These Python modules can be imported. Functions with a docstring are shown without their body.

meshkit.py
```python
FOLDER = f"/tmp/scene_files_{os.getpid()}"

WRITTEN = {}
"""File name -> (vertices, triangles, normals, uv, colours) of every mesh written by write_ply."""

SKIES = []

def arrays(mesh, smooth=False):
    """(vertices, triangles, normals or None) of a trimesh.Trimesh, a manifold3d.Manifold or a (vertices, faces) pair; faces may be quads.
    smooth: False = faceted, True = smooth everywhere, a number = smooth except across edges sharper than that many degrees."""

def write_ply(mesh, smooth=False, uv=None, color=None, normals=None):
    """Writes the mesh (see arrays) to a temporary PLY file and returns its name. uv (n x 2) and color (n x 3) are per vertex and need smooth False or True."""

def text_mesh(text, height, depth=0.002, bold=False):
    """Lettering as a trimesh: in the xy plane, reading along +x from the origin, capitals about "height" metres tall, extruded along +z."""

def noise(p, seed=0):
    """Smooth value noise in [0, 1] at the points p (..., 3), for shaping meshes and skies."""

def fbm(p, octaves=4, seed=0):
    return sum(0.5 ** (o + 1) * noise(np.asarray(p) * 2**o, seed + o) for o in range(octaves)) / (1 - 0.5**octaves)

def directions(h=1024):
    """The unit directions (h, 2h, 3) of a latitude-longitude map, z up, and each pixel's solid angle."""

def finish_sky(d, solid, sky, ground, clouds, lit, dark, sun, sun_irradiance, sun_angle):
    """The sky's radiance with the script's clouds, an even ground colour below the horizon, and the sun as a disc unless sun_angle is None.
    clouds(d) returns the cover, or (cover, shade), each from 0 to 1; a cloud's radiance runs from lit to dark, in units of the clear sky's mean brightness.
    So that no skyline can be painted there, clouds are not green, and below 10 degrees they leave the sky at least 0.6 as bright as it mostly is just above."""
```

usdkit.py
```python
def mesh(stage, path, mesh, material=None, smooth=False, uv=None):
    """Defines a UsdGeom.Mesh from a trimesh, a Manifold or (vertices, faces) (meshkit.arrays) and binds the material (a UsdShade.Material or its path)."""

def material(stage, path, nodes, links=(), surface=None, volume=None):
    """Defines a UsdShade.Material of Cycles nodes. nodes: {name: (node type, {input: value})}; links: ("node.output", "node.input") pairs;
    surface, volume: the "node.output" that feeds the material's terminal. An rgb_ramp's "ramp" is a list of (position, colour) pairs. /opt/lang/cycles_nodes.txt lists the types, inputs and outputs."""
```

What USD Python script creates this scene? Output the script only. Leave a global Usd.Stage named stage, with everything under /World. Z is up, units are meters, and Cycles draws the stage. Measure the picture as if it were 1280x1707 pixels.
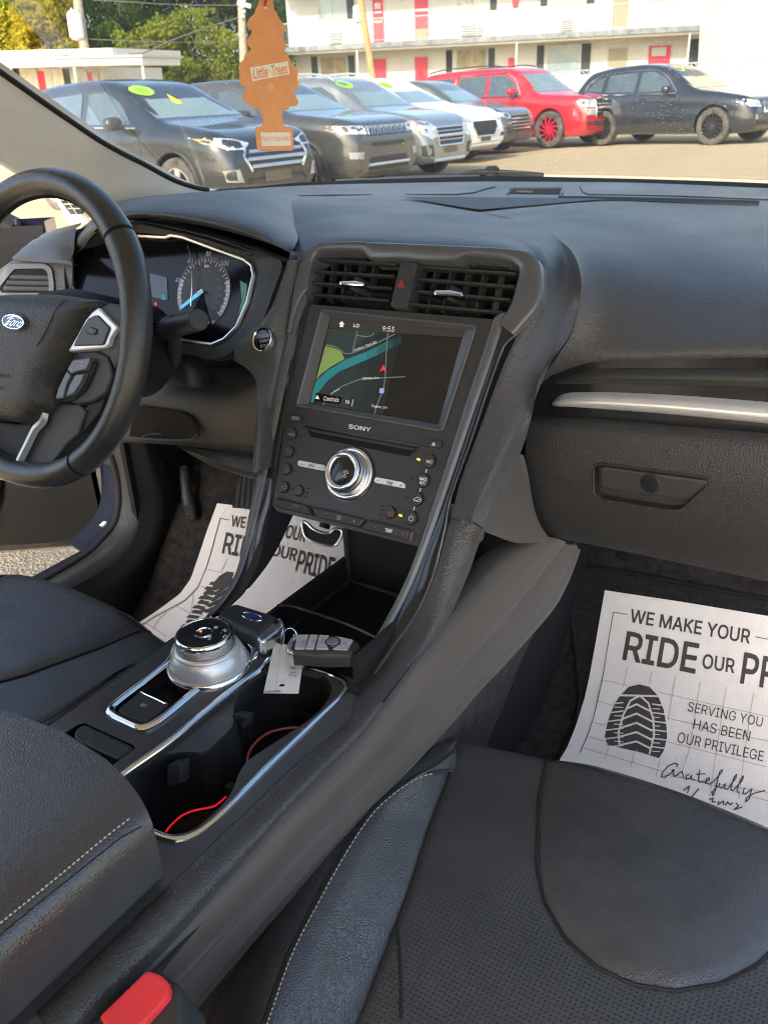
import math, random
import numpy as np, trimesh, meshkit, usdkit
import shapely.geometry as sg
from shapely import affinity
from scipy.interpolate import CubicSpline, PchipInterpolator
from pxr import Usd, UsdGeom, UsdLux, UsdShade, Gf, Sdf, Vt

stage = Usd.Stage.CreateInMemory()
UsdGeom.SetStageUpAxis(stage, UsdGeom.Tokens.z)
UsdGeom.SetStageMetersPerUnit(stage, 1.0)
W = UsdGeom.Xform.Define(stage, '/World')
stage.SetDefaultPrim(W.GetPrim())
UsdGeom.Scope.Define(stage, '/World/Looks')
rnd = random.Random(7); rng = np.random.default_rng(7)

# ------------------------------------------------------------------ camera, sky, sun
EXPOSURE = 1.95
SKY = 0.15
SUN = 0.5
SUN_EL = math.radians(35); SUN_DIR = np.array([0.05, -0.998])      # direction towards the sun, seen from above
SUN_DIR = SUN_DIR / np.linalg.norm(SUN_DIR)
YAW, PITCH, ROLL = math.radians(34.0), math.radians(25.5), math.radians(-2.94)
FPX = 1434.0
CAM = np.array([0.52, -0.783, 1.13])
cy, sy = math.cos(YAW), math.sin(YAW)
_f = np.array([-sy * math.cos(PITCH), cy * math.cos(PITCH), -math.sin(PITCH)])
_r0 = np.array([cy, sy, 0.0]); _u0 = np.cross(_r0, _f)
_r = math.cos(ROLL) * _r0 + math.sin(ROLL) * _u0
_u = -math.sin(ROLL) * _r0 + math.cos(ROLL) * _u0
RC = np.array([_r, -_u, _f])
cam = UsdGeom.Camera.Define(stage, '/World/camera')
cam.CreateHorizontalApertureAttr(36.0); cam.CreateVerticalApertureAttr(36.0 * 1024 / 767)
cam.CreateFocalLengthAttr(36.0 * FPX / 1280)
cam.CreateClippingRangeAttr(Gf.Vec2f(0.02, 2000))
cam.CreateFStopAttr(22.0); cam.CreateFocusDistanceAttr(0.85)
cam.CreateExposureAttr(EXPOSURE)
m = np.eye(4); m[0, :3] = _r; m[1, :3] = _u; m[2, :3] = -_f; m[3, :3] = CAM
UsdGeom.Xformable(cam).AddTransformOp().Set(Gf.Matrix4d(*m.ravel().tolist()))

sky_mat = usdkit.material(stage, '/World/Looks/sky_air', {
    'sky': ('sky_texture', {'sky_type': 'single_scattering', 'sun_disc': False, 'sun_elevation': SUN_EL, 'sun_rotation': math.atan2(SUN_DIR[0], SUN_DIR[1]), 'aerosol_density': 3.0}),
    'bg': ('background_shader', {'strength': SKY})}, [('sky.color', 'bg.color')], surface='bg.background')
dome = UsdLux.DomeLight.Define(stage, '/World/sky')
UsdShade.MaterialBindingAPI.Apply(dome.GetPrim()).Bind(sky_mat)
dome.GetPrim().SetCustomDataByKey('kind', 'structure')
dome.GetPrim().SetCustomDataByKey('label', 'clear morning sky seen in small gaps between the trees')
dome.GetPrim().SetCustomDataByKey('category', 'sky')
sun = UsdLux.DistantLight.Define(stage, '/World/sun')
sun.CreateIntensityAttr(SUN); sun.CreateAngleAttr(0.5); sun.CreateNormalizeAttr(True); sun.CreateColorAttr(Gf.Vec3f(1.0, 0.93, 0.82))
d = np.array([SUN_DIR[0] * math.cos(SUN_EL), SUN_DIR[1] * math.cos(SUN_EL), math.sin(SUN_EL)])
xx = np.cross([0, 0, 1.0], d); xx /= np.linalg.norm(xx); yy = np.cross(d, xx)
m = np.eye(4); m[0, :3] = xx; m[1, :3] = yy; m[2, :3] = d
UsdGeom.Xformable(sun).AddTransformOp().Set(Gf.Matrix4d(*m.ravel().tolist()))

# ------------------------------------------------------------------ prims
COUNT = {}
def fresh(parent, name):
    k = (parent, name); n = COUNT.get(k, 0); COUNT[k] = n + 1
    return f'{parent}/{name}' if n == 0 else f'{parent}/{name}_{n:03d}'
def tag(prim, label=None, cat=None, group=None, kind=None):
    for k, v in (('label', label), ('category', cat), ('group', group), ('kind', kind)):
        if v: prim.SetCustomDataByKey(k, v)
def thing(name, label, cat, group=None, kind=None, at=(0, 0, 0), rz=0.0, tilt=None):
    path = fresh('/World', name)
    x = UsdGeom.Xform.Define(stage, path)
    x.AddTranslateOp().Set(Gf.Vec3d(*map(float, at)))
    if tilt: x.AddRotateYOp().Set(float(tilt))
    if rz: x.AddRotateZOp().Set(math.degrees(rz))
    tag(x.GetPrim(), label, cat, group, kind)
    return path
LOCAL = {}
def part(parent, name, mesh, mat, smooth=35, label=None, kind=None):
    if mesh is None: return None
    path = fresh(parent, name)
    if isinstance(mesh, trimesh.Trimesh): mesh = mesh.copy()
    else:
        v, f, n = meshkit.arrays(mesh); mesh = trimesh.Trimesh(v, f, process=False)
    m = usdkit.mesh(stage, path, mesh, mat, smooth=smooth)
    tag(m.GetPrim(), label, None, None, kind)
    return path
def single(name, mesh, mat, label, cat, group=None, kind=None, smooth=35):
    p = part('/World', name, mesh, mat, smooth, label, kind)
    tag(stage.GetPrimAtPath(p), None, cat, group)
    return p

# ------------------------------------------------------------------ picture geometry -> place
def ray(u, v):
    return RC.T @ np.array([(u - 640) / FPX, (v - 853.5) / FPX, 1.0])
def U(u, v, x=None, y=None, z=None):
    d = ray(u, v)
    k, c = (0, x) if x is not None else (1, y) if y is not None else (2, z)
    return CAM + d * (c - CAM[k]) / d[k]
class Plane:
    def __init__(s, o, n, ex=None):
        s.o = np.array(o, float); s.n = np.array(n, float) / np.linalg.norm(n)
        ex = np.array([1, 0, 0] if ex is None else ex, float); ex -= s.n * (ex @ s.n); s.ex = ex / np.linalg.norm(ex); s.ey = np.cross(s.n, s.ex)
    def hit(s, u, v, off=0.0):
        d = ray(u, v); return CAM + d * ((s.o + s.n * off - CAM) @ s.n) / (d @ s.n)
    def two(s, u, v, off=0.0):
        p = s.hit(u, v, off) - s.o; return np.array([p @ s.ex, p @ s.ey])
    def three(s, p2, h=0.0):
        p2 = np.atleast_2d(np.asarray(p2, float)); h = np.broadcast_to(h, len(p2))
        return s.o + p2[:, :1] * s.ex + p2[:, 1:2] * s.ey + h[:, None] * s.n
    def poly(s, px, off=0.0): return np.array([s.two(u, v, off) for u, v in px])
    def norm(s, u, v): return s.n
class Prof:
    """a surface that runs straight along x with a (y, z) profile"""
    def __init__(s, yz, n=120):
        yz = np.array(yz, float); t = np.r_[0, np.cumsum(np.linalg.norm(np.diff(yz, axis=0), axis=1))]
        tt = np.linspace(0, t[-1], n); s.p = np.stack([PchipInterpolator(t, yz[:, 0])(tt), PchipInterpolator(t, yz[:, 1])(tt)], 1)
    def hit(s, u, v, off=0.0):
        d = ray(u, v); a, b = s.p[:-1], s.p[1:]; e = b - a
        n = np.stack([-e[:, 1], e[:, 0]], 1); n /= np.linalg.norm(n, axis=1)[:, None]
        n *= np.sign(n[:, 1:2] + 1e-9 - 0.3 * n[:, 0:1])
        a = a + n * off; b = b + n * off
        den = n @ d[1:]; t = ((a - CAM[1:]) * n).sum(1) / np.where(abs(den) < 1e-9, 1e-9, den)
        q = CAM[1:] + t[:, None] * d[1:]; s_ = ((q - a) * e).sum(1) / (e * e).sum(1)
        ok = (s_ > -0.02) & (s_ < 1.02) & (t > 0)
        k = np.where(ok)[0]
        if len(k) == 0: k = [np.abs(np.clip(s_, 0, 1) - s_).argmin()]
        k = k[np.argmin(t[k])]
        return CAM + t[k] * d
class Surf:
    """a mesh hit by the ray of a picture point"""
    def __init__(s, mesh): s.m = mesh; s.t = mesh.triangles; s.fn = mesh.face_normals
    def hit(s, u, v, off=0.0, o=None, d=None):
        d = ray(u, v) if d is None else np.asarray(d, float); o = CAM if o is None else np.asarray(o, float)
        a = s.t[:, 0]; e1 = s.t[:, 1] - a; e2 = s.t[:, 2] - a
        p = np.cross(d, e2); det = (e1 * p).sum(1); det = np.where(abs(det) < 1e-14, 1e-14, det)
        tv = o - a; uu = (tv * p).sum(1) / det; q = np.cross(tv, e1); vv = (q @ d) / det; t = (e2 * q).sum(1) / det
        ok = (uu > -1e-3) & (vv > -1e-3) & (uu + vv < 1.002) & (t > 1e-4)
        if not ok.any(): return None
        k = np.where(ok)[0]; k = k[np.argmin(t[k])]; n = s.fn[k]; n = n if n @ d < 0 else -n
        s.last = n
        return o + t[k] * d + n * off

class Wavy:
    """a surface with slight crumples, the same for the sheet and for what is printed on it"""
    def __init__(s, P, o, amp, sc, seed=1): s.P, s.o, s.amp, s.sc, s.seed = P, o, amp, sc, seed
    def hit(s, u, v, off=0.0):
        p = s.P.hit(u, v, s.o); w = meshkit.fbm(p[None] * s.sc, 3, s.seed)[0]
        return s.P.hit(u, v, s.o + off + s.amp * abs(w - .5) * 2)
# ------------------------------------------------------------------ shapes
def cat(*ms):
    ms = [x for x in ms if x is not None]
    return trimesh.util.concatenate(ms) if ms else None
def spl(pts, n, closed=False, lin=False):
    pts = np.array(pts, float)
    if closed: pts = np.vstack([pts, pts[:1]])
    t = np.r_[0, np.cumsum(np.linalg.norm(np.diff(pts, axis=0), axis=1) ** (1.0 if lin else 0.7) + 1e-9)]
    tt = np.linspace(0, t[-1], n + 1 if closed else n)
    if not lin and len(pts) >= 3:                                    # equal steps along the curve
        dense = np.linspace(0, t[-1], 12 * n); f = (CubicSpline(t, pts, bc_type='periodic') if closed else (lambda q: np.stack([PchipInterpolator(t, pts[:, k])(q) for k in range(pts.shape[1])], 1)))
        s = np.r_[0, np.cumsum(np.linalg.norm(np.diff(f(dense), axis=0), axis=1))]; tt = np.interp(np.linspace(0, s[-1], len(tt)), s, dense)
    if lin or len(pts) < 3: out = np.stack([np.interp(tt, t, pts[:, k]) for k in range(pts.shape[1])], 1)
    elif closed: out = CubicSpline(t, pts, bc_type='periodic')(tt)
    else: out = np.stack([PchipInterpolator(t, pts[:, k])(tt) for k in range(pts.shape[1])], 1)
    return out[:-1] if closed else out
def grid(g, closed_u=False, closed_v=False):
    g = np.asarray(g, float); a, b = g.shape[:2]; idx = np.arange(a * b).reshape(a, b); f = []
    A = a if closed_u else a - 1; B = b if closed_v else b - 1
    i, j = np.meshgrid(np.arange(A), np.arange(B), indexing='ij'); i2, j2 = (i + 1) % a, (j + 1) % b
    q = np.stack([idx[i, j], idx[i2, j], idx[i2, j2], idx[i, j2]], -1).reshape(-1, 4)
    return trimesh.Trimesh(g.reshape(-1, 3), np.vstack([q[:, [0, 1, 2]], q[:, [0, 2, 3]]]), process=False)
def loft(rows, nu=40, nv=40, lin_u=False, lin_v=False):
    """rows: polylines of points; a smooth sheet through them"""
    R = np.array([spl(r, nu, lin=lin_u) for r in rows])
    G = np.array([spl(R[:, k], nv, lin=lin_v) for k in range(nu)])
    return G
def relax(g, n=20, keep=None):
    g = np.array(g, float); o = g.copy()
    for _ in range(n):
        q = g.copy(); q[1:-1, 1:-1] = (g[:-2, 1:-1] + g[2:, 1:-1] + g[1:-1, :-2] + g[1:-1, 2:]) / 4; g = q
    return g
def facecam(mesh, away=False):
    c = mesh.triangles_center - CAM
    if ((mesh.face_normals * c).sum(1) * mesh.area_faces).sum() > 0: mesh.invert()
    return mesh
def shell(g, t, closed_u=False):
    """a sheet of points with thickness t behind it"""
    g = np.asarray(g, float); a, b = g.shape[:2]
    n = np.cross(np.gradient(g, axis=0), np.gradient(g, axis=1)); n /= np.linalg.norm(n, axis=2)[..., None] + 1e-12
    if (n * (g - CAM)).sum() > 0: n = -n
    back = g - n * t
    ms = [facecam(grid(g, closed_u)), grid(back, closed_u)]
    if not closed_u: ms += [grid(np.stack([g[0], back[0]])), grid(np.stack([g[-1], back[-1]]))]
    ms += [grid(np.stack([g[:, 0], back[:, 0]]), False), grid(np.stack([g[:, -1], back[:, -1]]), False)]
    return cat(*ms)
def closed_shell(g, t):
    """the same as one watertight mesh"""
    g = np.asarray(g, float); a, b = g.shape[:2]
    n = np.cross(np.gradient(g, axis=0), np.gradient(g, axis=1)); n /= np.linalg.norm(n, axis=2)[..., None] + 1e-12
    if (n * (g - CAM)).sum() > 0: n = -n
    V = np.vstack([g.reshape(-1, 3), (g - n * t).reshape(-1, 3)]); k = np.arange(a * b).reshape(a, b); K = k + a * b
    q = lambda A, B, C_, D_: np.stack([A, B, C_, D_], -1).reshape(-1, 4)
    F = [q(k[:-1, :-1], k[1:, :-1], k[1:, 1:], k[:-1, 1:]), q(K[:-1, :-1], K[:-1, 1:], K[1:, 1:], K[1:, :-1])]
    for e, E in ((k[0], K[0]), (k[-1][::-1], K[-1][::-1]), (k[:, 0][::-1], K[:, 0][::-1]), (k[:, -1], K[:, -1])): F.append(q(e[:-1], e[1:], E[1:], E[:-1]))
    F = np.vstack(F); m = trimesh.Trimesh(V, np.vstack([F[:, [0, 1, 2]], F[:, [0, 2, 3]]]), process=False)
    if m.volume < 0: m.invert()
    return m
def bridge(*loops, closed=True):
    return facecam_ok(grid(np.array(loops), False, closed))
def facecam_ok(m): return m
def tri(poly2):
    if hasattr(poly2, 'geoms'): poly2 = max(poly2.geoms, key=lambda g: g.area)
    v, f = trimesh.creation.triangulate_polygon(poly2, engine='earcut'); return np.asarray(v), np.asarray(f)
def inset(p, d):
    p = np.asarray(p, float); e1 = p - np.roll(p, 1, 0); e2 = np.roll(p, -1, 0) - p
    n1 = np.stack([-e1[:, 1], e1[:, 0]], 1); n2 = np.stack([-e2[:, 1], e2[:, 0]], 1)
    n1 /= np.linalg.norm(n1, axis=1)[:, None] + 1e-12; n2 /= np.linalg.norm(n2, axis=1)[:, None] + 1e-12
    n = n1 + n2; n /= np.maximum((n * n).sum(1), 0.5)[:, None] / 2
    ar = 0.5 * np.sum(p[:, 0] * np.roll(p[:, 1], -1) - p[:, 1] * np.roll(p[:, 0], -1))
    return p + n * d * (1 if ar > 0 else -1)
def roundc(p, r, n=4):
    """polygon with rounded corners"""
    p = np.asarray(p, float); out = []; N = len(p)
    rr = np.broadcast_to(r, N)
    for k in range(N):
        a, b, c = p[k - 1], p[k], p[(k + 1) % N]
        la, lc = np.linalg.norm(a - b), np.linalg.norm(c - b); q = min(rr[k], la * .48, lc * .48)
        s, e = b + (a - b) / la * q, b + (c - b) / lc * q
        for t in np.linspace(0, 1, n + 1): out.append((1 - t) ** 2 * s + 2 * t * (1 - t) * b + t * t * e)
    return np.array(out)
def slab(P, p2, h0, h1, bevel=0.0006, r=0, two=False):
    """plate on plane P: outline p2 (plane coordinates), from height h0 to h1, edges broken"""
    p2 = np.asarray(p2, float)
    if r: p2 = roundc(p2, r)
    q = inset(p2, bevel)
    q3 = inset(p2, bevel * .3)
    L = [P.three(p2, h0), P.three(p2, h1 - bevel), P.three(q3, h1 - bevel * .3), P.three(q, h1)]
    v, f = tri(sg.Polygon(q).buffer(0) if not sg.Polygon(q).is_valid else sg.Polygon(q))
    cap = trimesh.Trimesh(P.three(v, h1), f, process=False)
    if (cap.face_normals.mean(0) @ P.n) < 0: cap.invert()
    side = grid(np.array(L), False, True)
    c = P.three(p2.mean(0), (h0 + h1) / 2)[0]
    if ((side.triangles_center - c) * side.face_normals).sum() < 0: side.invert()
    return cat(side, cap)
def sheet(P, poly, h):
    """flat shape (shapely, plane coordinates) at height h"""
    out = []
    for g in getattr(poly, 'geoms', [poly]):
        if g.is_empty or g.area < 1e-12: continue
        v, f = tri(g); mm = trimesh.Trimesh(P.three(v, h), f, process=False)
        if len(f) and mm.face_normals.mean(0) @ P.n < 0: mm.invert()
        out.append(mm)
    return cat(*out)
def rail(path, sec, up=(0, 0, 1), closed=False, caps=True):
    """section (x sideways, y along up) swept along a path"""
    p = np.asarray(path, float); sec = np.asarray(sec, float)
    t = (np.roll(p, -1, 0) - np.roll(p, 1, 0)) if closed else np.gradient(p, axis=0)
    t /= np.linalg.norm(t, axis=1)[:, None] + 1e-12
    up = np.broadcast_to(np.asarray(up, float), p.shape)
    s = np.cross(t, up); s /= np.linalg.norm(s, axis=1)[:, None] + 1e-12; w = np.cross(s, t)
    if sec.ndim == 2: sec = np.broadcast_to(sec, (len(p),) + sec.shape)
    g = p[:, None] + sec[..., :1] * s[:, None] + sec[..., 1:2] * w[:, None]
    m = grid(g, closed, True)
    if not closed and caps:
        for k in (0, -1):
            c = g[k].mean(0); n = g.shape[1]
            vs = np.vstack([g[k], c]); fs = [[i, (i + 1) % n, n] for i in range(n)]
            m = cat(m, trimesh.Trimesh(vs, fs, process=False))
    return m
def ell(a, b, n=12, ph=0):
    t = np.linspace(0, 2 * np.pi, n, endpoint=False) + ph; return np.stack([a * np.cos(t), b * np.sin(t)], 1)
def tube(path, r, n=8, closed=False, up=(0.12, 0.31, 0.94)):
    path = np.asarray(path, float); r = np.broadcast_to(r, len(path))
    return rail(path, np.array([ell(x, x, n) for x in r]), up, closed)
def boxm(c, s, R=None):
    b = trimesh.creation.box(s)
    if R is not None: b.vertices = b.vertices @ np.asarray(R).T
    b.apply_translation(c); return b
def rbox(s, b=0.004, c=(0, 0, 0)):
    """box with broken edges, by the hull of 24 points"""
    s = np.array(s, float) / 2; P = []
    for sx in (-1, 1):
        for sy_ in (-1, 1):
            for sz in (-1, 1):
                q = np.array([sx, sy_, sz]) * s
                for k in range(3):
                    o = np.array([sx, sy_, sz]) * b; o[k] = 0; P.append(q - o)
    h = trimesh.convex.convex_hull(np.array(P)); h.apply_translation(c); return h
def lathe(prof, o, axis, n=32):
    """(radius, height) profile turned about axis through o"""
    axis = np.asarray(axis, float) / np.linalg.norm(axis); a = np.cross(axis, [0.3, 0.5, 0.81]); a /= np.linalg.norm(a); b = np.cross(axis, a)
    t = np.linspace(0, 2 * np.pi, n, endpoint=False); pr = np.asarray(prof, float)
    g = np.asarray(o) + pr[:, None, :1] * (np.cos(t)[None, :, None] * a + np.sin(t)[None, :, None] * b) + pr[:, None, 1:] * axis
    m = grid(g, False, True)
    if pr[:, 1].max() > pr[:, 1].min() or True:
        k = len(prof) // 2
        c = np.asarray(o) + axis * pr[:, 1].mean()
        if ((m.triangles_center - c) * m.face_normals * m.area_faces[:, None]).sum() < 0: m.invert()
    return m
_TX = {}
def glyphs(s, bold=True):
    """lettering as flat triangles in a unit box"""
    k = (s, bold)
    if k not in _TX:
        t = meshkit.text_mesh(s, 1.0, 0.1, bold); keep = t.face_normals[:, 2] > 0.5
        v, f = t.vertices[:, :2], t.faces[keep]; used = np.unique(f); mp = np.full(len(v), -1); mp[used] = np.arange(len(used)); v = v[used]; f = mp[f]
        lo, hi = v.min(0), v.max(0); _TX[k] = ((v - lo) / (hi - lo), f)
    return _TX[k]
def quadmap(c, st):
    c = np.asarray(c, float); s, t = st[:, :1], st[:, 1:2]
    return c[0] * (1 - s) * (1 - t) + c[1] * s * (1 - t) + c[2] * s * t + c[3] * (1 - s) * t
def letters(S, s, quad, off=0.0004, bold=True, shear=0.0):
    """lettering laid on surface S inside the picture quad (bottom left, bottom right, top right, top left)"""
    st, f = glyphs(s, bold); st = st.copy(); st[:, 0] = (st[:, 0] + shear * st[:, 1]) / (1 + shear)
    px = quadmap(quad, st)
    P = [S.hit(a, b, off) for a, b in px]
    if any(p is None for p in P): return None
    return facecam(trimesh.Trimesh(np.array(P), f, process=False))
def letters3(s, c, bold=True, shear=0.0):
    """lettering inside a 3D quad"""
    st, f = glyphs(s, bold); st = st.copy(); st[:, 0] = (st[:, 0] + shear * st[:, 1]) / (1 + shear)
    return trimesh.Trimesh(quadmap(c, st), f, process=False)
def dome(P, p2, h0, h1, edge, step, lip=.004):
    """a cushion-like pad on plane P over the outline p2"""
    from scipy.spatial import Delaunay
    pg = sg.Polygon(p2).buffer(0); Lr = pg.exterior; n = int(Lr.length / step) + 20
    B = np.array([Lr.interpolate(t, normalized=True).coords[0] for t in np.linspace(0, 1, n, endpoint=False)])
    x0, y0, x1, y1 = pg.bounds; gx, gy = np.meshgrid(np.arange(x0, x1, step), np.arange(y0, y1, step)); I = np.stack([gx.ravel(), gy.ravel()], 1)
    I = np.array([p for p in I if pg.contains(sg.Point(p)) and Lr.distance(sg.Point(p)) > step * .45])
    V = np.vstack([B, I]); D = np.array([t for t in Delaunay(V).simplices if pg.contains(sg.Point(V[t].mean(0)))])
    dd = np.array([0.0] * n + [Lr.distance(sg.Point(p)) for p in I]); s = np.clip(dd / edge, 0, 1)
    H = h0 + (h1 - h0) * np.sqrt(np.maximum(0, 1 - (1 - s) ** 2.2)); m = trimesh.Trimesh(P.three(V, H), D, process=False)
    if m.face_normals.mean(0) @ P.n < 0: m.invert()
    side = grid(np.array([P.three(B, h0), P.three(B, h0 - lip)]), False, True)
    return cat(m, side)
def drawn(S, lines, w, off=0.0004, closed=False):
    """thin flat strokes on a surface, given in picture points; w in picture points"""
    out = []
    for L in lines:
        g = sg.LineString(L).buffer(w / 2, cap_style=2 if len(L) > 2 else 2, join_style=1)
        for q in getattr(g, 'geoms', [g]):
            v, f = tri(q); P = [S.hit(a, b, off) for a, b in v]
            if any(p is None for p in P): continue
            out.append(facecam(trimesh.Trimesh(np.array(P), f, process=False)))
    return cat(*out)
def filled(S, poly, off=0.0004, step=None):
    g = sg.Polygon(poly)
    if not g.is_valid: g = g.buffer(0)
    out = []
    for q in getattr(g, 'geoms', [g]):
        v, f = tri(q); P = [S.hit(a, b, off) for a, b in v]
        if any(p is None for p in P): continue
        mm = trimesh.Trimesh(np.array(P), f, process=False)
        out.append(facecam(mm))
    return cat(*out)
# ------------------------------------------------------------------ materials
MT = {}
def mat(name, col, rough=0.5, metal=0.0, spec=0.5, bump=None, var=None, coat=0.0, coat_rough=0.05, rvar=None, sheen=0.0, trans=0.0, emit=0.0, aniso=0.0, dots=None, dust=None):
    """bump: list of (kind, scale, height m, detail) in metres of the place; var: (scale, amount) tone; dots: (spacing, radius, dark) small holes"""
    N = {'p': ('principled_bsdf', {'base_color': col, 'roughness': rough, 'metallic': metal, 'specular_ior_level': spec, 'coat_weight': coat, 'coat_roughness': coat_rough, 'sheen_weight': sheen, 'transmission_weight': trans, 'emission_color': col, 'emission_strength': emit, 'anisotropic': aniso}),
         'g': ('texture_coordinate', {})}
    L = []; src = 'g.object'
    colour = None
    if var:
        N['vn'] = ('noise_texture', {'scale': var[0], 'detail': 5.0, 'roughness': 0.6}); L.append((src, 'vn.vector'))
        c = np.array(col, float); a = var[1]
        N['vr'] = ('rgb_ramp', {'ramp': [(0.3, tuple(c * (1 - a))), (0.7, tuple(np.minimum(c * (1 + a), 1)))]}); L.append(('vn.fac', 'vr.fac')); colour = 'vr.color'
    if dust:
        N['dn'] = ('noise_texture', {'scale': dust[0], 'detail': 8.0, 'roughness': 0.75}); L.append((src, 'dn.vector'))
        N['dr'] = ('map_range', {'from_min': dust[3] if len(dust) > 3 else 0.62, 'from_max': 0.8, 'to_min': 0.0, 'to_max': dust[1], 'clamp': True}); L.append(('dn.fac', 'dr.value'))
        N['dm'] = ('mix_color', {'blend_type': 'mix', 'a': col, 'b': dust[2]}); L.append(('dr.result', 'dm.fac'))
        if colour: L.append((colour, 'dm.a'))
        colour = 'dm.result'
    if dots:
        N['ds'] = ('vector_math', {'math_type': 'multiply', 'vector2': (1 / dots[0], 1 / dots[0], 0.0)}); L.append((src, 'ds.vector1'))
        N['dv'] = ('voronoi_texture', {'dimensions': '2D', 'feature': 'f1', 'scale': 1.0, 'randomness': 0.08}); L.append(('ds.vector', 'dv.vector'))
        N['dq'] = ('map_range', {'range_type': 'smoothstep', 'from_min': dots[1] / dots[0] * .7, 'from_max': dots[1] / dots[0] * 1.25, 'to_min': 0.0, 'to_max': 1.0, 'clamp': True}); L.append(('dv.distance', 'dq.value'))
        N['dc'] = ('mix_color', {'blend_type': 'mix', 'a': dots[2], 'b': col}); L.append(('dq.result', 'dc.fac'))
        if colour: L.append((colour, 'dc.b'))
        colour = 'dc.result'
    if colour: L.append((colour, 'p.base_color'))
    if rvar:
        N['rn'] = ('noise_texture', {'scale': rvar[0], 'detail': 4.0}); L.append((src, 'rn.vector'))
        N['rr'] = ('map_range', {'from_min': 0.3, 'from_max': 0.7, 'to_min': max(rough - rvar[1], 0.02), 'to_max': min(rough + rvar[1], 1.0), 'clamp': True}); L += [('rn.fac', 'rr.value'), ('rr.result', 'p.roughness')]
    last = None
    for k, (kind, sc, h) in enumerate(bump or []):
        if kind == 'voronoi':
            N[f'b{k}'] = ('voronoi_texture', {'scale': sc, 'feature': 'smooth_f1', 'smoothness': 0.6, 'randomness': 1.0}); o = f'b{k}.distance'
        elif kind == 'cell':
            N[f'b{k}'] = ('voronoi_texture', {'scale': sc, 'feature': 'distance_to_edge', 'randomness': 1.0}); o = f'b{k}.distance'
        elif kind == 'wave':
            N[f'b{k}'] = ('wave_texture', {'scale': sc, 'distortion': 1.0}); o = f'b{k}.fac'
        else:
            N[f'b{k}'] = ('noise_texture', {'scale': sc, 'detail': 6.0, 'roughness': 0.6}); o = f'b{k}.fac'
        L.append((src, f'b{k}.vector'))
        N[f'u{k}'] = ('bump', {'distance': h, 'strength': 1.0}); L.append((o, f'u{k}.height'))
        if last: L.append((last, f'u{k}.normal'))
        last = f'u{k}.normal'
    if dots:
        N['ub'] = ('bump', {'distance': 0.0006, 'strength': 1.0}); L.append(('dq.result', 'ub.height'))
        if last: L.append((last, 'ub.normal'))
        last = 'ub.normal'
    if last: L.append((last, 'p.normal'))
    MT[name] = usdkit.material(stage, f'/World/Looks/{name}', N, L, surface='p.BSDF')
    return MT[name]
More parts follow.
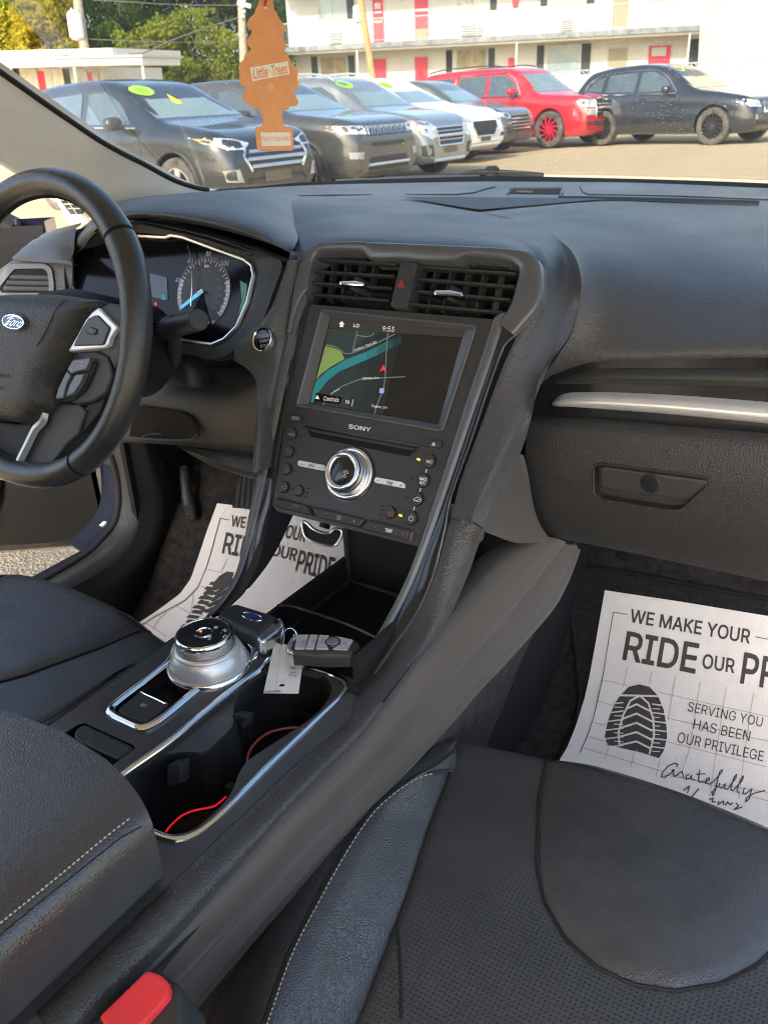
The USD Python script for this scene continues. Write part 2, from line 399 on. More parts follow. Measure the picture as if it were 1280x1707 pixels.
def glassmat(name, tint=(0.9, 0.95, 0.93), rough=0.0, extra=0.0, dirt=None):
    N = {'f': ('fresnel', {'IOR': 1.45}), 't': ('transparent_bsdf', {'color': tint}), 'g': ('glossy_bsdf', {'color': (1, 1, 1), 'roughness': rough}), 'm': ('mix_closure', {}),
         'a': ('math', {'math_type': 'add', 'value2': extra, 'use_clamp': True})}
    L = [('f.fac', 'a.value1'), ('a.value', 'm.fac'), ('t.BSDF', 'm.closure1'), ('g.BSDF', 'm.closure2')]; out = 'm.closure'
    if dirt:
        N['x'] = ('texture_coordinate', {}); N['n'] = ('voronoi_texture', {'scale': dirt[0], 'randomness': 1.0}); N['n2'] = ('noise_texture', {'scale': dirt[0] * .06, 'detail': 3.0})
        N['r'] = ('map_range', {'from_min': 0.16, 'from_max': 0.05, 'to_min': 0.0, 'to_max': 1.0, 'clamp': True}); N['r2'] = ('map_range', {'from_min': 0.52, 'from_max': 0.72, 'to_min': 0.0, 'to_max': dirt[1], 'clamp': True})
        N['k'] = ('math', {'math_type': 'multiply'}); N['k2'] = ('math', {'math_type': 'add', 'value2': dirt[2], 'use_clamp': True}); N['df'] = ('diffuse_bsdf', {'color': (0.75, 0.72, 0.65)}); N['tl'] = ('translucent_bsdf', {'color': (0.75, 0.72, 0.65)}); N['ad'] = ('add_closure', {}); N['mx'] = ('mix_closure', {})
        L += [('x.object', 'n.vector'), ('x.object', 'n2.vector'), ('n.distance', 'r.value'), ('n2.fac', 'r2.value'), ('r.result', 'k.value1'), ('r2.result', 'k.value2'), ('k.value', 'k2.value1'), ('k2.value', 'mx.fac'), (out, 'mx.closure1'), ('df.BSDF', 'ad.closure1'), ('tl.BSDF', 'ad.closure2'), ('ad.closure', 'mx.closure2')]
        out = 'mx.closure'
    MT[name] = usdkit.material(stage, f'/World/Looks/{name}', N, L, surface=out)
    return MT[name]
def leafmat(name, c1, c2):
    N = {'o': ('geometry', {}), 'n': ('noise_texture', {'scale': 0.5, 'detail': 3.0}), 'x': ('texture_coordinate', {}), 'w': ('math', {'math_type': 'multiply_add', 'value2': 0.6, 'value3': 0.0}),
         'ad': ('math', {'math_type': 'add'}), 'r': ('rgb_ramp', {'ramp': [(0.2, c1), (0.85, c2)]}), 'd': ('diffuse_bsdf', {}), 't': ('translucent_bsdf', {}), 'm': ('mix_closure', {'fac': 0.4})}
    L = [('x.object', 'n.vector'), ('o.random_per_island', 'w.value1'), ('w.value', 'ad.value1'), ('n.fac', 'ad.value2'), ('ad.value', 'sb.value1'), ('sb.value', 'r.fac'), ('r.color', 'd.color'), ('r.color', 't.color'), ('d.BSDF', 'm.closure1'), ('t.BSDF', 'm.closure2')]
    N['sb'] = ('math', {'math_type': 'subtract', 'value2': 0.3, 'use_clamp': True})
    MT[name] = usdkit.material(stage, f'/World/Looks/{name}', N, L, surface='m.closure'); return MT[name]

GRAIN = [('cell', 330.0, 0.0009), ('noise', 120.0, 0.0006)]
mat('soft_pad', (0.047, 0.047, 0.047), 0.40, spec=0.5, bump=GRAIN, var=(9, .12), rvar=(7, .05), dust=(60, .12, (.2, .19, .18)))
mat('hard_plastic', (0.022, 0.022, 0.022), 0.5, spec=0.45, bump=[('cell', 900.0, 0.0002)], var=(12, .12), dust=(90, .12, (.2, .19, .18)))
mat('grained_plastic', (0.021, 0.0205, 0.020), 0.46, spec=0.5, bump=[('cell', 360.0, 0.0010), ('noise', 200, .0004)], var=(9, .1), dust=(70, .1, (.2, .19, .18)))
mat('warm_plastic', (0.060, 0.0545, 0.050), 0.5, spec=0.45, bump=[('cell', 520.0, 0.0003)], var=(9, .1), dust=(30, .2, (.22, .2, .18)))
mat('satin_trim', (0.09, 0.094, 0.10), 0.30, metal=0.35, spec=0.5, rvar=(25, .04), dust=(80, .1, (.25, .24, .22)))
mat('console_top', (0.055, 0.055, 0.055), 0.33, metal=0.25, spec=0.5, bump=[('noise', 2500, .00002)], var=(14, .12), dust=(160, .3, (.22, .22, .2)))
mat('gloss_black', (0.010, 0.010, 0.011), 0.16, spec=0.5, dust=(120, .15, (.2, .2, .2)), rvar=(30, .05))
mat('dark_face', (0.022, 0.022, 0.0225), 0.38, spec=0.5, bump=[('noise', 3000, .00001)], dust=(110, .25, (.22, .21, .2)))
mat('black_hole', (0.006, 0.006, 0.006), 0.7, spec=0.2)
mat('matt_black', (0.011, 0.011, 0.011), 0.6, spec=0.3, bump=[('noise', 900, .0001)])
mat('chrome', (0.82, 0.83, 0.84), 0.09, metal=1.0, rvar=(60, .05), dust=(140, .25, (.3, .3, .3)))
mat('satin_chrome', (0.66, 0.67, 0.68), 0.28, metal=1.0, rvar=(30, .06), bump=[('noise', 1800, .00001)])
mat('silver_paint', (0.60, 0.60, 0.59), 0.33, metal=0.6, spec=0.5, bump=[('noise', 2200, .00001)])
mat('knurl', (0.55, 0.54, 0.53), 0.25, metal=1.0, bump=[('cell', 900, .0006)])
mat('leather', (0.024, 0.024, 0.0245), 0.29, spec=0.9, bump=[('cell', 430.0, 0.0006), ('noise', 40.0, 0.0006)], var=(14, .2), rvar=(9, .07), dust=(200, .25, (.3, .29, .27), .7))
mat('leather_wheel', (0.018, 0.018, 0.018), 0.30, spec=0.6, bump=[('cell', 800.0, 0.00022), ('noise', 60.0, 0.0004)], var=(30, .25), rvar=(22, .1), dust=(38, .55, (.085, .06, .035), .66))
mat('leather_perf', (0.026, 0.027, 0.027), 0.40, spec=0.7, bump=[('noise', 45.0, 0.0005)], var=(14, .2), dots=(0.0042, 0.00085, (0.004, 0.004, 0.004)), dust=(200, .2, (.3, .29, .27), .7))
mat('stitch', (0.34, 0.33, 0.30), 0.7)
mat('carpet', (0.030, 0.026, 0.023), 0.95, spec=0.1, bump=[('noise', 500.0, 0.004), ('noise', 90.0, 0.004)], var=(60, .6), sheen=0.03, dust=(160, .5, (.12, .10, .08), .55))
mat('mat_carpet', (0.022, 0.021, 0.020), 0.95, spec=0.1, bump=[('noise', 700.0, 0.002)], var=(150, .4), sheen=0.02)
mat('binding', (0.030, 0.029, 0.028), 0.9, spec=0.1, bump=[('wave', 400, .001)])
mat('paper', (0.82, 0.755, 0.675), 0.8, spec=0.2, bump=[('noise', 60.0, 0.0008), ('noise', 14, .003)], var=(8, .04), dust=(40, .25, (.55, .5, .45), .64))
mat('print_ink', (0.075, 0.066, 0.060), 0.8, spec=0.2, var=(60, .15))
mat('pale_trim', (0.70, 0.675, 0.615), 0.75, spec=0.25, bump=[('noise', 900.0, 0.0004)], var=(5, .03))
mat('screen', (0.010, 0.011, 0.011), 0.18, spec=0.5, rvar=(8, .06))
def lit(name, col, e): return mat(name, col, 0.4, emit=e)
lit('map_land', (0.018, 0.030, 0.028), 0.10); lit('map_land_2', (0.010, 0.017, 0.016), 0.10); lit('map_water', (0.012, 0.13, 0.14), 0.20); lit('map_park', (0.13, 0.20, 0.05), 0.20); lit('map_road', (0.09, 0.13, 0.12), 0.2)
lit('screen_text', (0.5, 0.5, 0.47), 0.22); lit('screen_bar', (0.022, 0.019, 0.016), 0.15); lit('red_arrow', (0.6, 0.02, 0.02), 0.25); lit('blue_sign', (0.2, 0.24, 0.5), 0.2)
lit('amber_led', (1.0, 0.55, 0.03), 1.0); lit('red_led', (1.0, 0.14, 0.04), 0.9); lit('red_glow', (0.75, 0.015, 0.025), 0.16); lit('red_glow_dim', (0.22, 0.04, 0.04), 0.06); lit('needle_blue', (0.06, 0.36, 0.6), 0.3); lit('gauge_green', (0.03, 0.15, 0.08), 0.1); lit('gauge_white', (0.22, 0.22, 0.27), 0.1); lit('gauge_grey', (0.08, 0.08, 0.09), 0.1)
mat('label_white', (0.70, 0.70, 0.70), 0.6); mat('label_grey', (0.30, 0.30, 0.30), 0.6); mat('label_red', (0.45, 0.03, 0.03), 0.6); mat('label_dim', (0.12, 0.12, 0.12), 0.6)
mat('key_silver', (0.62, 0.62, 0.62), 0.4, spec=0.4, var=(300, .12))
mat('buckle_red', (0.62, 0.035, 0.045), 0.35, spec=0.5, var=(40, .12), dust=(60, .3, (.7, .3, .3)))
mat('badge_blue', (0.03, 0.05, 0.16), 0.25, coat=0.5)
mat('tag_card', (0.70, 0.69, 0.64), 0.6, var=(80, .06), dust=(180, .3, (.4, .38, .34)))
mat('pen_ink', (0.13, 0.06, 0.16), 0.7)
mat('orange_card', (0.62, 0.31, 0.15), 0.8, spec=0.2, bump=[('noise', 300, .0004), ('noise', 45, .0015)], var=(60, .06))
mat('orange_ink', (0.62, 0.22, 0.08), 0.8); mat('card_white', (0.66, 0.66, 0.62), 0.8, var=(300, .1)); mat('string_red', (0.5, 0.02, 0.03), 0.7)
mat('rubber', (0.02, 0.02, 0.02), 0.7, spec=0.3)
mat('car_blue', (0.008, 0.010, 0.020), 0.25, metal=0.3, coat=1.0, rvar=(14, .08), dust=(14, .4, (.16, .15, .15)))
glassmat('windscreen', (0.63, 0.66, 0.64), extra=0.0, dirt=(160.0, 0.75, 0.006))
glassmat('clear_glass', (0.88, 0.92, 0.90))
glassmat('lens', (0.93, 0.94, 0.95), extra=0.02)

mat('cluster_black', (0.004, 0.004, 0.005), 0.12, spec=0.18)
mat('door_black', (0.007, 0.007, 0.007), 0.7, spec=0.15, bump=[('cell', 500, .0004)])
mat('fob_button', (.30, .30, .30), .4, spec=.4, var=(300, .12))
mat('flank_leather', (.026, .026, .026), .36, spec=.6, bump=[('cell', 330.0, .0009), ('noise', 60.0, .0006)], var=(9, .12), rvar=(7, .05))
# ------------------------------------------------------------------ the centre stack
RAKE = math.radians(32.3)
PS = Plane([0, 0, 0.86], [0, -math.cos(RAKE), math.sin(RAKE)])
ZC = 0.606                                                           # top of the console
def crop(x0, y0, s): return lambda L: [(x0 + a / s, y0 + b / s) for a, b in L]
c2 = crop(440, 660, 3.765); c1 = crop(480, 500, 3.368); c3 = crop(480, 390, 2.909); c4 = crop(440, 380, 2.4615); c7 = crop(560, 880, 2.909)
YL = lambda z: (z - .86) * math.tan(RAKE)
RP = Prof([(YL(1.03), 1.03), (YL(.9), .9), (YL(.78), .78), (YL(.714), .714), (-.135, .652), (-.17, .627), (-.215, .611), (-.27, ZC), (-.8, ZC)], 160)

stk = thing('infotainment_panel', 'black raked centre stack panel with map screen, big round volume knob and climate buttons', 'control panel')
# panel face with the opening of the screen
face = [(519, 507), (822, 532), (801, 613), (753, 740), (697, 911), (461, 852), (454.6, 842), (480, 669), (505, 560)]
outer = PS.poly(face); hole = PS.poly(c1([(190, 60), (1055, 150), (865, 735), (50, 592)]))
def ring_plate(P, outer, holes, h0, h1):
    poly = sg.Polygon(outer, [h for h in holes]); 
    if not poly.is_valid: poly = poly.buffer(0)
    top = sheet(P, poly, h1); ms = [top]
    for lp, inn in [(outer, False)] + [(h, True) for h in holes]:
        lp = np.asarray(lp); s = grid(np.array([P.three(lp, h1), P.three(lp, h0)]), False, True)
        c = P.three(lp.mean(0), (h0 + h1) / 2)[0]; out = ((s.triangles_center - c) * s.face_normals).sum() > 0
        if out == inn: s.invert()
        ms.append(s)
    return cat(*ms)
part(stk, 'panel_face', ring_plate(PS, outer, [hole], -0.02, 0.0), MT['dark_face'], smooth=False)
glass = c1([(238, 97), (990, 170), (845, 700), (120, 578)])
g2 = PS.poly(glass, -0.006)
# bevelled surround between panel and glass
bez = cat(*[grid(np.array([[PS.three(hole[k], 0.0008)[0], PS.three(hole[(k + 1) % 4], 0.0008)[0]], [PS.three(g2[k], -0.0058)[0], PS.three(g2[(k + 1) % 4], -0.0058)[0]]])) for k in range(4)])
lip = PS.three(roundc(hole, .004), 0.0008)
part(stk, 'screen_surround', cat(facecam(bez), rail(lip, ell(.0016, .0012, 6), PS.n, True)), MT['satin_trim'], smooth=False)
scr = part(stk, 'map_screen', slab(PS, inset(g2, -.002), -0.012, -0.006, .0005), MT['screen'])
G = Plane(PS.o + PS.n * -0.0058, PS.n)
mc = c1
G2 = Plane(PS.o + PS.n * -0.0056, PS.n); G3 = Plane(PS.o + PS.n * -0.0054, PS.n); G4 = Plane(PS.o + PS.n * -0.0052, PS.n)
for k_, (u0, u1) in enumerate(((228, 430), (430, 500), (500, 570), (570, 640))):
    part(scr, 'map_land', filled(G, mc([(u0, 160 + (u0 - 228) * .06), (u1, 160 + (u1 - 228) * .06), (u1 - 106, 574 + (u1 - 228) * .168), (u0 - 106, 574 + (u0 - 228) * .168)])), lit(f'map_land_{k_}_fade', tuple(np.array([.012, .020, .019]) * (1, .7, .4, .15)[k_] + .003), .1), smooth=False)  # strips darken rightwards: the display's viewing-angle falloff painted into their colours
part(scr, 'map_land', filled(G2, mc([(226, 160), (480, 175), (330, 300), (210, 255)])), MT['map_land'])
wA = [(128, 575), (138, 520), (155, 460), (215, 400), (320, 335), (440, 290), (440, 336), (400, 352), (290, 400), (225, 450), (180, 505), (150, 545), (140, 577)]
part(scr, 'map_water', filled(G2, mc(wA)), MT['map_water'])
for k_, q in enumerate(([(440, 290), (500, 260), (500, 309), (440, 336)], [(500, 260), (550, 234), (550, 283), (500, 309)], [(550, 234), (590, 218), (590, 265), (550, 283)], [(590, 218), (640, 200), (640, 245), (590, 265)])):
    part(scr, 'map_water', filled(G2, mc(q)), lit(f'map_water_{k_}_fade', tuple(np.array([.012, .13, .14]) * (.75, .5, .28, .12)[k_] + .003), .2))  # water dims in steps too, the same falloff put into the colour
part(scr, 'map_park', filled(G3, mc([(210, 258), (260, 268), (298, 290), (318, 330), (240, 375), (185, 415), (158, 447), (185, 350)])), MT['map_park'])
part(scr, 'map_road', drawn(G3, [mc([(215, 250), (265, 260), (318, 300), (360, 298), (470, 255), (600, 190)]), mc([(560, 185), (552, 300), (545, 440), (535, 500), (495, 600), (485, 640)]), mc([(195, 588), (240, 530), (300, 485), (400, 445), (560, 435), (660, 430)]), mc([(390, 172), (378, 220), (362, 292)]), mc([(385, 198), (440, 205), (470, 200), (485, 180)])], 1.6), MT['map_road'])
part(scr, 'status_bar', filled(G2, mc([(240, 97), (988, 168), (978, 210), (229, 158)])), MT['screen_bar'])
def ltr(parent, name, S, s, quad, mt, off=.0003, **k):
    m_ = letters(S, s, quad, off, **k)
    if m_ is not None: part(parent, name, m_, MT[mt], smooth=False)
ltr(scr, 'clock_text', G4, '9:53', mc([(530, 173), (594, 179), (597, 150), (534, 144)]), 'screen_text', bold=False)
ltr(scr, 'status_text', G4, 'LO', mc([(366, 151), (398, 154), (400, 134), (369, 131)]), 'screen_text')
part(scr, 'home_icon', filled(G4, mc([(290, 150), (293, 136), (285, 134), (302, 117), (318, 135), (311, 137), (310, 152)])), MT['screen_text'])
ltr(scr, 'street_text', G4, 'Embury Park Rd', mc([(368, 292), (496, 247), (494, 228), (372, 275)]), 'screen_text', bold=False)
ltr(scr, 'street_text', G4, 'Stanley Ave', mc([(417, 449), (509, 445), (510, 429), (419, 432)]), 'screen_text', bold=False)
ltr(scr, 'street_text', G4, 'y Ave', mc([(245, 530), (290, 505), (285, 493), (240, 518)]), 'screen_text', bold=False)
ltr(scr, 'city_text', G4, 'Dayton, OH', mc([(469, 604), (553, 615), (556, 598), (472, 586)]), 'screen_text', bold=False)
part(scr, 'controls_button', filled(G4, mc([(158, 520), (304, 545), (292, 585), (148, 568)])), MT['black_hole'])
G5 = Plane(PS.o + PS.n * -0.0050, PS.n)
ltr(scr, 'controls_text', G5, 'Controls', mc([(198, 563), (283, 573), (287, 549), (203, 539)]), 'screen_text', bold=False)
part(scr, 'controls_icon', filled(G5, mc([(150, 553), (176, 557), (166, 532)])), MT['screen_text'])
ltr(scr, 'compass_text', G4, 'N', mc([(323, 580), (340, 583), (344, 563), (327, 560)]), 'screen_text', bold=False)
part(scr, 'compass_bar', drawn(G4, [mc([(366, 557), (358, 597)])], .8), MT['screen_text'])
part(scr, 'position_arrow', filled(G4, mc([(515, 402), (536, 362), (552, 404), (536, 392)])), MT['red_arrow'])
part(scr, 'road_shield', filled(G4, mc([(516, 494), (541, 496), (537, 524), (512, 521)])), MT['blue_sign'])
# buttons
def rbutton(px, r, name='round_button', h=.0035, mt='dark_face'):
    c = PS.two(*px); t = np.linspace(0, 2 * np.pi, 22, endpoint=False)
    ringp = np.stack([np.cos(t), np.sin(t)], 1)
    ms = slab(PS, c + ringp * r, -.001, h, .0009)
    b = part(stk, name, ms, MT[mt])
    part(b, 'groove', sheet(PS, sg.Polygon(c + ringp * (r + .0009), [c + ringp * (r - .0001)]), .0003), MT['black_hole'])
    return b
PT = Plane(PS.o + PS.n * .0037, PS.n)
R0 = .0073
L_ = {}
for key, px in (('auto', (175, 238)), ('max_def', (158, 350)), ('rear_def', (143, 460)), ('cam', (127, 572)), ('ac', (1040, 410)), ('max_ac', (1000, 530)), ('recirc', (962, 648)), ('power', (925, 766))):
    L_[key] = rbutton(c2([px])[0], R0 * (1.0 if px[0] > 500 else .93))
for key, px in (('seat_l', (220, 595)), ('seat_r', (797, 733))): L_[key] = rbutton(c2([px])[0], .0062)
ltr(L_['auto'], 'label', PT, 'AUTO', c2([(153, 245), (192, 252), (194, 237), (155, 231)]), 'label_grey')
ltr(L_['ac'], 'label', PT, 'A/C', c2([(1016, 420), (1054, 427), (1057, 404), (1019, 398)]), 'label_white')
ltr(L_['max_ac'], 'label', PT, 'MAX', c2([(975, 528), (1022, 536), (1025, 514), (978, 507)]), 'label_white')
ltr(L_['max_ac'], 'label', PT, 'A/C', c2([(974, 553), (1011, 560), (1014, 538), (977, 531)]), 'label_white')
ltr(L_['max_def'], 'label', PT, 'MAX', c2([(143, 350), (172, 355), (174, 340), (145, 335)]), 'label_dim')
def icon(b, lines, w=1.0, mt='label_white'): part(b, 'icon', drawn(PT, [c2(l) for l in lines], w / 1.0 * .9), MT[mt], smooth=False)
arc = lambda cx, cy_, rx, ry, a0, a1, n=14: [(cx + rx * math.cos(math.radians(a)), cy_ + ry * math.sin(math.radians(a))) for a in np.linspace(a0, a1, n)]
icon(L_['power'], [arc(923, 768, 14, 17, -50, 235), [(926, 745), (922, 768)]], .8)
icon(L_['recirc'], [[(938, 650), (950, 642), (960, 634), (978, 640), (986, 655), (980, 662), (945, 657), (938, 650)], [(952, 662), (970, 650), (978, 652)]], .9)
icon(L_['max_def'], [arc(152, 366, 12, 8, 200, 340), [(146, 360), (150, 372)], [(158, 362), (160, 374)]], .5, 'label_dim')
icon(L_['rear_def'], [[(130, 455), (156, 459), (152, 472), (128, 468), (130, 455)], [(138, 452), (136, 474)], [(148, 454), (146, 476)]], .5, 'label_dim')
icon(L_['cam'], [[(115, 565), (128, 567), (138, 560), (142, 582), (128, 580), (113, 577), (115, 565)]], .5, 'label_grey')
icon(L_['seat_r'], [[(778, 740), (800, 745), (816, 722)], [(782, 748), (798, 752)], [(785, 725), (783, 738)], [(792, 727), (790, 740)], [(800, 722), (798, 736)]], .6, 'label_red')
icon(L_['seat_l'], [[(208, 600), (222, 604), (234, 582)], [(212, 590), (211, 598)]], .5, 'label_red')
for a in ([(1022, 458), (1014, 482)], [(984, 578), (976, 602)], [(946, 694), (938, 718)], [(168, 284), (165, 308)], [(152, 396), (149, 418)], [(137, 506), (134, 528)]):
    part(stk, 'link_bar', drawn(PS, [c2(a)], 1.3 if a[0][0] > 500 else .5), MT['label_white' if a[0][0] > 500 else 'label_dim'], smooth=False)
for a, on in (((970, 398), 1), ((857, 750), 1), ((930, 517), 0), ((893, 633), 0), ((225, 248), 0), ((207, 360), 0), ((190, 470), 0), ((175, 583), 0), ((277, 582), 0), ((271, 606), 0), ((265, 632), 0), ((743, 692), 0), ((737, 718), 0), ((731, 746), 0)):
    q = PS.poly(c2([(a[0] - 11, a[1] - 7), (a[0] + 9, a[1] - 4), (a[0] + 11, a[1] + 7), (a[0] - 9, a[1] + 4)]))
    part(stk, 'indicator_lamp', slab(PS, q if on else PS.two(*c2([a])[0]) + (q - q.mean(0)) * .7, -.0005, .0012 if on else .0004, .0002, r=.001), MT['amber_led' if on else 'black_hole'])
# seek and tune bars
PB = Plane(PS.o + PS.n * .0034, PS.n)
for nm, q, s, tq, mt in (('tune_bar', [(703, 510), (885, 545), (890, 582), (695, 545)], None, None, 'key_silver'), ('seek_bar', [(222, 405), (392, 437), (390, 473), (218, 440)], None, None, 'key_silver')):
    b = part(stk, nm, slab(PS, PS.poly(c2(q)), -.001, .003, .0008, r=.0042), MT[mt])
    if nm == 'tune_bar':
        ltr(b, 'label', PB, 'TUNE', c2([(762, 553), (806, 561), (810, 540), (766, 532)]), 'dark_face')
        part(b, 'icon', drawn(PB, [c2([(708, 529), (722, 532)]), c2([(848, 562), (866, 565)]), c2([(859, 553), (855, 575)])], .7), MT['dark_face'], smooth=False)
    else:
        ltr(b, 'label', PB, 'SEEK', c2([(276, 441), (316, 448), (318, 433), (279, 426)]), 'dark_face')
        ltr(b, 'label', PB, '|<<', c2([(230, 433), (252, 437), (254, 422), (232, 418)]), 'dark_face'); ltr(b, 'label', PB, '>>|', c2([(340, 455), (368, 460), (370, 446), (342, 441)]), 'dark_face')
part(stk, 'bar_slot', cat(drawn(PS, [c2([(392, 455), (430, 462)]), c2([(680, 513), (700, 517)])], 3.0)), MT['black_hole'], smooth=False)
# knob
kc = PS.hit(*c2([(540, 490)])[0]); n_ = PS.n
kb = part(stk, 'volume_knob', lathe([(.0225, .0045), (.0225, .016), (.0215, .0185), (.0195, .0195), (.0165, .0185), (.0158, .0172)], kc, n_, 48), MT['chrome'], smooth=50)
part(kb, 'base_ring', lathe([(.0305, 0), (.0305, .003), (.029, .0048), (.026, .005), (.0245, .0035), (.0235, .003)], kc, n_, 48), MT['chrome'], smooth=50)
part(kb, 'groove', lathe([(.032, .0002), (.032, .0008), (.0304, .0008)], kc, n_, 48), MT['gloss_black'])
part(kb, 'grip_ring', lathe([(.0236, .003), (.0240, .0045), (.0240, .012), (.0226, .0135)], kc, n_, 64), MT['satin_chrome'], smooth=50)
part(kb, 'knob_cap', lathe([(.016, .017), (.012, .0182), (.006, .0186), (.00001, .0187)], kc, n_, 40), MT['gloss_black'], smooth=50)
PK = Plane(kc + n_ * .0189, n_)
ltr(kb, 'label', PK, 'VOL', c2([(495, 484), (532, 489), (534, 470), (497, 464)]), 'label_white', bold=False)
part(kb, 'icon', drawn(PK, [c2(arc(508, 503, 9, 11, -50, 235)), c2([(510, 488), (508, 502)])], .6), MT['label_white'], smooth=False)
# climate keys along the bottom
keys = [('climate_key', [(93, 640), (292, 690), (322, 757), (80, 700)]), ('climate_key', [(318, 695), (655, 778), (612, 832), (338, 765)]), ('climate_key', [(672, 782), (935, 846), (916, 912), (618, 838)])]
KP = Plane(PS.o + PS.n * .0072, PS.n)
for k, (nm, q) in enumerate(keys):
    b = part(stk, nm, slab(PS, PS.poly(c2(q)), -.004, .007, .0022, r=.003), MT['hard_plastic'])
    if k == 0:
        ltr(b, 'label', KP, 'TEMP', c2([(172, 693), (212, 702), (214, 686), (175, 677)]), 'label_dim'); part(b, 'icon', drawn(KP, [c2([(254, 706), (268, 709)]), c2([(262, 700), (260, 716)])], .6), MT['label_red'], smooth=False)
    if k == 1:
        part(b, 'icon', drawn(KP, [c2([(376, 736), (392, 740)]), c2([(556, 784), (574, 788)]), c2([(567, 776), (563, 797)])] + [c2(arc(470 + 9 * math.cos(a), 763 + 10 * math.sin(a), 6, 7, 0, 360, 9)) for a in (.6, 2.2, 3.8, 5.4)], .6), MT['label_grey'], smooth=False)
    if k == 2:
        ltr(b, 'label', KP, 'TEMP', c2([(757, 851), (803, 862), (807, 839), (761, 829)]), 'label_white'); part(b, 'icon', drawn(KP, [c2([(690, 820), (706, 824)])], .8), MT['label_grey'], smooth=False); part(b, 'icon', drawn(KP, [c2([(862, 866), (881, 871)]), c2([(874, 857), (869, 880)])], .8), MT['label_red'], smooth=False)
part(stk, 'end_cap', slab(PS, PS.poly(c2([(930, 850), (945, 855), (935, 905), (918, 912)])), -.002, .004, .0008), MT['satin_trim'])
# disc slot, sound and eject keys
part(stk, 'disc_slot', filled(PS, c2([(270, 205), (300, 225), (930, 342), (962, 330), (910, 378), (870, 374), (290, 255)]), .0005), MT['black_hole'], smooth=False)
sl = [PS.hit(*q, .0025) for q in c2([(262, 192), (300, 200), (500, 236), (700, 273), (880, 306), (960, 322)])]
part(stk, 'slot_trim', cat(rail(sl, ell(.0016, .0026, 8), PS.n), ), MT['gloss_black'])
part(stk, 'slot_edge', rail([PS.hit(*q, .004) for q in c2([(268, 190), (500, 229), (880, 298), (964, 314)])], ell(.0006, .0006, 6), PS.n), MT['satin_trim'])
b = part(stk, 'sound_key', slab(PS, PS.poly(c2([(170, 114), (234, 121), (252, 170), (162, 160)])), -.001, .0035, .001, r=.001), MT['hard_plastic']); ltr(b, 'label', PT, 'SOUND', c2([(172, 145), (218, 152), (220, 132), (174, 125)]), 'label_grey')
b = part(stk, 'eject_key', slab(PS, PS.poly(c2([(1022, 270), (1124, 286), (1113, 334), (990, 312)])), -.001, .0035, .001, r=.001), MT['hard_plastic'])
part(b, 'icon', cat(filled(PT, c2([(1052, 302), (1076, 306), (1065, 290)])), drawn(PT, [c2([(1050, 309), (1074, 313)])], .9)), MT['label_white'], smooth=False)
ltr(stk, 'maker_text', PS, 'SONY', c2([(530, 204), (668, 224), (672, 198), (533, 176)]), 'label_white', off=.0005)
part(stk, 'serif', drawn(PS, [c2([(576, 208), (577, 183)])], .01, .0005), MT['label_white'])
# housing behind the panel, and the underside that roofs the open tray
part(stk, 'housing', slab(PS, PS.poly([(519, 507), (822, 532), (800, 613), (700, 900), (470, 845), (485, 660)]), -.12, -.021, .002), MT['black_hole'], smooth=False)

# ------------------------------------------------------------------ vents above the screen
dash_vents = thing('centre_air_vents', 'pair of black slatted centre air vents in a satin frame above the map screen', 'air vent')
fo = c3([(0, 480), (22, 330), (42, 190), (75, 105), (130, 56), (250, 36), (420, 38), (600, 46), (800, 54), (1000, 65), (1150, 80), (1205, 115), (1228, 180), (1222, 330), (1150, 430), (1095, 490)])
fi = c3([(20, 480), (40, 380), (70, 300), (95, 270), (105, 200), (120, 130), (165, 92), (360, 88), (400, 122), (560, 124), (640, 132), (800, 134), (850, 112), (1060, 132), (1118, 165), (1118, 200), (1090, 310), (1060, 375), (1040, 400), (1030, 440)])
PO = spl([PS.hit(*q, .006) for q in fo], 90); PI = spl([PS.hit(*q, .004) for q in fi], 90)
PM = (PO + PI) / 2 + PS.n * .0035; PW = PI - PS.n * .03; PX = PO - PS.n * .02
part(dash_vents, 'frame', facecam(cat(grid(np.array([PX, PO, PO * .85 + PI * .15 + PS.n * .003, PM, PO * .12 + PI * .88 + PS.n * .002, PI, PW])))), MT['satin_trim'], smooth=40)
bp = PS.poly(c3([(60, 480), (100, 290), (130, 70), (600, 70), (1150, 110), (1130, 200), (1050, 400), (1000, 440)]), -.035)
part(dash_vents, 'vent_back', facecam(sheet(PS, sg.Polygon(bp), -.035)), MT['black_hole'], smooth=False)
for (a, b) in (((155, 124), (530, 146)), ((122, 180), (520, 204)), ((106, 236), (505, 262)), ((118, 292), (492, 322)), ((640, 158), (1108, 192)), ((618, 216), (1100, 255)), ((600, 274), (1082, 318)), ((585, 338), (1045, 380))):
    p, q = [PS.hit(*x, -.004) for x in c3([a, b])]
    part(dash_vents, 'slat', rail([p, q], [(-.011, .0016), (-.006, -.0014), (.002, -.0018), (.0035, 0), (.002, .0012), (-.006, .0022)], np.cross(q - p, PS.n) * -1), MT['hard_plastic'], smooth=50)
for k, xs in enumerate((170, 235, 300, 370, 435, 655, 728, 803, 885, 965, 1045)):
    tp, bt = ((xs, 100), (xs - 30, 330)) if xs < 500 else ((xs + 6, 140), (xs - 46, 390))
    p, q = [PS.hit(*x, -.02) for x in c3([tp, bt])]
    part(dash_vents, 'vane', rail([p, q], [(-.0012, -.006), (.0012, -.006), (.0012, .006), (-.0012, .006)], PS.n), MT['hard_plastic'], smooth=False)
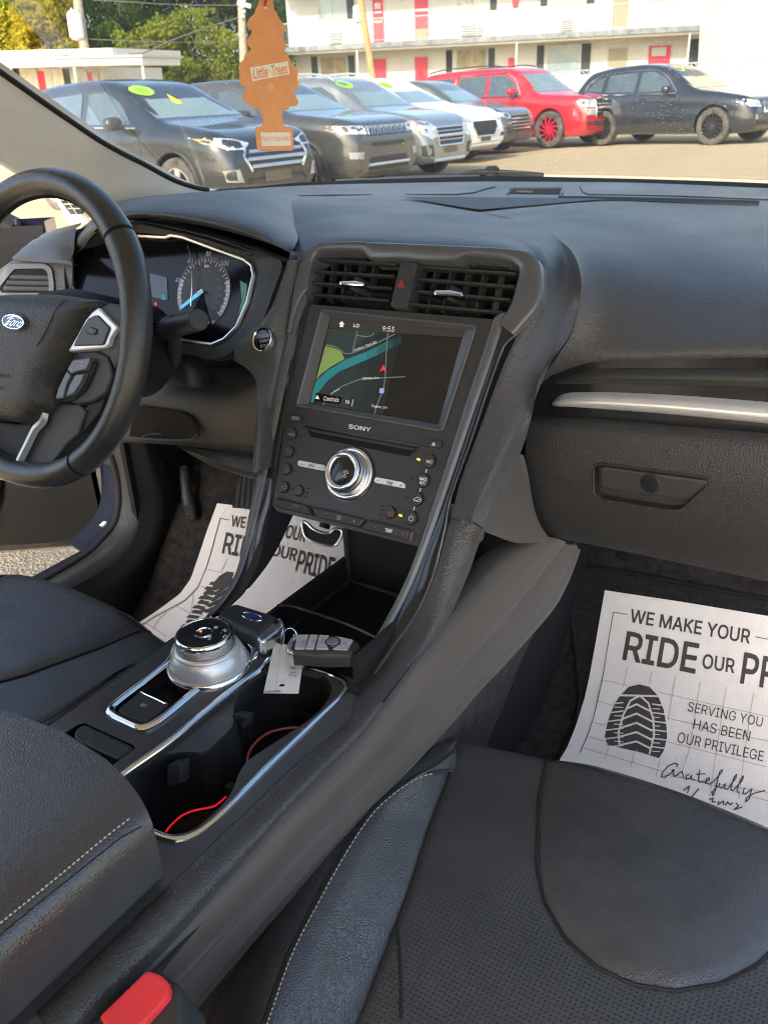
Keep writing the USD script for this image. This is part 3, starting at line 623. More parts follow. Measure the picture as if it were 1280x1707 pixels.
for q in ([(245, 225), (330, 222), (372, 235), (368, 253), (247, 246)], [(706, 268), (790, 268), (850, 282), (848, 303), (704, 296)]):
    b = part(dash_vents, 'vent_tab', slab(PS, PS.poly(c3(q), .008), -.006, .008, .0022, r=.004), MT['chrome'])
    c = np.array(q, float).mean(0); part(b, 'tab_stem', rail([PS.hit(*c3([c])[0], .0), PS.hit(*c3([(c[0] + 85, c[1] + 40)])[0], -.018)], [(-.008, -.003), (.008, -.003), (.008, .003), (-.008, .003)], PS.n), MT['matt_black'])
for q in ([(245, 100), (380, 102), (380, 128), (245, 120)], [(915, 150), (1060, 160), (1060, 172), (915, 162)]):
    part(dash_vents, 'clip', slab(PS, PS.poly(c3(q), -.012), -.03, -.012, .001), MT['matt_black'])
hz = part(dash_vents, 'hazard_button', slab(PS, PS.poly(c3([(545, 132), (633, 135), (577, 365), (494, 352)]), .004), -.02, .005, .0022, r=.004), MT['hard_plastic'])
PH = Plane(PS.o + PS.n * .0053, PS.n)
part(hz, 'icon', drawn(PH, [c3([(532, 255), (552, 222), (563, 258), (532, 255)]), c3([(541, 250), (551, 233), (556, 252), (541, 250)])], .9), MT['label_red'], smooth=False)
# satin rail along the right of the panel and the black strip outside it; the same on the left
stack_trim = thing('stack_side_trim', 'pair of satin and black side rails sweeping from the centre stack down to the console', 'trim')
def strip(parent, name, left, right, mt, n=60, crown=.002, off=(0, 0), S=RP, thick=.004):
    a = spl([S.hit(*q, off[0]) for q in left], n); b = spl([S.hit(*q, off[1]) for q in right], n)
    nn = np.array([0, -.6, .8]); cr = np.array([nn] * n)
    rows = [a, a * .8 + b * .2 + cr * crown * .7, (a + b) / 2 + cr * crown, a * .2 + b * .8 + cr * crown * .7, b]
    return part(parent, name, shell(np.array(rows), thick), MT[mt], smooth=45)
silR = [(823, 531), (796, 613), (776, 672), (746, 763), (718, 848), (697, 912), (679, 960), (655, 1010), (630, 1055), (610, 1085), (594, 1105)]
blkL = [(846, 521), (834, 555), (815, 613), (796, 668), (779, 718), (727, 870), (707, 925), (689, 970), (657, 1033), (633, 1073), (614, 1099), (598, 1118)]
blkR = [(903, 503), (868, 550), (840, 577), (822, 624), (785, 735), (749, 839), (742, 880), (725, 949), (691, 1028), (656, 1078), (624, 1124), (598, 1158)]
strip(stack_trim, 'satin_rail', silR, blkL, 'satin_trim', crown=.003, off=(.002, .001))
strip(stack_trim, 'black_rail', blkL, blkR, 'gloss_black', crown=.0012, off=(.001, .003))
part(stack_trim, 'edge_bead', tube(spl([RP.hit(*q, .0035) for q in blkR[:-1]], 60), .0011, 6), MT['satin_trim'])
bkL2 = [(519, 507), (505, 560), (491, 620), (477, 690), (464, 765), (454, 842), (444, 880), (436, 920), (424, 955), (407, 985), (385, 1008), (372, 1022)]
stL2 = [(511, 500), (496, 545), (482, 610), (468, 680), (454, 745), (439, 815), (427, 870), (418, 905), (404, 950), (388, 982), (366, 1012), (352, 1027)]
stL1 = [(503, 433), (488, 500), (478, 560), (468, 600), (454, 668), (440, 755), (427, 800), (414, 861), (404, 915), (382, 978), (350, 1020), (330, 1046)]
strip(stack_trim, 'black_rail', stL2, bkL2, 'gloss_black', crown=.001, off=(.001, .0))
strip(stack_trim, 'satin_rail', stL1, stL2, 'satin_trim', crown=.003, off=(.001, .001))
# inner cheeks of the rails beside the open tray
for edge, dx in ((bkL2[4:10], -1), (silR[3:8], 1)):
    a = spl([RP.hit(*q, .0) for q in edge], 30); b = a.copy(); b[:, 1] += .10; b[:, 2] -= .01; b[:, 0] += .004 * dx
    bl = np.minimum(1, np.linspace(1.0, 0.1, 30)); b = a + (b - a) * bl[:, None]
    part(stack_trim, 'inner_cheek', facecam(grid(np.array([a, b]))), MT['gloss_black'])
# ------------------------------------------------------------------ dashboard
def R3(row): return [U(a, b, y=c) for a, b, c in row]
dash = thing('dashboard', 'dark grey grained dashboard pad running under the windscreen, with glove box on the right', 'dashboard')
inner = [(480, 470, None), (497, 440, None), (525, 408, None), (566, 401, None), (686, 404, None), (824, 411, None), (875, 416, None), (897, 429, None), (903, 452, None), (901, 502, None), (876, 539, None), (841, 577, None), (822, 624, None), (800, 692, None), (775, 765, None), (750, 839, None), (753, 863, None)]
outer_ = [(478, 432, -.02), (494, 405, .1), (492, 375, .3), (486, 345, .5), (503, 327, .62), (797, 353, .55), (860, 367, .40), (915, 386, .27), (945, 410, .165), (965, 445, .115), (968, 485, .10), (958, 540, .09), (925, 600, .082), (893, 650, .085), (884, 702, .087), (846, 800, .065), (806, 880, .03)]
top_in = inner[1:]; 
a = np.array([RP.hit(u_, v_, .007) for u_, v_, _ in top_in])
oo = [(494, 405, .1), (503, 327, .62), (600, 327, .62), (700, 337, .60)] + [q for q in outer_[5:]]
b = np.array(R3(oo)); assert len(a) == len(b), (len(a), len(b))
nb = np.array([[0, -.2, 1.0]] * 5 + [[.2, -.3, .9]] * 3 + [[.5, -.6, .5]] * 3 + [[.55, -.7, .4]] * (len(a) - 11)); nb /= np.linalg.norm(nb, axis=1)[:, None]
k = np.array([.004] * 4 + [.002] + [.0005] * 3 + [.001] * 2 + [.003, .006, .012, .016, .018, .018])[:, None]
for i_, q in ((-5, (893, 650, .188)), (-4, (884, 702, .182)), (-3, (868, 754, .176)), (-2, (825, 827, .168)), (-1, (806, 880, .163))): b[i_] = U(q[0], q[1], x=q[2])
rd = a * .4 + b * .6 + nb * k * .9
for i_, q in ((-5, (893, 640, .02)), (-4, (872, 688, -.015)), (-3, (834, 766, -.055)), (-2, (800, 836, -.095)), (-1, (785, 867, -.112))): rd[i_] = U(q[0], q[1], y=q[2])
rows = [a - [0, -.008, .012], a, a * .9 + rd * .1 + nb * k * .35, a * .5 + rd * .5 + nb * k * .5, a * .15 + rd * .85 + nb * k * .15, rd, rd * .6 + b * .4 + nb * k * .05, b]
G_ = relax(loft(rows, 130, 70), 40)
part(dash, 'centre_pad', facecam(grid(G_)), MT['soft_pad'], smooth=40)
PADROWS = [
 [(797, 353, .55), (900, 343, .60), (1010, 335, .64), (1130, 338, .66), (1280, 343, .66), (1420, 350, .64)],
 [(860, 367, .40), (960, 362, .44), (1060, 362, .48), (1160, 366, .50), (1280, 371, .50), (1420, 379, .49)],
 [(915, 386, .27), (985, 385, .325), (1080, 390, .36), (1180, 395, .37), (1280, 401, .37), (1420, 411, .36)],
 [(945, 410, .165), (1000, 415, .205), (1090, 425, .25), (1180, 432, .255), (1280, 439, .255), (1420, 450, .25)],
 [(965, 445, .115), (1010, 458, .145), (1090, 468, .17), (1180, 474, .18), (1280, 480, .18), (1420, 492, .175)],
 [(968, 485, .10), (1010, 505, .118), (1090, 515, .13), (1180, 520, .132), (1280, 524, .13), (1420, 536, .125)],
 [(958, 540, .09), (1005, 555, .10), (1090, 561, .103), (1180, 563, .1), (1280, 565, .098), (1420, 575, .095)],
 [(925, 600, .082), (1000, 588, .086), (1090, 588, .085), (1180, 586, .083), (1280, 585, .082), (1420, 592, .08)],
 [(902, 637, .086), (1000, 606, .084), (1090, 602, .082), (1180, 598, .081), (1280, 596, .08), (1420, 602, .078)]]
pr_ = [R3(r) for r in PADROWS]
if __name__ == 'dbg':
    for r in pr_: print(np.round(np.array(r), 3).tolist())
pr_.append([q + np.array([0, .004, -.006]) for q in pr_[-1]]); pr_.append([q + np.array([0, .05, -.012]) for q in pr_[-2]])
part(dash, 'passenger_pad', facecam(grid(relax(loft(pr_, 90, 110), 15))), MT['soft_pad'], smooth=40)
# hood over the instruments
hd = [[(100, 430, .09), (128, 402, .035), (150, 377, .012), (209, 358, .0), (288, 371, -.006), (360, 389, -.010), (430, 411, .004), (479, 430, .045)],
      [(106, 415, .09), (133, 386, .036), (158, 364, .018), (213, 347, .008), (300, 356, .0), (372, 374, -.005), (440, 396, .012), (487, 416, .052)],
      [(120, 396, .10), (150, 372, .06), (175, 353, .045), (225, 341, .035), (320, 344, .03), (395, 360, .025), (455, 382, .045), (494, 404, .085)],
      [(135, 380, .13), (165, 358, .11), (190, 342, .12), (250, 332, .14), (340, 332, .16), (410, 344, .17), (465, 362, .18), (492, 376, .25)],
      [(150, 368, .18), (180, 346, .20), (200, 335, .26), (280, 324, .32), (370, 321, .38), (430, 326, .40), (475, 339, .42), (487, 346, .48)],
      [(150, 366, .3), (185, 344, .36), (210, 334, .42), (324, 320, .46), (395, 317, .54), (445, 318, .58), (485, 323, .62), (503, 327, .64)]]
h_ = [R3(r) for r in hd]
h_ = [[q + np.array([0, .06, -.012]) for q in h_[0]], [q + np.array([0, .006, -.005]) for q in h_[0]]] + h_
part(dash, 'instrument_hood', facecam(grid(relax(loft(h_, 90, 70), 25))), MT['soft_pad'], smooth=40)
# panel with the demister vents under the glass, and the black border of the glass
far = R3([(300, 326, .50), (345, 320, .56), (432, 313, .72), (500, 309, .80), (640, 305, .86), (830, 302, .885), (1000, 303, .885), (1280, 313, .85), (1420, 322, .80)])
near = R3([(300, 334, .36), (345, 332, .42), (432, 332, .52), (503, 332, .60), (640, 333, .60), (797, 356, .52), (1000, 339, .61), (1280, 345, .63), (1420, 352, .61)])
near = [q + np.array([0, -.02, -.006]) for q in near]
DEF = loft([near, [p * .5 + q * .5 + np.array([0, 0, .002]) for p, q in zip(near, far)], far], 80, 24)
dm = facecam(grid(DEF)); part(dash, 'demister_panel', dm, MT['soft_pad'], smooth=40)
frit = R3([(300, 322, .52), (345, 316.5, .585), (440, 309, .745), (560, 301, .86), (700, 296, .905), (830, 293, .92), (1000, 296, .915), (1280, 305, .875), (1420, 314, .825)])
SD = Surf(dm)
part(dash, 'panel_seam', drawn(SD, [[(470, 327), (560, 325), (760, 324), (790, 321), (806, 316), (826, 311)], [(966, 311), (971, 320), (980, 324), (1130, 327), (1280, 333), (1400, 340)]], 1.6, .0008), MT['black_hole'], smooth=False)
vs = part(dash, 'demister_vent', filled(SD, [(856, 316), (934, 316), (933, 323.5), (848, 322.5)], .001), MT['black_hole'], smooth=False)
ltr(vs, 'label', SD, 'PASSENGER', [(862, 321.2), (888, 321.8), (888, 318.6), (862, 318.2)], 'label_dim', off=.0014)
part(dash, 'vent_rim', tube(spl([SD.hit(*q, .0015) for q in [(845, 324.5), (850, 315), (938, 315), (937, 324.5)]], 30, lin=True), .0022, 6), MT['soft_pad'])
SP_ = [(668, 331), (730, 331), (800, 332), (900, 333), (1010, 335), (930, 343), (860, 351), (800, 353), (760, 347), (715, 339)]
sp3 = [SD.hit(u_, v_, .004) for u_, v_ in SP_]
part(dash, 'speaker_grille', facecam(cat(*[grid(np.array([sp3[:5], [sp3[0]] + sp3[:5:-1][:3] + [sp3[4]]]))])), mat('grille_mesh', (.03, .031, .033), .5, dots=(.0036, .0012, (.002, .002, .002))), smooth=False)
part(dash, 'slit', drawn(SD, [[(930, 331.5), (1000, 332.5), (1130, 335.5), (1265, 340)]], 5.0, .003), MT['black_hole'], smooth=False)
# fascia below the passenger pad
FP = Plane([0.3, .088, .84], [0, -1, .05])
part(dash, 'fascia', facecam(sheet(FP, sg.Polygon(FP.poly([(886, 690), (884, 660), (900, 632), (990, 600), (1280, 588), (1440, 592), (1440, 745), (1280, 724)])), 0)), MT['gloss_black'], smooth=False)
def bar(S, top, bot, h, n=50, end=.2, m=7):
    t_ = spl([S.hit(*q) for q in top], n); b_ = spl([S.hit(*q) for q in bot], n)
    rows = []
    for w in np.linspace(0, 1, m):
        e = np.minimum(1, np.linspace(0, 1 / end, n)) ** .5 if end else np.ones(n)
        rows.append(t_ * (1 - w) + b_ * w + S.n * (h * (math.sin(math.pi * w) ** .6 if 0 < w < 1 else 0.0) * e)[:, None])
    return facecam(grid(np.array(rows)))
part(dash, 'fascia_rib', bar(FP, [(930, 632), (1000, 615), (1100, 613), (1280, 615), (1440, 622)], [(925, 640), (1000, 640), (1100, 641), (1280, 647), (1440, 656)], .010, end=.3), MT['hard_plastic'])
part(dash, 'silver_strip', bar(FP, [(920, 672), (928, 662), (945, 655), (970, 653.5), (1100, 657), (1280, 670), (1440, 684)], [(920, 675), (930, 677), (950, 678), (980, 680), (1100, 689), (1280, 706), (1440, 722)], .013, 80, .05), MT['silver_paint'])
# glove box
GB = [[(886, 691, .085), (1000, 698, .085), (1150, 711, .085), (1290, 723, .085), (1440, 738, .085)],
      [(884, 697, .068), (1000, 706, .067), (1150, 719, .067), (1290, 731, .067), (1440, 746, .067)],
      [(877, 735, .058), (1000, 742, .056), (1150, 755, .056), (1290, 768, .056), (1440, 783, .056)],
      [(873, 775, .056), (1000, 785, .053), (1150, 800, .053), (1290, 815, .053), (1440, 832, .053)],
      [(881, 830, .06), (1000, 845, .058), (1150, 865, .058), (1290, 884, .058), (1440, 905, .058)],
      [(893, 870, .072), (1000, 890, .07), (1150, 914, .07), (1290, 939, .07), (1440, 966, .07)],
      [(905, 893, .088), (1000, 911, .086), (1150, 942, .086), (1290, 972, .086), (1440, 1003, .086)]]
g = loft([R3(r) for r in GB], 60, 40)
gm = closed_shell(g, .02)
pk = [(989, 776), (1000, 772), (1140, 790), (1184, 797), (1181, 808), (1142, 846), (1130, 851), (1100, 849), (1000, 832), (990, 822)]
GP = Plane(U(1090, 810, y=.053), [0, -1, -.02])
try:
    import manifold3d as m3
    pp = GP.poly(pk); cs = m3.CrossSection([pp if sg.LinearRing(pp).is_ccw else pp[::-1]]); pr = m3.Manifold.extrude(cs, .09)
    Tm = np.column_stack([GP.ex, GP.ey, GP.n, GP.o - GP.n * .014]); pr = pr.transform(Tm)
    mm = m3.Manifold(m3.Mesh(np.asarray(gm.vertices, np.float32), np.asarray(gm.faces, np.uint32)))
    if mm.is_empty() or mm.volume() <= 0:
        gm.invert(); mm = m3.Manifold(m3.Mesh(np.asarray(gm.vertices, np.float32), np.asarray(gm.faces, np.uint32)))
    res = mm - pr
    if not res.is_empty(): gm = res
except Exception as e: print('glovebox cut', e)
gb = part(dash, 'glove_box_lid', gm, MT['grained_plastic'], smooth=40)
pq = GP.poly(pk)
part(gb, 'handle_recess', cat(facecam(sheet(GP, sg.Polygon(pq), -.0135)), tube(GP.three(roundc(pq, .004), .0005), .0014, 6, True)), MT['grained_plastic'], smooth=False)
hnd = part(gb, 'handle', slab(GP, GP.poly([(999, 779), (1010, 776), (1182, 799), (1180, 806), (1148, 831), (1136, 832), (1002, 812)]), -.012, .004, .003, r=.005), MT['hard_plastic'])
lk = GP.hit(1086, 803)
part(gb, 'lock', lathe([(.0105, .003), (.0105, .0052), (.0085, .0055), (.0085, .0047), (.0001, .0047)], lk, GP.n, 30), MT['gloss_black'])
part(gb, 'key_slot', boxm(lk + GP.n * .0050, (.0035, .001, .0045)), MT['black_hole'], smooth=False)
# lower cover under the glove box and the grey side cover of the console below the pad
part(dash, 'seam_gap', facecam(grid(np.array([R3([(880, 690, .1), (869, 735, .085), (865, 775, .082), (872, 830, .086), (884, 872, .098), (896, 897, .11)]), R3([(892, 690, .1), (884, 735, .085), (880, 775, .082), (888, 830, .086), (900, 868, .098), (910, 893, .11)])]))), MT['black_hole'], smooth=False)
# left end of the dashboard with its own vent
LP = [[(18, 432, .03), (50, 434, .025), (95, 437, .02), (118, 440, .02)],
      [(28, 422, .05), (56, 412, .05), (95, 412, .05), (122, 420, .05)],
      [(40, 411, .08), (68, 396, .08), (102, 385, .08), (128, 379, .08)], [(44, 408, .2), (70, 393, .2), (103, 383, .2), (135, 374, .2)]]
LE = [R3(r) for r in LP]
part(dash, 'left_pad', facecam(grid(loft([[q + np.array([0, .012, -.003]) for q in LE[0]]] + LE, 30, 30))), MT['soft_pad'])
LV = Plane(U(60, 465, y=.04), [.12, -1, .25])
part(dash, 'left_facing', facecam(sheet(LV, sg.Polygon(LV.poly([(-30, 470), (20, 434), (85, 436), (122, 424), (118, 500), (100, 520), (-30, 540)])), 0)), MT['soft_pad'], smooth=False)
vf = [(20, 440), (76, 439), (88, 446), (92, 470), (92, 492), (-10, 492), (-20, 480)]; vi = [(26, 448), (74, 447), (81, 452), (84, 470), (84, 488), (4, 488), (2, 478)]
v0 = part(dash, 'left_vent', ring_plate(LV, roundc(LV.poly(vf), .006), [roundc(LV.poly(vi), .005)], -.01, .003), MT['satin_trim'], smooth=False)
part(v0, 'vent_back', facecam(sheet(LV, sg.Polygon(LV.poly(vi)), .0008)), MT['black_hole'], smooth=False)
for yy_ in (459, 468.5, 478): part(v0, 'slat', rail([LV.hit(8 + (478 - yy_) * .5, yy_ + 2, .001), LV.hit(83, yy_ + 3.5, .001)], ell(.0035, .0016, 8), LV.n), MT['hard_plastic'])
# lower dash on the driver's side: column surround, knee panel, cubby, bottom edge
KY = lambda r: R3(r)
part(dash, 'knee_panel', facecam(grid(loft([KY([(150, 560, .12), (280, 600, .11), (360, 612, .09), (420, 610, .07)]), KY([(170, 640, .07), (250, 626, .05), (350, 648, .045), (436, 640, .0)]), KY([(170, 680, .05), (245, 672, .03), (335, 692, .03), (432, 690, .01)]), KY([(170, 715, .05), (300, 728, .04), (345, 735, .04), (430, 746, .02)]), KY([(170, 730, .055), (300, 737, .045), (345, 742, .045), (430, 750, .03)]), KY([(170, 736, .09), (300, 742, .08), (345, 748, .08), (430, 756, .06)])], 40, 40))), MT['hard_plastic'])
part(dash, 'cubby', filled(Plane(U(290, 710, y=.032), [0, -1, -.1]), [(226, 676), (300, 686), (318, 694), (326, 708), (334, 726), (322, 733), (215, 728)], .004), MT['black_hole'], smooth=False)
part(dash, 'cubby_lip', tube(spl([U(*q, y=.028) for q in [(215, 728), (285, 733), (320, 732), (330, 722)]], 20), .0016, 6), MT['hard_plastic'])
part(dash, 'release_handle', rail(R3([(238, 727, .02), (255, 722, .015), (272, 723, .018)]), ell(.004, .0015, 8)), MT['hard_plastic'])
part(dash, 'panel_seam', cat(drawn(Plane(U(300, 640, y=.03), [0, -1, .2]), [[(252, 621), (300, 632), (346, 642)]], 1.0)), MT['black_hole'])
part(dash, 'lower_cover', facecam(grid(loft([KY([(288, 740, .06), (350, 752, .06), (430, 764, .06)]), KY([(310, 752, .05), (360, 770, .05), (426, 784, .05)]), KY([(312, 755, .12), (362, 776, .12), (426, 790, .12)])], 20, 12))), MT['grained_plastic'])
# leathery left flank of the stack with the start button
fl = [[(478, 432, None), (503, 433, 0)], ]
A_ = [(478, 436), (468, 470), (458, 500), (440, 530), (412, 556), (392, 580), (390, 598), (412, 612), (430, 632), (431, 690), (428, 745), (424, 787)]
AY = [.045, .032, .018, .010, .008, .01, .005, -.01, -.03, -.06, -.085, -.10]
B_ = [(503, 433), (490, 495), (480, 548), (475, 570), (470, 590), (466, 604), (463, 618), (459, 640), (454, 668), (446, 715), (440, 755), (427, 791)]
a = np.array([U(*q, y=yy_) for q, yy_ in zip(A_, AY)]); b = np.array([RP.hit(*q, .003) for q in B_])
n0 = np.array([-.45, -.75, .45]); kk = np.array([.004, .006, .008, .01, .012, .013, .012, .01, .009, .008, .007, .005])[:, None]
fm = facecam(grid(loft([a + [0, .07, -.01], a + [.002, .008, -.001], a, a * .75 + b * .25 + n0 * kk * .8, a * .5 + b * .5 + n0 * kk, a * .2 + b * .8 + n0 * kk * .6, b, b - [0, -.01, .01]], 70, 30)))
part(dash, 'stack_flank', fm, MT['soft_pad'])
sc_ = Surf(fm).hit(441, 567); 
sn = np.array([-.05, -.9, .42]); sn /= np.linalg.norm(sn)
sb = part(dash, 'start_button', lathe([(.0125, .002), (.0115, .0042), (.004, .005), (.00001, .005)], sc_, sn, 32), MT['gloss_black'], smooth=50)
part(sb, 'chrome_ring', lathe([(.0155, -.001), (.0155, .004), (.0143, .0058), (.0128, .005), (.0124, .001)], sc_, sn, 40), MT['chrome'], smooth=50)
PSB = Plane(sc_ + sn * .0052, sn)
for t_, q in (('ENGINE', [(433, 563), (449, 561), (449, 556), (433, 558)]), ('START', [(433, 571), (449, 569), (449, 564.5), (433, 566.5)]), ('STOP', [(434, 579), (448, 577), (448, 572.5), (434, 574.5)])): ltr(sb, 'label', PSB, t_, q, 'label_grey')

# ------------------------------------------------------------------ instruments
clu = thing('instrument_cluster', 'black instrument cluster in a chrome rimmed opening with one lit speedometer and blue needle', 'instrument panel')
PC = Plane([-.39, .055, .91], [0.0, -.92, .39])
co = [(125, 500), (121, 459), (120, 426), (127, 405), (139, 389), (150, 384), (168, 385), (228, 392), (278, 395), (288, 391.5), (308, 395), (367, 417), (409, 432), (422, 442), (425, 459), (415, 503), (397, 545), (376, 566), (355, 575), (337, 573), (250, 560), (160, 545)]
part(clu, 'chrome_rim', rail(PC.three(PC.poly(co), .002), ell(.0032, .0026, 8), PC.n, True), MT['satin_chrome'])
part(clu, 'lens', slab(PC, inset(PC.poly(co), .0), -.03, -.004, .001), MT['cluster_black'], smooth=False)
og = [(112, 500), (108, 440), (116, 405), (132, 384), (160, 372), (209, 364), (288, 377), (360, 396), (430, 419), (470, 436), (458, 478), (440, 528), (415, 560), (388, 585), (355, 598), (320, 592), (240, 580), (150, 560)]
sur = [PC.hit(*q, .012) for q in og]; rim = spl(PC.three(PC.poly(co), .0), 100, True); sur = spl(sur, 100, True)
k0 = np.argmin(np.linalg.norm(sur - rim[0], axis=1)); sur = np.roll(sur, -k0, 0)
part(clu, 'surround', facecam(grid(np.array([sur + PC.n * -.02, sur, sur * .5 + rim * .5 + PC.n * .001, rim]), False, True)), MT['hard_plastic'], smooth=40)
hl = spl([q + np.array([0, .004, -.004]) for q in h_[1]], 60); ht = spl([PC.hit(*q, .011) for q in [(108, 440), (116, 405), (132, 384), (160, 372), (209, 364), (288, 377), (360, 396), (430, 419), (470, 436)]], 60)
part(clu, 'hood_lining', facecam(grid(np.array([hl, hl * .5 + ht * .5 + [0, .01, .002], ht, ht + [0, .05, -.01]]))), MT['matt_black'], smooth=50)
part(clu, 'back_cover', boxm((-.43, .30, .81), (.62, .36, .30)), MT['black_hole'], smooth=False)
part(clu, 'hood_step', rail([U(*q) for q in []] or spl(R3([(160, 384, .03), (209, 368, .018), (288, 383, .012), (360, 402, .006), (420, 424, .002)]), 40), ell(.004, .0016, 8)), MT['gloss_black'])
d0 = PC.two(339, 487, -.0035); PD = Plane(PC.o - PC.n * .0035, PC.n)
def ringp(c, r0, r1, a0, a1, n=60):
    t = np.radians(np.linspace(a0, a1, n)); o = np.stack([np.cos(t), np.sin(t)], 1); return sg.Polygon(np.vstack([c + o * r1, (c + o * r0)[::-1]]))
dl = part(clu, 'dial', sheet(PD, ringp(d0, 0.0005, .0475, -60, 240), .0002), mat('dial_face', (.022, .022, .026), .5), smooth=False)
part(dl, 'dial_ring', cat(sheet(PD, ringp(d0, .040, .0465, -38, 25), .0004), sheet(PD, ringp(d0, .040, .0465, 160, 215), .0004)), MT['gauge_white'], smooth=False)
part(dl, 'dial_rim', sheet(PD, ringp(d0, .0465, .0475, -60, 240), .0005), MT['gauge_grey'], smooth=False)
tk = [];tk2 = []
for i_, a_ in enumerate(np.linspace(215, -38, 35)):
    t = math.radians(a_); e = np.array([math.cos(t), math.sin(t)]); s_ = np.array([-e[1], e[0]]) * .00045; r0 = .038 if i_ % 2 == 0 else .041
    tk.append(sg.Polygon([d0 + e * r0 - s_, d0 + e * .045 - s_, d0 + e * .045 + s_, d0 + e * r0 + s_]))
    e2 = e * 1.0; tk2.append(sg.Polygon([d0 + e * .0225 - s_ * .6, d0 + e * .025 - s_ * .6, d0 + e * .025 + s_ * .6, d0 + e * .0225 + s_ * .6]))
part(dl, 'tick', cat(*[sheet(PD, q, .0006) for q in tk]), MT['label_white'], smooth=False, kind='stuff'); part(dl, 'inner_tick', cat(*[sheet(PD, q, .0006) for q in tk2]), MT['gauge_grey'], smooth=False, kind='stuff')
def num(t_, a_, r, h, mt):
    t = math.radians(a_); c = d0 + np.array([math.cos(t), math.sin(t)]) * r; w = h * .36 * len(t_)
    q = PD.three([c + [-w, -h / 2], c + [w, -h / 2], c + [w, h / 2], c + [-w, h / 2]], .0007)
    part(dl, 'numeral', facecam(letters3(t_, q)), MT[mt], smooth=False)
for t_, a_ in (('40', 165), ('60', 128), ('80', 90), ('100', 52)): num(t_, a_, .051, .0062, 'gauge_white')
num('MPH', 90, .0345, .004, 'label_white')
for t_, a_ in (('80', 150), ('100', 120), ('120', 100), ('140', 80), ('160', 58), ('180', 38), ('200', 16), ('220', -4), ('240', -22), ('260', -38)): num(t_, a_, .0295, .0032, 'gauge_grey')
pa, pb, pc_, pd_ = [PC.hit(*q, .001) for q in ((300, 511), (302, 515), (339, 487), (335, 481))]
part(clu, 'needle', facecam(grid(np.array([[pa, pd_], [pb, pc_]]))), MT['needle_blue'], smooth=False)
part(clu, 'needle_tip', filled(Plane(PC.o + PC.n * .0012, PC.n), [(328, 486), (337, 481), (339, 487), (330, 492)]), MT['label_white'], smooth=False)
part(clu, 'fuel_bar', filled(PD, [(400, 467), (412, 474), (409, 505), (397, 526), (403, 500)]), MT['gauge_green'], smooth=False)
part(clu, 'centre_display', filled(PD, [(250, 455), (278, 462), (280, 500), (250, 494)]), mat('display_dim', (.012, .02, .03), .3, emit=.3), smooth=False)
part(clu, 'display_bar', filled(Plane(PC.o - PC.n * .0028, PC.n), [(269, 490), (276, 491), (277, 500), (269, 499)]), lit_mat if False else MT['map_water'], smooth=False)
part(clu, 'warning_lamp', filled(PD, [(257, 503), (262, 504), (262, 510), (257, 509)]), mat('dim_red', (.25, .01, .01), .4, emit=.4), smooth=False)
for t_, x_ in (('N', 340), ('D', 347), ('F', 356)): ltr(clu, 'gear_letter', PD, t_, [(x_ - 2, 539.5), (x_ + 2, 540), (x_ + 2.5, 534.5), (x_ - 1.5, 534)], 'label_white', off=.0005)
part(clu, 'arc_trim', tube(spl([PC.hit(*q, .003) for q in [(312, 408), (317, 425), (320, 450), (320, 480), (318, 510)]], 24), .0009, 6), MT['satin_chrome'])
# ------------------------------------------------------------------ centre console
from scipy.spatial import Delaunay
c5 = crop(170, 1010, 4.571); c6 = crop(0, 840, 2.667); c7b = crop(160, 840, 2.4615); c8 = crop(0, 1180, 2.0); cS = crop(360, 1180, 2.7826); cI = crop(820, 1200, 2.7826)
class ZP(Plane):
    def __init__(s, z): Plane.__init__(s, [0, 0, z], [0, 0, 1])
def drape(S, poly, step, h, edge, off=0.0):
    """a padded piece lying on surface S inside the picture outline"""
    pg = sg.Polygon(poly).buffer(0); L = pg.exterior; n = int(L.length / step) + 8
    B = np.array([L.interpolate(t, normalized=True).coords[0] for t in np.linspace(0, 1, n, endpoint=False)])
    x0, y0, x1, y1 = pg.bounds; gx, gy = np.meshgrid(np.arange(x0, x1, step), np.arange(y0, y1, step)); I = np.stack([gx.ravel(), gy.ravel()], 1)
    I = np.array([p for p in I if pg.contains(sg.Point(p)) and L.distance(sg.Point(p)) > step * .5]).reshape(-1, 2)
    V = np.vstack([B, I]); D = Delaunay(V).simplices; D = np.array([t for t in D if pg.contains(sg.Point(V[t].mean(0)))])
    P = []
    for k, p in enumerate(V):
        dd = 0 if k < n else L.distance(sg.Point(p)); q = S.hit(p[0], p[1])
        if q is None: q = S.hit(*(p + (np.array(pg.centroid.coords[0]) - p) * .02))
        if q is None: q = P[-1]
        nn = getattr(S, 'last', None); nn = S.n if nn is None else nn
        P.append(q + nn * (off + h * min(1, dd / edge) ** .5))
    return facecam(trimesh.Trimesh(np.array(P), D, process=False))
con = thing('centre_console', 'black centre console with chrome framed cup holders, open tray and padded armrest', 'centre console')
ZT = ZP(ZC); ZI = ZP(ZC - .006)
chrome_loop = [(184, 1312), (260, 1253), (340, 1189), (400, 1142), (440, 1110), (455, 1097), (470, 1098), (500, 1109), (542, 1120), (568, 1133), (577, 1147), (566, 1164), (550, 1180), (480, 1247), (404, 1324), (339, 1384), (316, 1396), (294, 1400.5), (270, 1396), (241, 1383), (205, 1362), (180, 1335)]
gear_loop = c5([(65, 812), (72, 790), (95, 765), (300, 608), (540, 395), (560, 330), (620, 260), (760, 180), (900, 160), (1040, 200), (1130, 285), (1165, 345), (1140, 425), (1050, 505), (900, 582), (830, 596), (620, 738), (345, 935), (300, 942), (240, 920), (100, 850)])
cub = c6([(375, 975), (595, 1075), (598, 1090), (430, 1218), (300, 1200), (120, 1165), (190, 1085), (340, 985)])
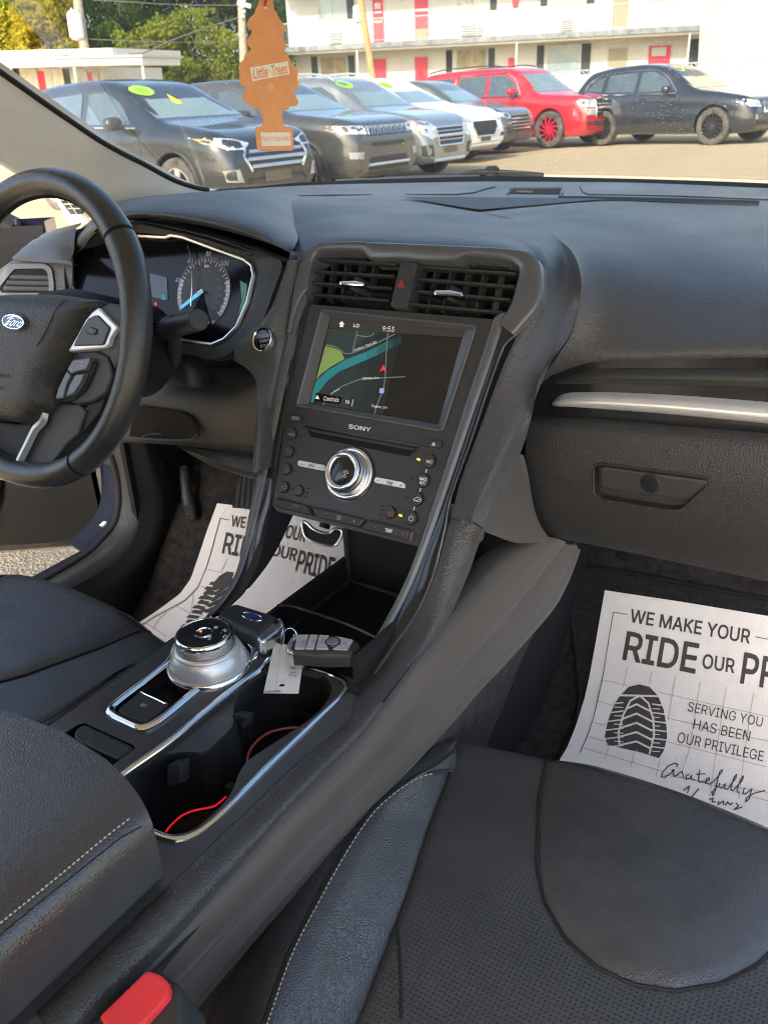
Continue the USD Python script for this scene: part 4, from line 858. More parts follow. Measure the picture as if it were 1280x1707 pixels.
outl = np.array([[-.126, -.95], [-.126, -.26], [-.124, -.215], [.104, -.215], *[ZT.two(*q) for q in [(598, 1160), (583, 1201), (497, 1270), (395, 1360 + 8), (280, 1478), (165, 1588)]], [.122, -.95]])
outl[4:10, 0] = np.maximum(outl[4:10, 0], .108)
holes = [ZT.poly(gear_loop), ZT.poly(chrome_loop), ZT.poly(cub)]
part(con, 'top_panel', ring_plate(ZT, outl, [spl(h, 90, True) if i < 2 else h for i, h in enumerate(holes)], -.012, 0), MT['console_top'], smooth=False)
cl = spl(ZT.poly(chrome_loop), 140, True)
part(con, 'chrome_frame', rail(ZT.three(cl, .0006), ell(.0034, .0026, 10), (0, 0, 1), True), MT['chrome'])
# cup holder insert
well = [(209, 1320), (221, 1291), (253, 1267), (294, 1255), (325, 1254), (339, 1254), (355, 1242), (388, 1208), (389, 1180), (404, 1153), (444, 1124), (500, 1114), (538, 1126), (553, 1145), (546, 1168), (525, 1192), (480, 1224), (440, 1250), (412, 1270), (399, 1289), (392, 1308), (380, 1330), (350, 1362), (322, 1383), (294, 1391), (262, 1387), (230, 1362), (212, 1340)]
wl = spl(ZI.poly(well), 110, True)
part(con, 'cup_holder_rim', ring_plate(ZI, cl, [wl], -.004, 0), MT['console_top'], smooth=False)
wd = ZC - .085
wg = np.array([ZI.three(wl, .0), ZI.three(inset(wl, .002), -.004), ZI.three(inset(wl, .004), -.072), ZI.three(inset(wl, .009), -.079)])
part(con, 'cup_well', facecam(cat(grid(wg, False, True), sheet(ZI, sg.Polygon(inset(wl, .009)).buffer(0), -.079))), MT['matt_black'], smooth=50)
part(con, 'lit_ring', tube(spl([U(*q, z=ZC - .055) for q in [(277, 1387), (285, 1376), (298, 1364), (314, 1355), (331, 1350), (348, 1347), (360, 1343), (371, 1334), (381, 1323)]], 40), .0010, 6), MT['red_glow'], label='red lit ring in the rear cup well')
part(con, 'lit_ring', tube(spl([U(*q, z=ZC - .05) for q in [(412, 1272), (414, 1258), (420, 1246), (430, 1234), (446, 1223), (468, 1216), (497, 1213)]], 30), .0012, 6), MT['red_glow_dim'], label='dim red ring in the front cup well')
part(con, 'coaster', filled(ZP(ZC - .07), [(285, 1384), (300, 1368), (330, 1356), (362, 1350), (384, 1330), (350, 1362), (322, 1383)]), MT['rubber'], smooth=False)
for q in ([(288, 1271), (308, 1269), (314, 1299), (294, 1305)], [(394, 1188), (416, 1192), (414, 1211), (399, 1206)]):
    zz = ZC - .022; p = np.array([U(*x, z=zz + (.016 if i < 2 else -.012)) for i, x in enumerate(q)]); n0 = np.array([.35, -.8, .45]) * .012
    part(con, 'cup_grip', trimesh.convex.convex_hull(np.vstack([p + n0, p - n0, p[2:] + n0 * 1.6 + [0, 0, .004]])), MT['hard_plastic'])
part(con, 'ring_foot', boxm(U(385, 1318, z=ZC - .045), (.008, .008, .012)), MT['rubber'], smooth=False)
# selector
gl = spl(ZT.poly(gear_loop), 130, True)
gr = part(con, 'selector_frame', rail(ZT.three(gl, .0015), [(-.0036, -.003), (.0036, -.003), (.0042, .001), (.002, .0034), (-.002, .0034), (-.0042, .001)], (0, 0, 1), True), MT['chrome'], smooth=50)
part(gr, 'recess', facecam(cat(grid(np.array([ZT.three(gl, .0), ZT.three(inset(gl, .002), -.02)]), False, True), sheet(ZT, sg.Polygon(inset(gl, .002)).buffer(0), -.02))), MT['matt_black'], smooth=False)
pk_ = part(con, 'parking_brake_key', slab(ZT, ZT.poly(c5([(115, 795), (290, 655), (512, 755), (348, 893), (318, 897), (150, 830)])), -.018, .0005, .0015, r=.004), MT['hard_plastic'])
part(pk_, 'silver_edge', tube([U(*q, z=ZC + .001) for q in c5([(296, 655), (330, 675), (420, 715), (480, 745), (505, 748)])], .0011, 6), MT['chrome'])
ZK = ZP(ZC + .0007)
part(pk_, 'icon', drawn(ZK, [c5(arc(316, 758, 14, 10, 0, 360, 18)), c5(arc(316, 758, 24, 15, -40, 40, 8)), c5(arc(316, 758, 24, 15, 140, 220, 8))], .5), MT['label_white'], smooth=False)
ltr(pk_, 'icon_letter', ZK, 'P', c5([(311, 764), (319, 766), (322, 753), (314, 751)]), 'label_white')
gc = U(349, 1111, z=ZC)
gs = part(con, 'rotary_selector', lathe([(.041, -.004), (.0405, .004), (.0392, .012), (.0365, .019), (.034, .0225), (.0335, .0232)], gc, (0, 0, 1), 56), MT['silver_paint'], smooth=50)
part(gs, 'chrome_base', lathe([(.0445, -.002), (.0445, .003), (.0425, .0055), (.0408, .0045)], gc, (0, 0, 1), 56), MT['chrome'], smooth=50)
part(gs, 'upper_step', lathe([(.0335, .0228), (.0335, .0245), (.0325, .0262), (.0302, .0272)], gc, (0, 0, 1), 56), MT['silver_paint'], smooth=50)
part(gs, 'knurled_grip', lathe([(.0296, .0268), (.0300, .028), (.0300, .0355), (.0296, .0365)], gc, (0, 0, 1), 72), MT['knurl'], smooth=50)
part(gs, 'chrome_rim', lathe([(.0296, .0362), (.0302, .0385), (.0294, .0412), (.0278, .0424), (.0264, .042), (.0262, .0414)], gc, (0, 0, 1), 56), MT['chrome'], smooth=50)
part(gs, 'dial_face', lathe([(.0263, .0416), (.0001, .0418)], gc, (0, 0, 1), 48), MT['gloss_black'], smooth=False)
part(gs, 'centre_ring', lathe([(.0098, .0418), (.0095, .0428), (.0082, .0430), (.0078, .042)], gc, (0, 0, 1), 32), MT['chrome'], smooth=50)
ZD = ZP(ZC + .0422)
for t_, q in (('P', [(766, 178), (782, 184), (800, 168), (784, 162)]), ('R', [(848, 174), (872, 178), (888, 158), (864, 152)]), ('N', [(916, 192), (938, 200), (956, 182), (934, 174)]), ('D', [(918, 240), (946, 250), (964, 230), (936, 220)]), ('S', [(800, 256), (822, 262), (838, 236), (814, 230)])):
    ltr(gs, 'letter', ZD, t_, c5(q), 'label_white', bold=False)
part(gs, 'lamp', filled(ZD, c5([(738, 196), (750, 202), (764, 193), (752, 186)]), .0006), MT['red_led'], smooth=False)
for q in ((838, 184), (908, 208), (915, 257)): part(gs, 'mark', filled(ZD, c5([(q[0] - 7, q[1]), (q[0] + 4, q[1] + 4), (q[0] + 8, q[1] - 1), (q[0] - 3, q[1] - 5)]), .0006), MT['label_dim'], smooth=False)
# small bin with its rolled cover
cb = ZT.poly(cub)
part(con, 'small_bin', facecam(cat(grid(np.array([ZT.three(cb, 0), ZT.three(cb, -.06)]), False, True), sheet(ZT, sg.Polygon(cb), -.06))), MT['matt_black'], smooth=False)
ZR = ZP(ZC + .0)
part(con, 'bin_cover', slab(ZR, ZR.poly(c6([(325, 1030), (340, 1000), (378, 980), (592, 1080), (588, 1096), (524, 1143), (420, 1095), (335, 1052)])), -.014, .001, .003, r=.004), MT['grained_plastic'])
# armrest
def superbox(x0, x1, y0, y1, z0, z1, n=48, e=4.0, drop=.012):
    ys = np.r_[y1 - (1 - np.cos(np.linspace(0, np.pi / 2, 12))) * .0, ]
    yy = np.r_[y1 - .055 * (1 - np.sin(np.linspace(0, np.pi / 2, 12))), np.linspace(y1 - .055, y0, 10)[1:]][::1]
    yy = np.r_[y1 - .055 * (1 - np.cos(np.linspace(np.pi / 2, 0, 12)))[::1]][::-1]
    st = np.linspace(0, 1, 12); fr = [(y1 - .05 * (1 - math.sqrt(max(0, 1 - (1 - s) ** 2))), .55 + .45 * s ** .5 if s < 1 else 1) for s in st] + [(y, 1.0) for y in np.linspace(y1 - .05, y0, 14)[1:]]
    rows = []
    t = np.linspace(0, 2 * np.pi, n, endpoint=False); cx, cz = (x0 + x1) / 2, (z0 + z1) / 2
    for y, s in fr:
        w = np.sign(np.cos(t)) * np.abs(np.cos(t)) ** (2 / e); h = np.sign(np.sin(t)) * np.abs(np.sin(t)) ** (2 / e)
        sx = (x1 - x0) / 2 * (.86 + .14 * min(1, (s - .55) / .45 + .0)); sz = (z1 - z0) / 2 * (.80 + .2 * min(1, (s - .55) / .45))
        yb = y - (w ** 2) * .022
        rows.append(np.stack([cx + sx * w, yb, cz - (z1 - z0) / 2 * .0 + sz * h - (.004 if s < 1 else 0)], 1))
    g = np.array(rows); m = grid(g, False, True); c = rows[0].mean(0) + [0, .003, 0]; k = len(rows[0])
    cap = trimesh.Trimesh(np.vstack([rows[0], c]), [[(i + 1) % k, i, k] for i in range(k)], process=False)
    mm = cat(m, cap); 
    if ((mm.triangles_center - [cx, (y0 + y1) / 2, cz]) * mm.face_normals).sum() < 0: mm.invert()
    return mm
AM = superbox(-.118, .118, -1.0, -.478, .606, .692, e=5.0)
ar = part(con, 'armrest', AM, MT['leather'], smooth=60)
SA = Surf(AM)
sL = [(215, 1366), (170, 1402), (110, 1452), (55, 1497), (0, 1541), (-40, 1574)]
def stitches(par, S, line, n, w=1.3, off=.0008, frac=.62, name='stitch_row', mt='stitch'):
    P = spl(line, n * 2 + 1); out = []
    for k_ in range(n):
        a_, b_ = P[2 * k_], P[2 * k_] + (P[2 * k_ + 2] - P[2 * k_]) * frac
        p, q = S.hit(*a_, off), S.hit(*b_, off)
        if p is None or q is None: continue
        ln = np.linalg.norm(q - p)
        if ln > .02: continue
        out.append(tube(np.array([p, (p + q) / 2 + (S.last if hasattr(S, 'last') else S.n) * .0004, q]), [w * .0003, w * .00055, w * .0003], 6))
    part(par, name, cat(*out), MT[mt], kind='stuff')
stitches(ar, SA, sL, 34)
part(ar, 'seam', drawn(SA, [[(236, 1378), (200, 1398), (130, 1454), (70, 1502), (0, 1560), (-30, 1584)]], 2.0, .0006), MT['black_hole'], smooth=False)
# padded flank on the passenger side, from the stack down past the armrest
E1 = [(749, 839), (753, 863), (742, 885), (725, 949), (691, 1028), (656, 1078), (624, 1124), (598, 1160), (583, 1201), (497, 1272), (395, 1370), (280, 1480), (165, 1590), (60, 1690)]
E2 = [(806, 880), (801, 884), (790, 915), (766, 976), (725, 1059), (698, 1096), (663, 1141), (598, 1227), (560, 1268), (480, 1346), (400, 1436), (290, 1552), (210, 1630), (110, 1730)]
a = np.array([RP.hit(*q, .002) for q in E1]); b = np.array([U(*q, x=xx) for q, xx in zip(E2, [.163, .163, .158, .153, .149, .147, .145, .143, .142, .141, .140, .140, .140, .140])])
kk = np.array([.010, .010, .010, .010, .010, .010, .009, .009, .008, .007, .007, .007, .007, .007])[:, None]; n0 = np.array([.55, -.45, .7])
ff = facecam(grid(loft([a - [.004, 0, .006], a, a * .75 + b * .25 + n0 * kk * .9, a * .45 + b * .55 + n0 * kk, a * .15 + b * .85 + n0 * kk * .6, b, b + [-.006, .01, -.02], b + [-.03, .02, -.03]], 140, 36)))
part(con, 'padded_flank', ff, MT['flank_leather'], smooth=50)
part(con, 'flank_break', drawn(Surf(ff), [[(752, 862), (775, 869), (806, 880)]], 1.8, .0012), MT['black_hole'], smooth=False)
# side cover on the passenger side
top = [(783, 925), (835, 921), (904, 894), (958, 904)]
rowsC = [[(828, 822, .150), (868, 752, .158), (880, 790, .166), (893, 868, .172), (905, 895, .176), (960, 905, .178)],
         [(815, 850, .150), (850, 840, .161), (875, 850, .168), (893, 880, .173), (915, 900, .178), (962, 915, .178)],
         [(802, 884, .148), (830, 895, .160), (860, 905, .168), (895, 905, .174), (925, 915, .178), (960, 930, .176)]]
def RX(row): return [U(a, b, x=c) for a, b, c in row]
part(con, 'side_panel', facecam(grid(loft([RX(r) for r in rowsC], 30, 16))), MT['warm_plastic'])
upE = [(904, 894, .172), (862, 914, .160), (836, 934, .155), (797, 976, .150), (766, 1010, .148), (732, 1050, .146), (700, 1092, .145), (663, 1141, .143), (598, 1227, .141), (540, 1288, .140), (480, 1346, .139), (400, 1436, .137), (290, 1552, .133), (170, 1680, .130), (40, 1830, .128)]
loE = [(966, 918, .178), (952, 959, .172), (938, 990, .168), (924, 1014, .165), (890, 1055, .160), (850, 1100, .158), (801, 1152, .156), (762, 1197, .154), (725, 1238, .152), (650, 1320, .150), (560, 1420, .148), (450, 1540, .140), (330, 1680, .130), (210, 1820, .126), (80, 1970, .124)]
uE, lE = [np.array(RX(q)) for q in (upE, loE)]; bx_ = np.array([.012, -.004, .006])
rowsD3 = [uE + [-.03, .01, -.006], uE + [-.004, 0, 0], uE * .92 + lE * .08 + bx_ * .5, uE * .72 + lE * .28 + bx_ * .9, uE * .55 + lE * .45 + bx_ * .75, uE * .5 + lE * .5 + bx_ * .35, uE * .42 + lE * .58 + bx_ * .55, uE * .22 + lE * .78 + bx_ * .75, uE * .2 + lE * .8 + bx_ * .35, uE * .08 + lE * .92 + bx_ * .4, lE, lE + [-.012, 0, -.006]]
rowsD = [loE[::-1]]
sdm = facecam(grid(loft(rowsD3, 80, 50))); part(con, 'side_cover', sdm, MT['warm_plastic'])
gE = [U(*q, x=xx) for q, xx in [((790, 915), .150), ((766, 976), .146), ((740, 1030), .145), ((715, 1074), .143), ((685, 1112), .142), ((640, 1172), .142)]]
gC = RX([(835, 928, .150), (815, 955, .150), (785, 985, .146), (735, 1045, .147), (690, 1104, .147), (640, 1172, .147)])
part(con, 'gap_lining', facecam(grid(loft([gE, [p * .6 + q * .4 - np.array([.05, -.01, .01]) for p, q in zip(gE, gC)], [q - np.array([.05, -.02, .02]) for q in gC], gC], 30, 14))), MT['matt_black'], smooth=60)
part(con, 'inner_frame', cat(boxm((-.0, .12, .28), (.20, .66, .48)), boxm((.0, .30, .72), (.18, .48, .42))), MT['black_hole'], smooth=False)
# lower flank between the console and the seat, back to the armrest
part(con, 'lower_flank', grid(np.array([[[.142, -1.0, .60], [.142, -.30, .575], [.146, -.12, .56]], [[.128, -1.0, .52], [.128, -.30, .50], [.14, -.10, .47]], [[.125, -1.0, .2], [.125, -.3, .2], [.14, -.05, .2]]])), MT['carpet'], smooth=50)
part(con, 'left_flank', boxm((-.129, -.60, .50), (.006, .79, .20)), MT['grained_plastic'], smooth=False)
part(con, 'left_edge', tube([[-.126, -1, ZC - .004], [-.126, -.25, ZC - .004]], .005, 8), MT['gloss_black'])
# open tray under the panel
TZ = .545
tr_rim = [U(*q, z=ZC - .004) for q in [(462, 1010), (490, 1012), (550, 1031), (628, 1064)]]
tray = part(con, 'tray', cat(
    boxm((0.005, -.10, TZ - .004), (.19, .26, .008)), boxm((.101, -.09, TZ + .045), (.008, .27, .10)), boxm((0.005, .035, TZ + .055), (.19, .012, .12)), boxm((-.092, -.10, TZ + .018), (.006, .26, .04))), MT['matt_black'], smooth=False)
part(con, 'tray_lip', tube(spl(tr_rim, 30), .0022, 6), MT['gloss_black'])
part(con, 'tray_step', boxm((.0, -.21, ZC - .03), (.2, .006, .05)), MT['matt_black'], smooth=False)
part(con, 'tray_corner', cat(tube([[-.088, .026, TZ], [-.088, .026, TZ + .10]], .004), tube([[-.088, .026, TZ + .002], [-.088, -.2, TZ + .002]], .003), tube([[-.088, .026, TZ + .002], [.1, .026, TZ + .002]], .003)), MT['hard_plastic'], kind='stuff')
part(con, 'tray_hatch', rbox((.05, .003, .045), .0012, (.07, .027, TZ + .05)), MT['hard_plastic'])
# ------------------------------------------------------------------ steering wheel and its stalk
TW = math.radians(21.5)
PWc = np.array([-.377, -.168, .905]); PWn = np.array([0, -math.cos(TW), math.sin(TW)])
PW_ = Plane(PWc, PWn)
sw = thing('steering_wheel', 'black leather steering wheel with an oval blue badge and silver trimmed buttons', 'steering wheel')
ang = np.linspace(0, 2 * np.pi, 180, endpoint=False)
def rr(a_):
    d_ = math.degrees(a_) % 360
    base = .1715
    base += .005 * math.exp(-((d_ - 325) / 26) ** 2) + .005 * math.exp(-((d_ - 215) / 26) ** 2) - .0045 * math.exp(-((d_ - 270) / 24) ** 2)
    return base
path = np.array([PWc + rr(a_) * (math.cos(a_) * PW_.ex + math.sin(a_) * PW_.ey) for a_ in ang])
def rimpart(a0, a1, fat=1.0, n=70):
    aa = np.radians(np.linspace(a0, a1, n)); p = np.array([PWc + rr(a_) * (math.cos(a_) * PW_.ex + math.sin(a_) * PW_.ey) for a_ in aa])
    secs = []
    for a_ in aa:
        d_ = math.degrees(a_) % 360; thumb = math.exp(-((d_ - 35) / 16) ** 2) + math.exp(-((d_ - 145) / 16) ** 2) + .5 * math.exp(-((d_ - 5) / 30) ** 2)
        secs.append(ell(.0152 * fat + .002 * thumb, .0172 * fat + .0005 * thumb, 20))
    return rail(p, np.array(secs), PWn)
for nm, a0, a1, mt in (('rim_grip', 42, 138, 'leather_wheel'), ('rim_grip', -52, 41, 'leather_wheel'), ('rim_grip', 232, 307, 'leather_wheel'), ('rim_grip', 139, 231, 'leather_wheel')):
    part(sw, nm, rimpart(a0 + .35, a1 - .1), MT[mt], smooth=60)
for a_ in (41.6, -52.1, 138.6, 231.6): part(sw, 'grip_joint', rimpart(a_ - .3, a_ + .5, .965, 4), MT['black_hole'])
st_ = []
for a_ in np.linspace(60, 175, 60):
    t = math.radians(a_); e = math.cos(t) * PW_.ex + math.sin(t) * PW_.ey; s_ = -math.sin(t) * PW_.ex + math.cos(t) * PW_.ey; c = PWc + e * (rr(t) - .0155) - PWn * .002
    st_.append(tube([c + PWn * .003 + s_ * .0014, c - e * .001, c - PWn * .003 - s_ * .0014], .0011, 5))
part(sw, 'rim_stitching', cat(*st_), MT['leather_wheel'], kind='stuff')
cw = crop(0, 480, 4.877)
# hub pad
hp = cw([(-560, 300), (-300, 90), (-100, 55), (20, 42), (250, 40), (500, 50), (690, 78), (790, 112), (765, 160), (715, 215), (650, 300), (540, 510), (430, 730), (390, 830), (385, 960), (330, 1020), (250, 1080), (150, 1100), (0, 1075), (-300, 1100), (-560, 900)])
H = spl(PW_.poly(hp, .01), 120, True)
hub = dome(PW_, H, .001, .0255, .034, .005, .03)
hb = part(sw, 'hub_pad', hub, MT['grained_plastic'], smooth=60)
PHb = Plane(PWc + PWn * .026, PWn)
bc = PHb.two(*cw([(125, 277)])[0])
ov = lambda a_, b_: bc + ell(a_, b_, 40)
bd = part(sw, 'badge', slab(PHb, ov(.0200, .0082), -.003, .003, .0015), MT['badge_blue'])
PBd = Plane(PWc + PWn * .0291, PWn)
part(bd, 'badge_rim', rail(PBd.three(ov(.0194, .0077), 0), ell(.0009, .0007, 6), PWn, True), MT['chrome'])
ltr(bd, 'badge_text', PBd, 'Ford', cw([(34, 300), (186, 316), (194, 264), (64, 232)]), 'chrome', bold=False, shear=.25, off=.0004)
part(bd, 'badge_flourish', drawn(PBd, [cw([(60, 245), (100, 228), (165, 236), (150, 248)]), cw([(28, 298), (40, 306), (62, 292), (90, 240)])], 1.2), MT['chrome'], smooth=False)
part(sw, 'badge_well', slab(PHb, ov(.0235, .0112), -.004, .0006, .0006), MT['hard_plastic'])
SH = Surf(hub)
ltr(sw, 'airbag_text', SH, 'AIRBAG', cw([(-90, 722), (80, 727), (84, 700), (-86, 695)]), 'matt_black', off=.0006)
part(sw, 'airbag_icon', drawn(SH, [cw([(-20, 800), (20, 806), (36, 798)]), cw([(20, 800), (8, 818), (-6, 822)])], 1.2, .0006), MT['matt_black'], smooth=False)
part(sw, 'hub_crease', tube(spl([p for p in [SH.hit(*q, .0002) for q in cw([(540, 95), (480, 140), (430, 220), (380, 330), (300, 470)])] if p is not None], 20), .0008, 5), MT['grained_plastic'])
# spokes with their trim
def plate_px(name, px, h0, h1, mt, bevel=.0012, r=0, off=None, parent=None):
    return part(parent or sw, name, slab(PW_, PW_.poly(cw(px), h1 if off is None else off), h0, h1, bevel, r=r), MT[mt])
plate_px('spoke', [(800, 160), (880, 122), (985, 130), (1000, 300), (985, 560), (930, 660), (880, 560), (780, 500), (550, 512), (600, 400), (680, 250)], -.02, .004, 'hard_plastic', .003)
tr = plate_px('silver_trim', [(795, 155), (830, 185), (955, 310), (945, 345), (905, 400), (885, 470), (850, 488), (550, 515), (560, 490), (620, 390), (690, 260), (745, 190)], -.01, .0085, 'silver_paint', .002)
plate_px('button_pad', [(770, 218), (795, 222), (888, 318), (885, 340), (840, 455), (820, 465), (597, 470), (605, 440), (660, 330), (715, 245)], .004, .0105, 'dark_face', .0014)
plate_px('ok_key', [(730, 310), (785, 335), (770, 378), (695, 370)], .008, .0125, 'dark_face', .0012, r=.002)
PKp = Plane(PWc + PWn * .0108, PWn)
part(sw, 'arrow_mark', drawn(PKp, [cw([(778, 288), (787, 278), (798, 290)])], .6), MT['label_grey'], smooth=False); part(sw, 'arrow_mark', drawn(PKp, [cw([(808, 362), (818, 354), (812, 345)])], .6), MT['label_grey'], smooth=False)
part(sw, 'arrow_mark', drawn(PKp, [cw([(710, 412), (720, 424), (732, 414)])], .6), MT['label_grey'], smooth=False); part(sw, 'arrow_mark', drawn(PKp, [cw([(686, 345), (677, 353), (682, 362)])], .6), MT['label_grey'], smooth=False)
ltr(sw, 'ok_text', Plane(PWc + PWn * .0128, PWn), 'OK', cw([(722, 352), (748, 354), (750, 338), (725, 336)]), 'label_grey')
plate_px('lower_spoke', [(550, 515), (780, 505), (870, 545), (905, 640), (915, 720), (860, 860), (760, 925), (640, 940), (470, 915), (420, 930), (395, 900), (395, 830), (470, 660)], -.02, -.002, 'hard_plastic', .003)
plate_px('rocker_key', [(590, 578), (735, 566), (700, 665), (610, 685), (575, 700), (540, 660)], -.004, .006, 'satin_trim', .0015)
plate_px('rocker_key', [(540, 668), (575, 712), (540, 790), (515, 895), (445, 905), (470, 810)], -.004, .006, 'satin_trim', .0015)
plate_px('rocker_key', [(690, 692), (655, 780), (600, 860), (528, 890), (560, 790), (610, 700)], -.004, .006, 'satin_trim', .0015)
plate_px('key_body', [(735, 572), (780, 615), (760, 680), (690, 830), (600, 910), (520, 930), (450, 912), (530, 900), (610, 862), (665, 790), (705, 690)], -.006, .001, 'matt_black', .001)
PRk = Plane(PWc + PWn * .0063, PWn)
part(sw, 'key_mark', drawn(PRk, [cw([(660, 605), (672, 612), (662, 618)]), cw([(654, 632), (664, 628), (674, 638)])], .6), MT['label_white'], smooth=False); part(sw, 'key_mark', drawn(PRk, [cw([(584, 618), (594, 622)]), cw([(574, 660), (586, 652)])], .6), MT['label_white'], smooth=False)
plate_px('lower_arm', [(395, 930), (640, 945), (700, 1000), (640, 1190), (560, 1260), (420, 1440), (300, 1480), (200, 1520), (100, 1530), (215, 1260), (330, 1040)], -.022, -.003, 'hard_plastic', .003)
plate_px('lower_arm', [(700, 960), (860, 880), (820, 1000), (700, 1150), (640, 1195), (400, 1390), (350, 1340), (560, 1060)], -.022, -.006, 'matt_black', .002)
pA = spl(PW_.three(PW_.poly(cw([(380, 985), (370, 1060), (300, 1150), (240, 1270), (180, 1390), (130, 1490), (80, 1535), (0, 1530), (-200, 1525)])), .003), 60)
part(sw, 'silver_spoke_trim', rail(pA, [(-.0045, -.003), (.0045, -.003), (.0035, .002), (-.002, .0035)], PWn), MT['silver_paint'], smooth=50)
plate_px('hub_lower', [(-300, 1090), (0, 1080), (150, 1105), (260, 1090), (255, 1200), (180, 1370), (110, 1500), (-300, 1500)], -.03, -.006, 'matt_black', .003)
cwl = [PWc - PWn * .01, PWc - PWn * .10]
part(sw, 'column_shroud', tube([PWc - PWn * .015, PWc - PWn * .05, PWc - PWn * .17], [.05, .06, .062], 28), MT['matt_black'])
stl = thing('wiper_stalk', 'black wiper stalk with a ribbed ring on its knob, right of the steering wheel', 'control stalk')
ca, cb_ = U(280, 548, y=-.035), U(331, 533, y=-.075)
ax = (cb_ - ca) / np.linalg.norm(cb_ - ca)
part(stl, 'knob', lathe([(.012, -.004), (.0148, .0), (.0148, .012), (.0155, .014), (.0150, .024), (.0128, .030), (.0125, np.linalg.norm(cb_ - ca)), (.0112, np.linalg.norm(cb_ - ca) + .0015), (.0001, np.linalg.norm(cb_ - ca) + .002)], ca, ax, 30), MT['hard_plastic'], smooth=40)
rb_ = []
for t in np.linspace(0, 2 * np.pi, 20, endpoint=False):
    s1 = np.cross(ax, [0, 0, 1.0]); s1 /= np.linalg.norm(s1); s2 = np.cross(ax, s1); e = math.cos(t) * s1 + math.sin(t) * s2
    rb_.append(tube([ca + e * .0150 + ax * .001, ca + e * .0150 + ax * .010], .0012, 5))
part(stl, 'grip_ribs', cat(*rb_), MT['matt_black'], kind='stuff')
part(stl, 'arm', tube(spl([ca + ax * .004 + [0, .004, -.008], U(291, 582, y=-.02), U(288, 604, y=.0), U(272, 606, y=.02)], 24), [.0095] * 14 + [.0088] * 10, 14), MT['hard_plastic'])
part(stl, 'boot', trimesh.creation.icosphere(3, .0165), MT['matt_black']) if False else part(stl, 'boot', lathe([(.0001, .012), (.008, .0105), (.0135, .005), (.015, -.002), (.014, -.03)], U(270, 596, y=.015), np.array([.5, -.7, .1]), 24), MT['matt_black'], smooth=60)
part(stl, 'mark', boxm(ca + ax * .018 + np.array([.004, -.0145, .004]), (.001, .0006, .009)), MT['label_grey'], smooth=False)
shr = part(dash, 'column_cover', facecam(grid(loft([R3([(236, 600, .04), (262, 560, .05), (300, 570, .05), (330, 582, .05)]), R3([(240, 620, .02), (270, 605, .01), (310, 612, .015), (352, 640, .04)]), R3([(245, 655, .02), (275, 640, .005), (315, 645, .01), (350, 650, .03)])], 20, 14))), MT['hard_plastic'])
# ------------------------------------------------------------------ seats
XC = .392
S0 = [(757, 1234), (719, 1236), (665, 1248), (626, 1277), (561, 1345), (504, 1410), (450, 1496), (407, 1575), (360, 1690), (320, 1790)]
S1 = [(749, 1281), (730, 1283), (702, 1289), (664, 1310), (619, 1349), (576, 1410), (532, 1489), (479, 1593), (439, 1705), (400, 1810)]
S2 = [(757, 1237), (752, 1266), (745, 1298), (730, 1338), (719, 1367), (700, 1424), (683, 1478), (652, 1560), (612, 1665), (560, 1790)]
a0 = np.array([U(*q, z=z_) for q, z_ in zip(S0, [.487, .487, .486, .484, .482, .480, .478, .476, .474, .472])])
a1 = np.array([U(*q, z=z_) for q, z_ in zip(S1, [.497, .508, .516, .522, .526, .529, .531, .532, .533, .534])])
a2 = np.array([U(*q, z=z_) for q, z_ in zip(S2, [.487, .488, .488, .488, .488, .487, .486, .484, .481, .478])])
mir = lambda p: p * [-1, 1, 1] + [2 * XC, 0, 0]
def front(p, k):  # points rolled over the front edge
    return p + np.array([[0, .018, -.022], [0, .02, -.07], [0, .0, -.16]][k])
def with_front(p): return np.vstack([[front(p[0], 2)], [front(p[0], 1)], [front(p[0], 0)], p])
b0, b1, b2 = with_front(a0), with_front(a1), with_front(a2)
down = lambda p, d_: p + np.array([.004, 0, -d_])
seat = thing('passenger_seat', 'black leather front passenger seat with smooth thigh pad and grey stitching', 'car seat', at=(0, 0, 0))
def strip_rows(*rows, nu=70, nv=24): return facecam(grid(loft(rows, nu, nv)))
wallrow = b0 + np.array([.012, 0, -.10]); wall2 = b0 + np.array([.02, 0, -.22])
n1 = np.array([-.5, 0, .85])
bo = strip_rows(wall2, wallrow, b0 + [-.002, 0, -.03], b0, b0 * .6 + b1 * .4 + n1 * .006, b0 * .25 + b1 * .75 + n1 * .005, b1 + [0, 0, .0005], b1 + [.002, 0, -.004])
bi = strip_rows(b1 + [-.001, 0, -.004], b1 + [.0015, 0, .0005], b1 * .75 + b2 * .25 + [0, 0, .006], b1 * .45 + b2 * .55 + [0, 0, .003], b1 * .12 + b2 * .88, b2 + [0, 0, -.003])
mid = [b2 + [-.001, 0, -.004], b2 + [.003, 0, .001]]
for t in (.2, .5, .8): mid.append(b2 * (1 - t) + mir(b2) * t + np.array([0, .028 * math.sin(math.pi * t), .004 * math.sin(math.pi * t)]))
mid += [mir(b2) + [-.003, 0, .001], mir(b2) + [.001, 0, -.004]]
ce = strip_rows(*mid, nu=80, nv=70)
def mirm(m_): q = m_.copy(); q.vertices = mir(np.array(q.vertices)); q.invert(); return q
part(seat, 'outer_bolster', bo, MT['leather'], smooth=60, label='dark outer bolster beside the console'); part(seat, 'outer_bolster', mirm(bo), MT['leather'], smooth=60, label='outer bolster beside the door')
ib = part(seat, 'inner_bolster', bi, MT['leather'], smooth=60); part(seat, 'inner_bolster', mirm(bi), MT['leather'], smooth=60)
cu = part(seat, 'cushion', ce, MT['leather_perf'], smooth=60)
SC = Surf(ce)
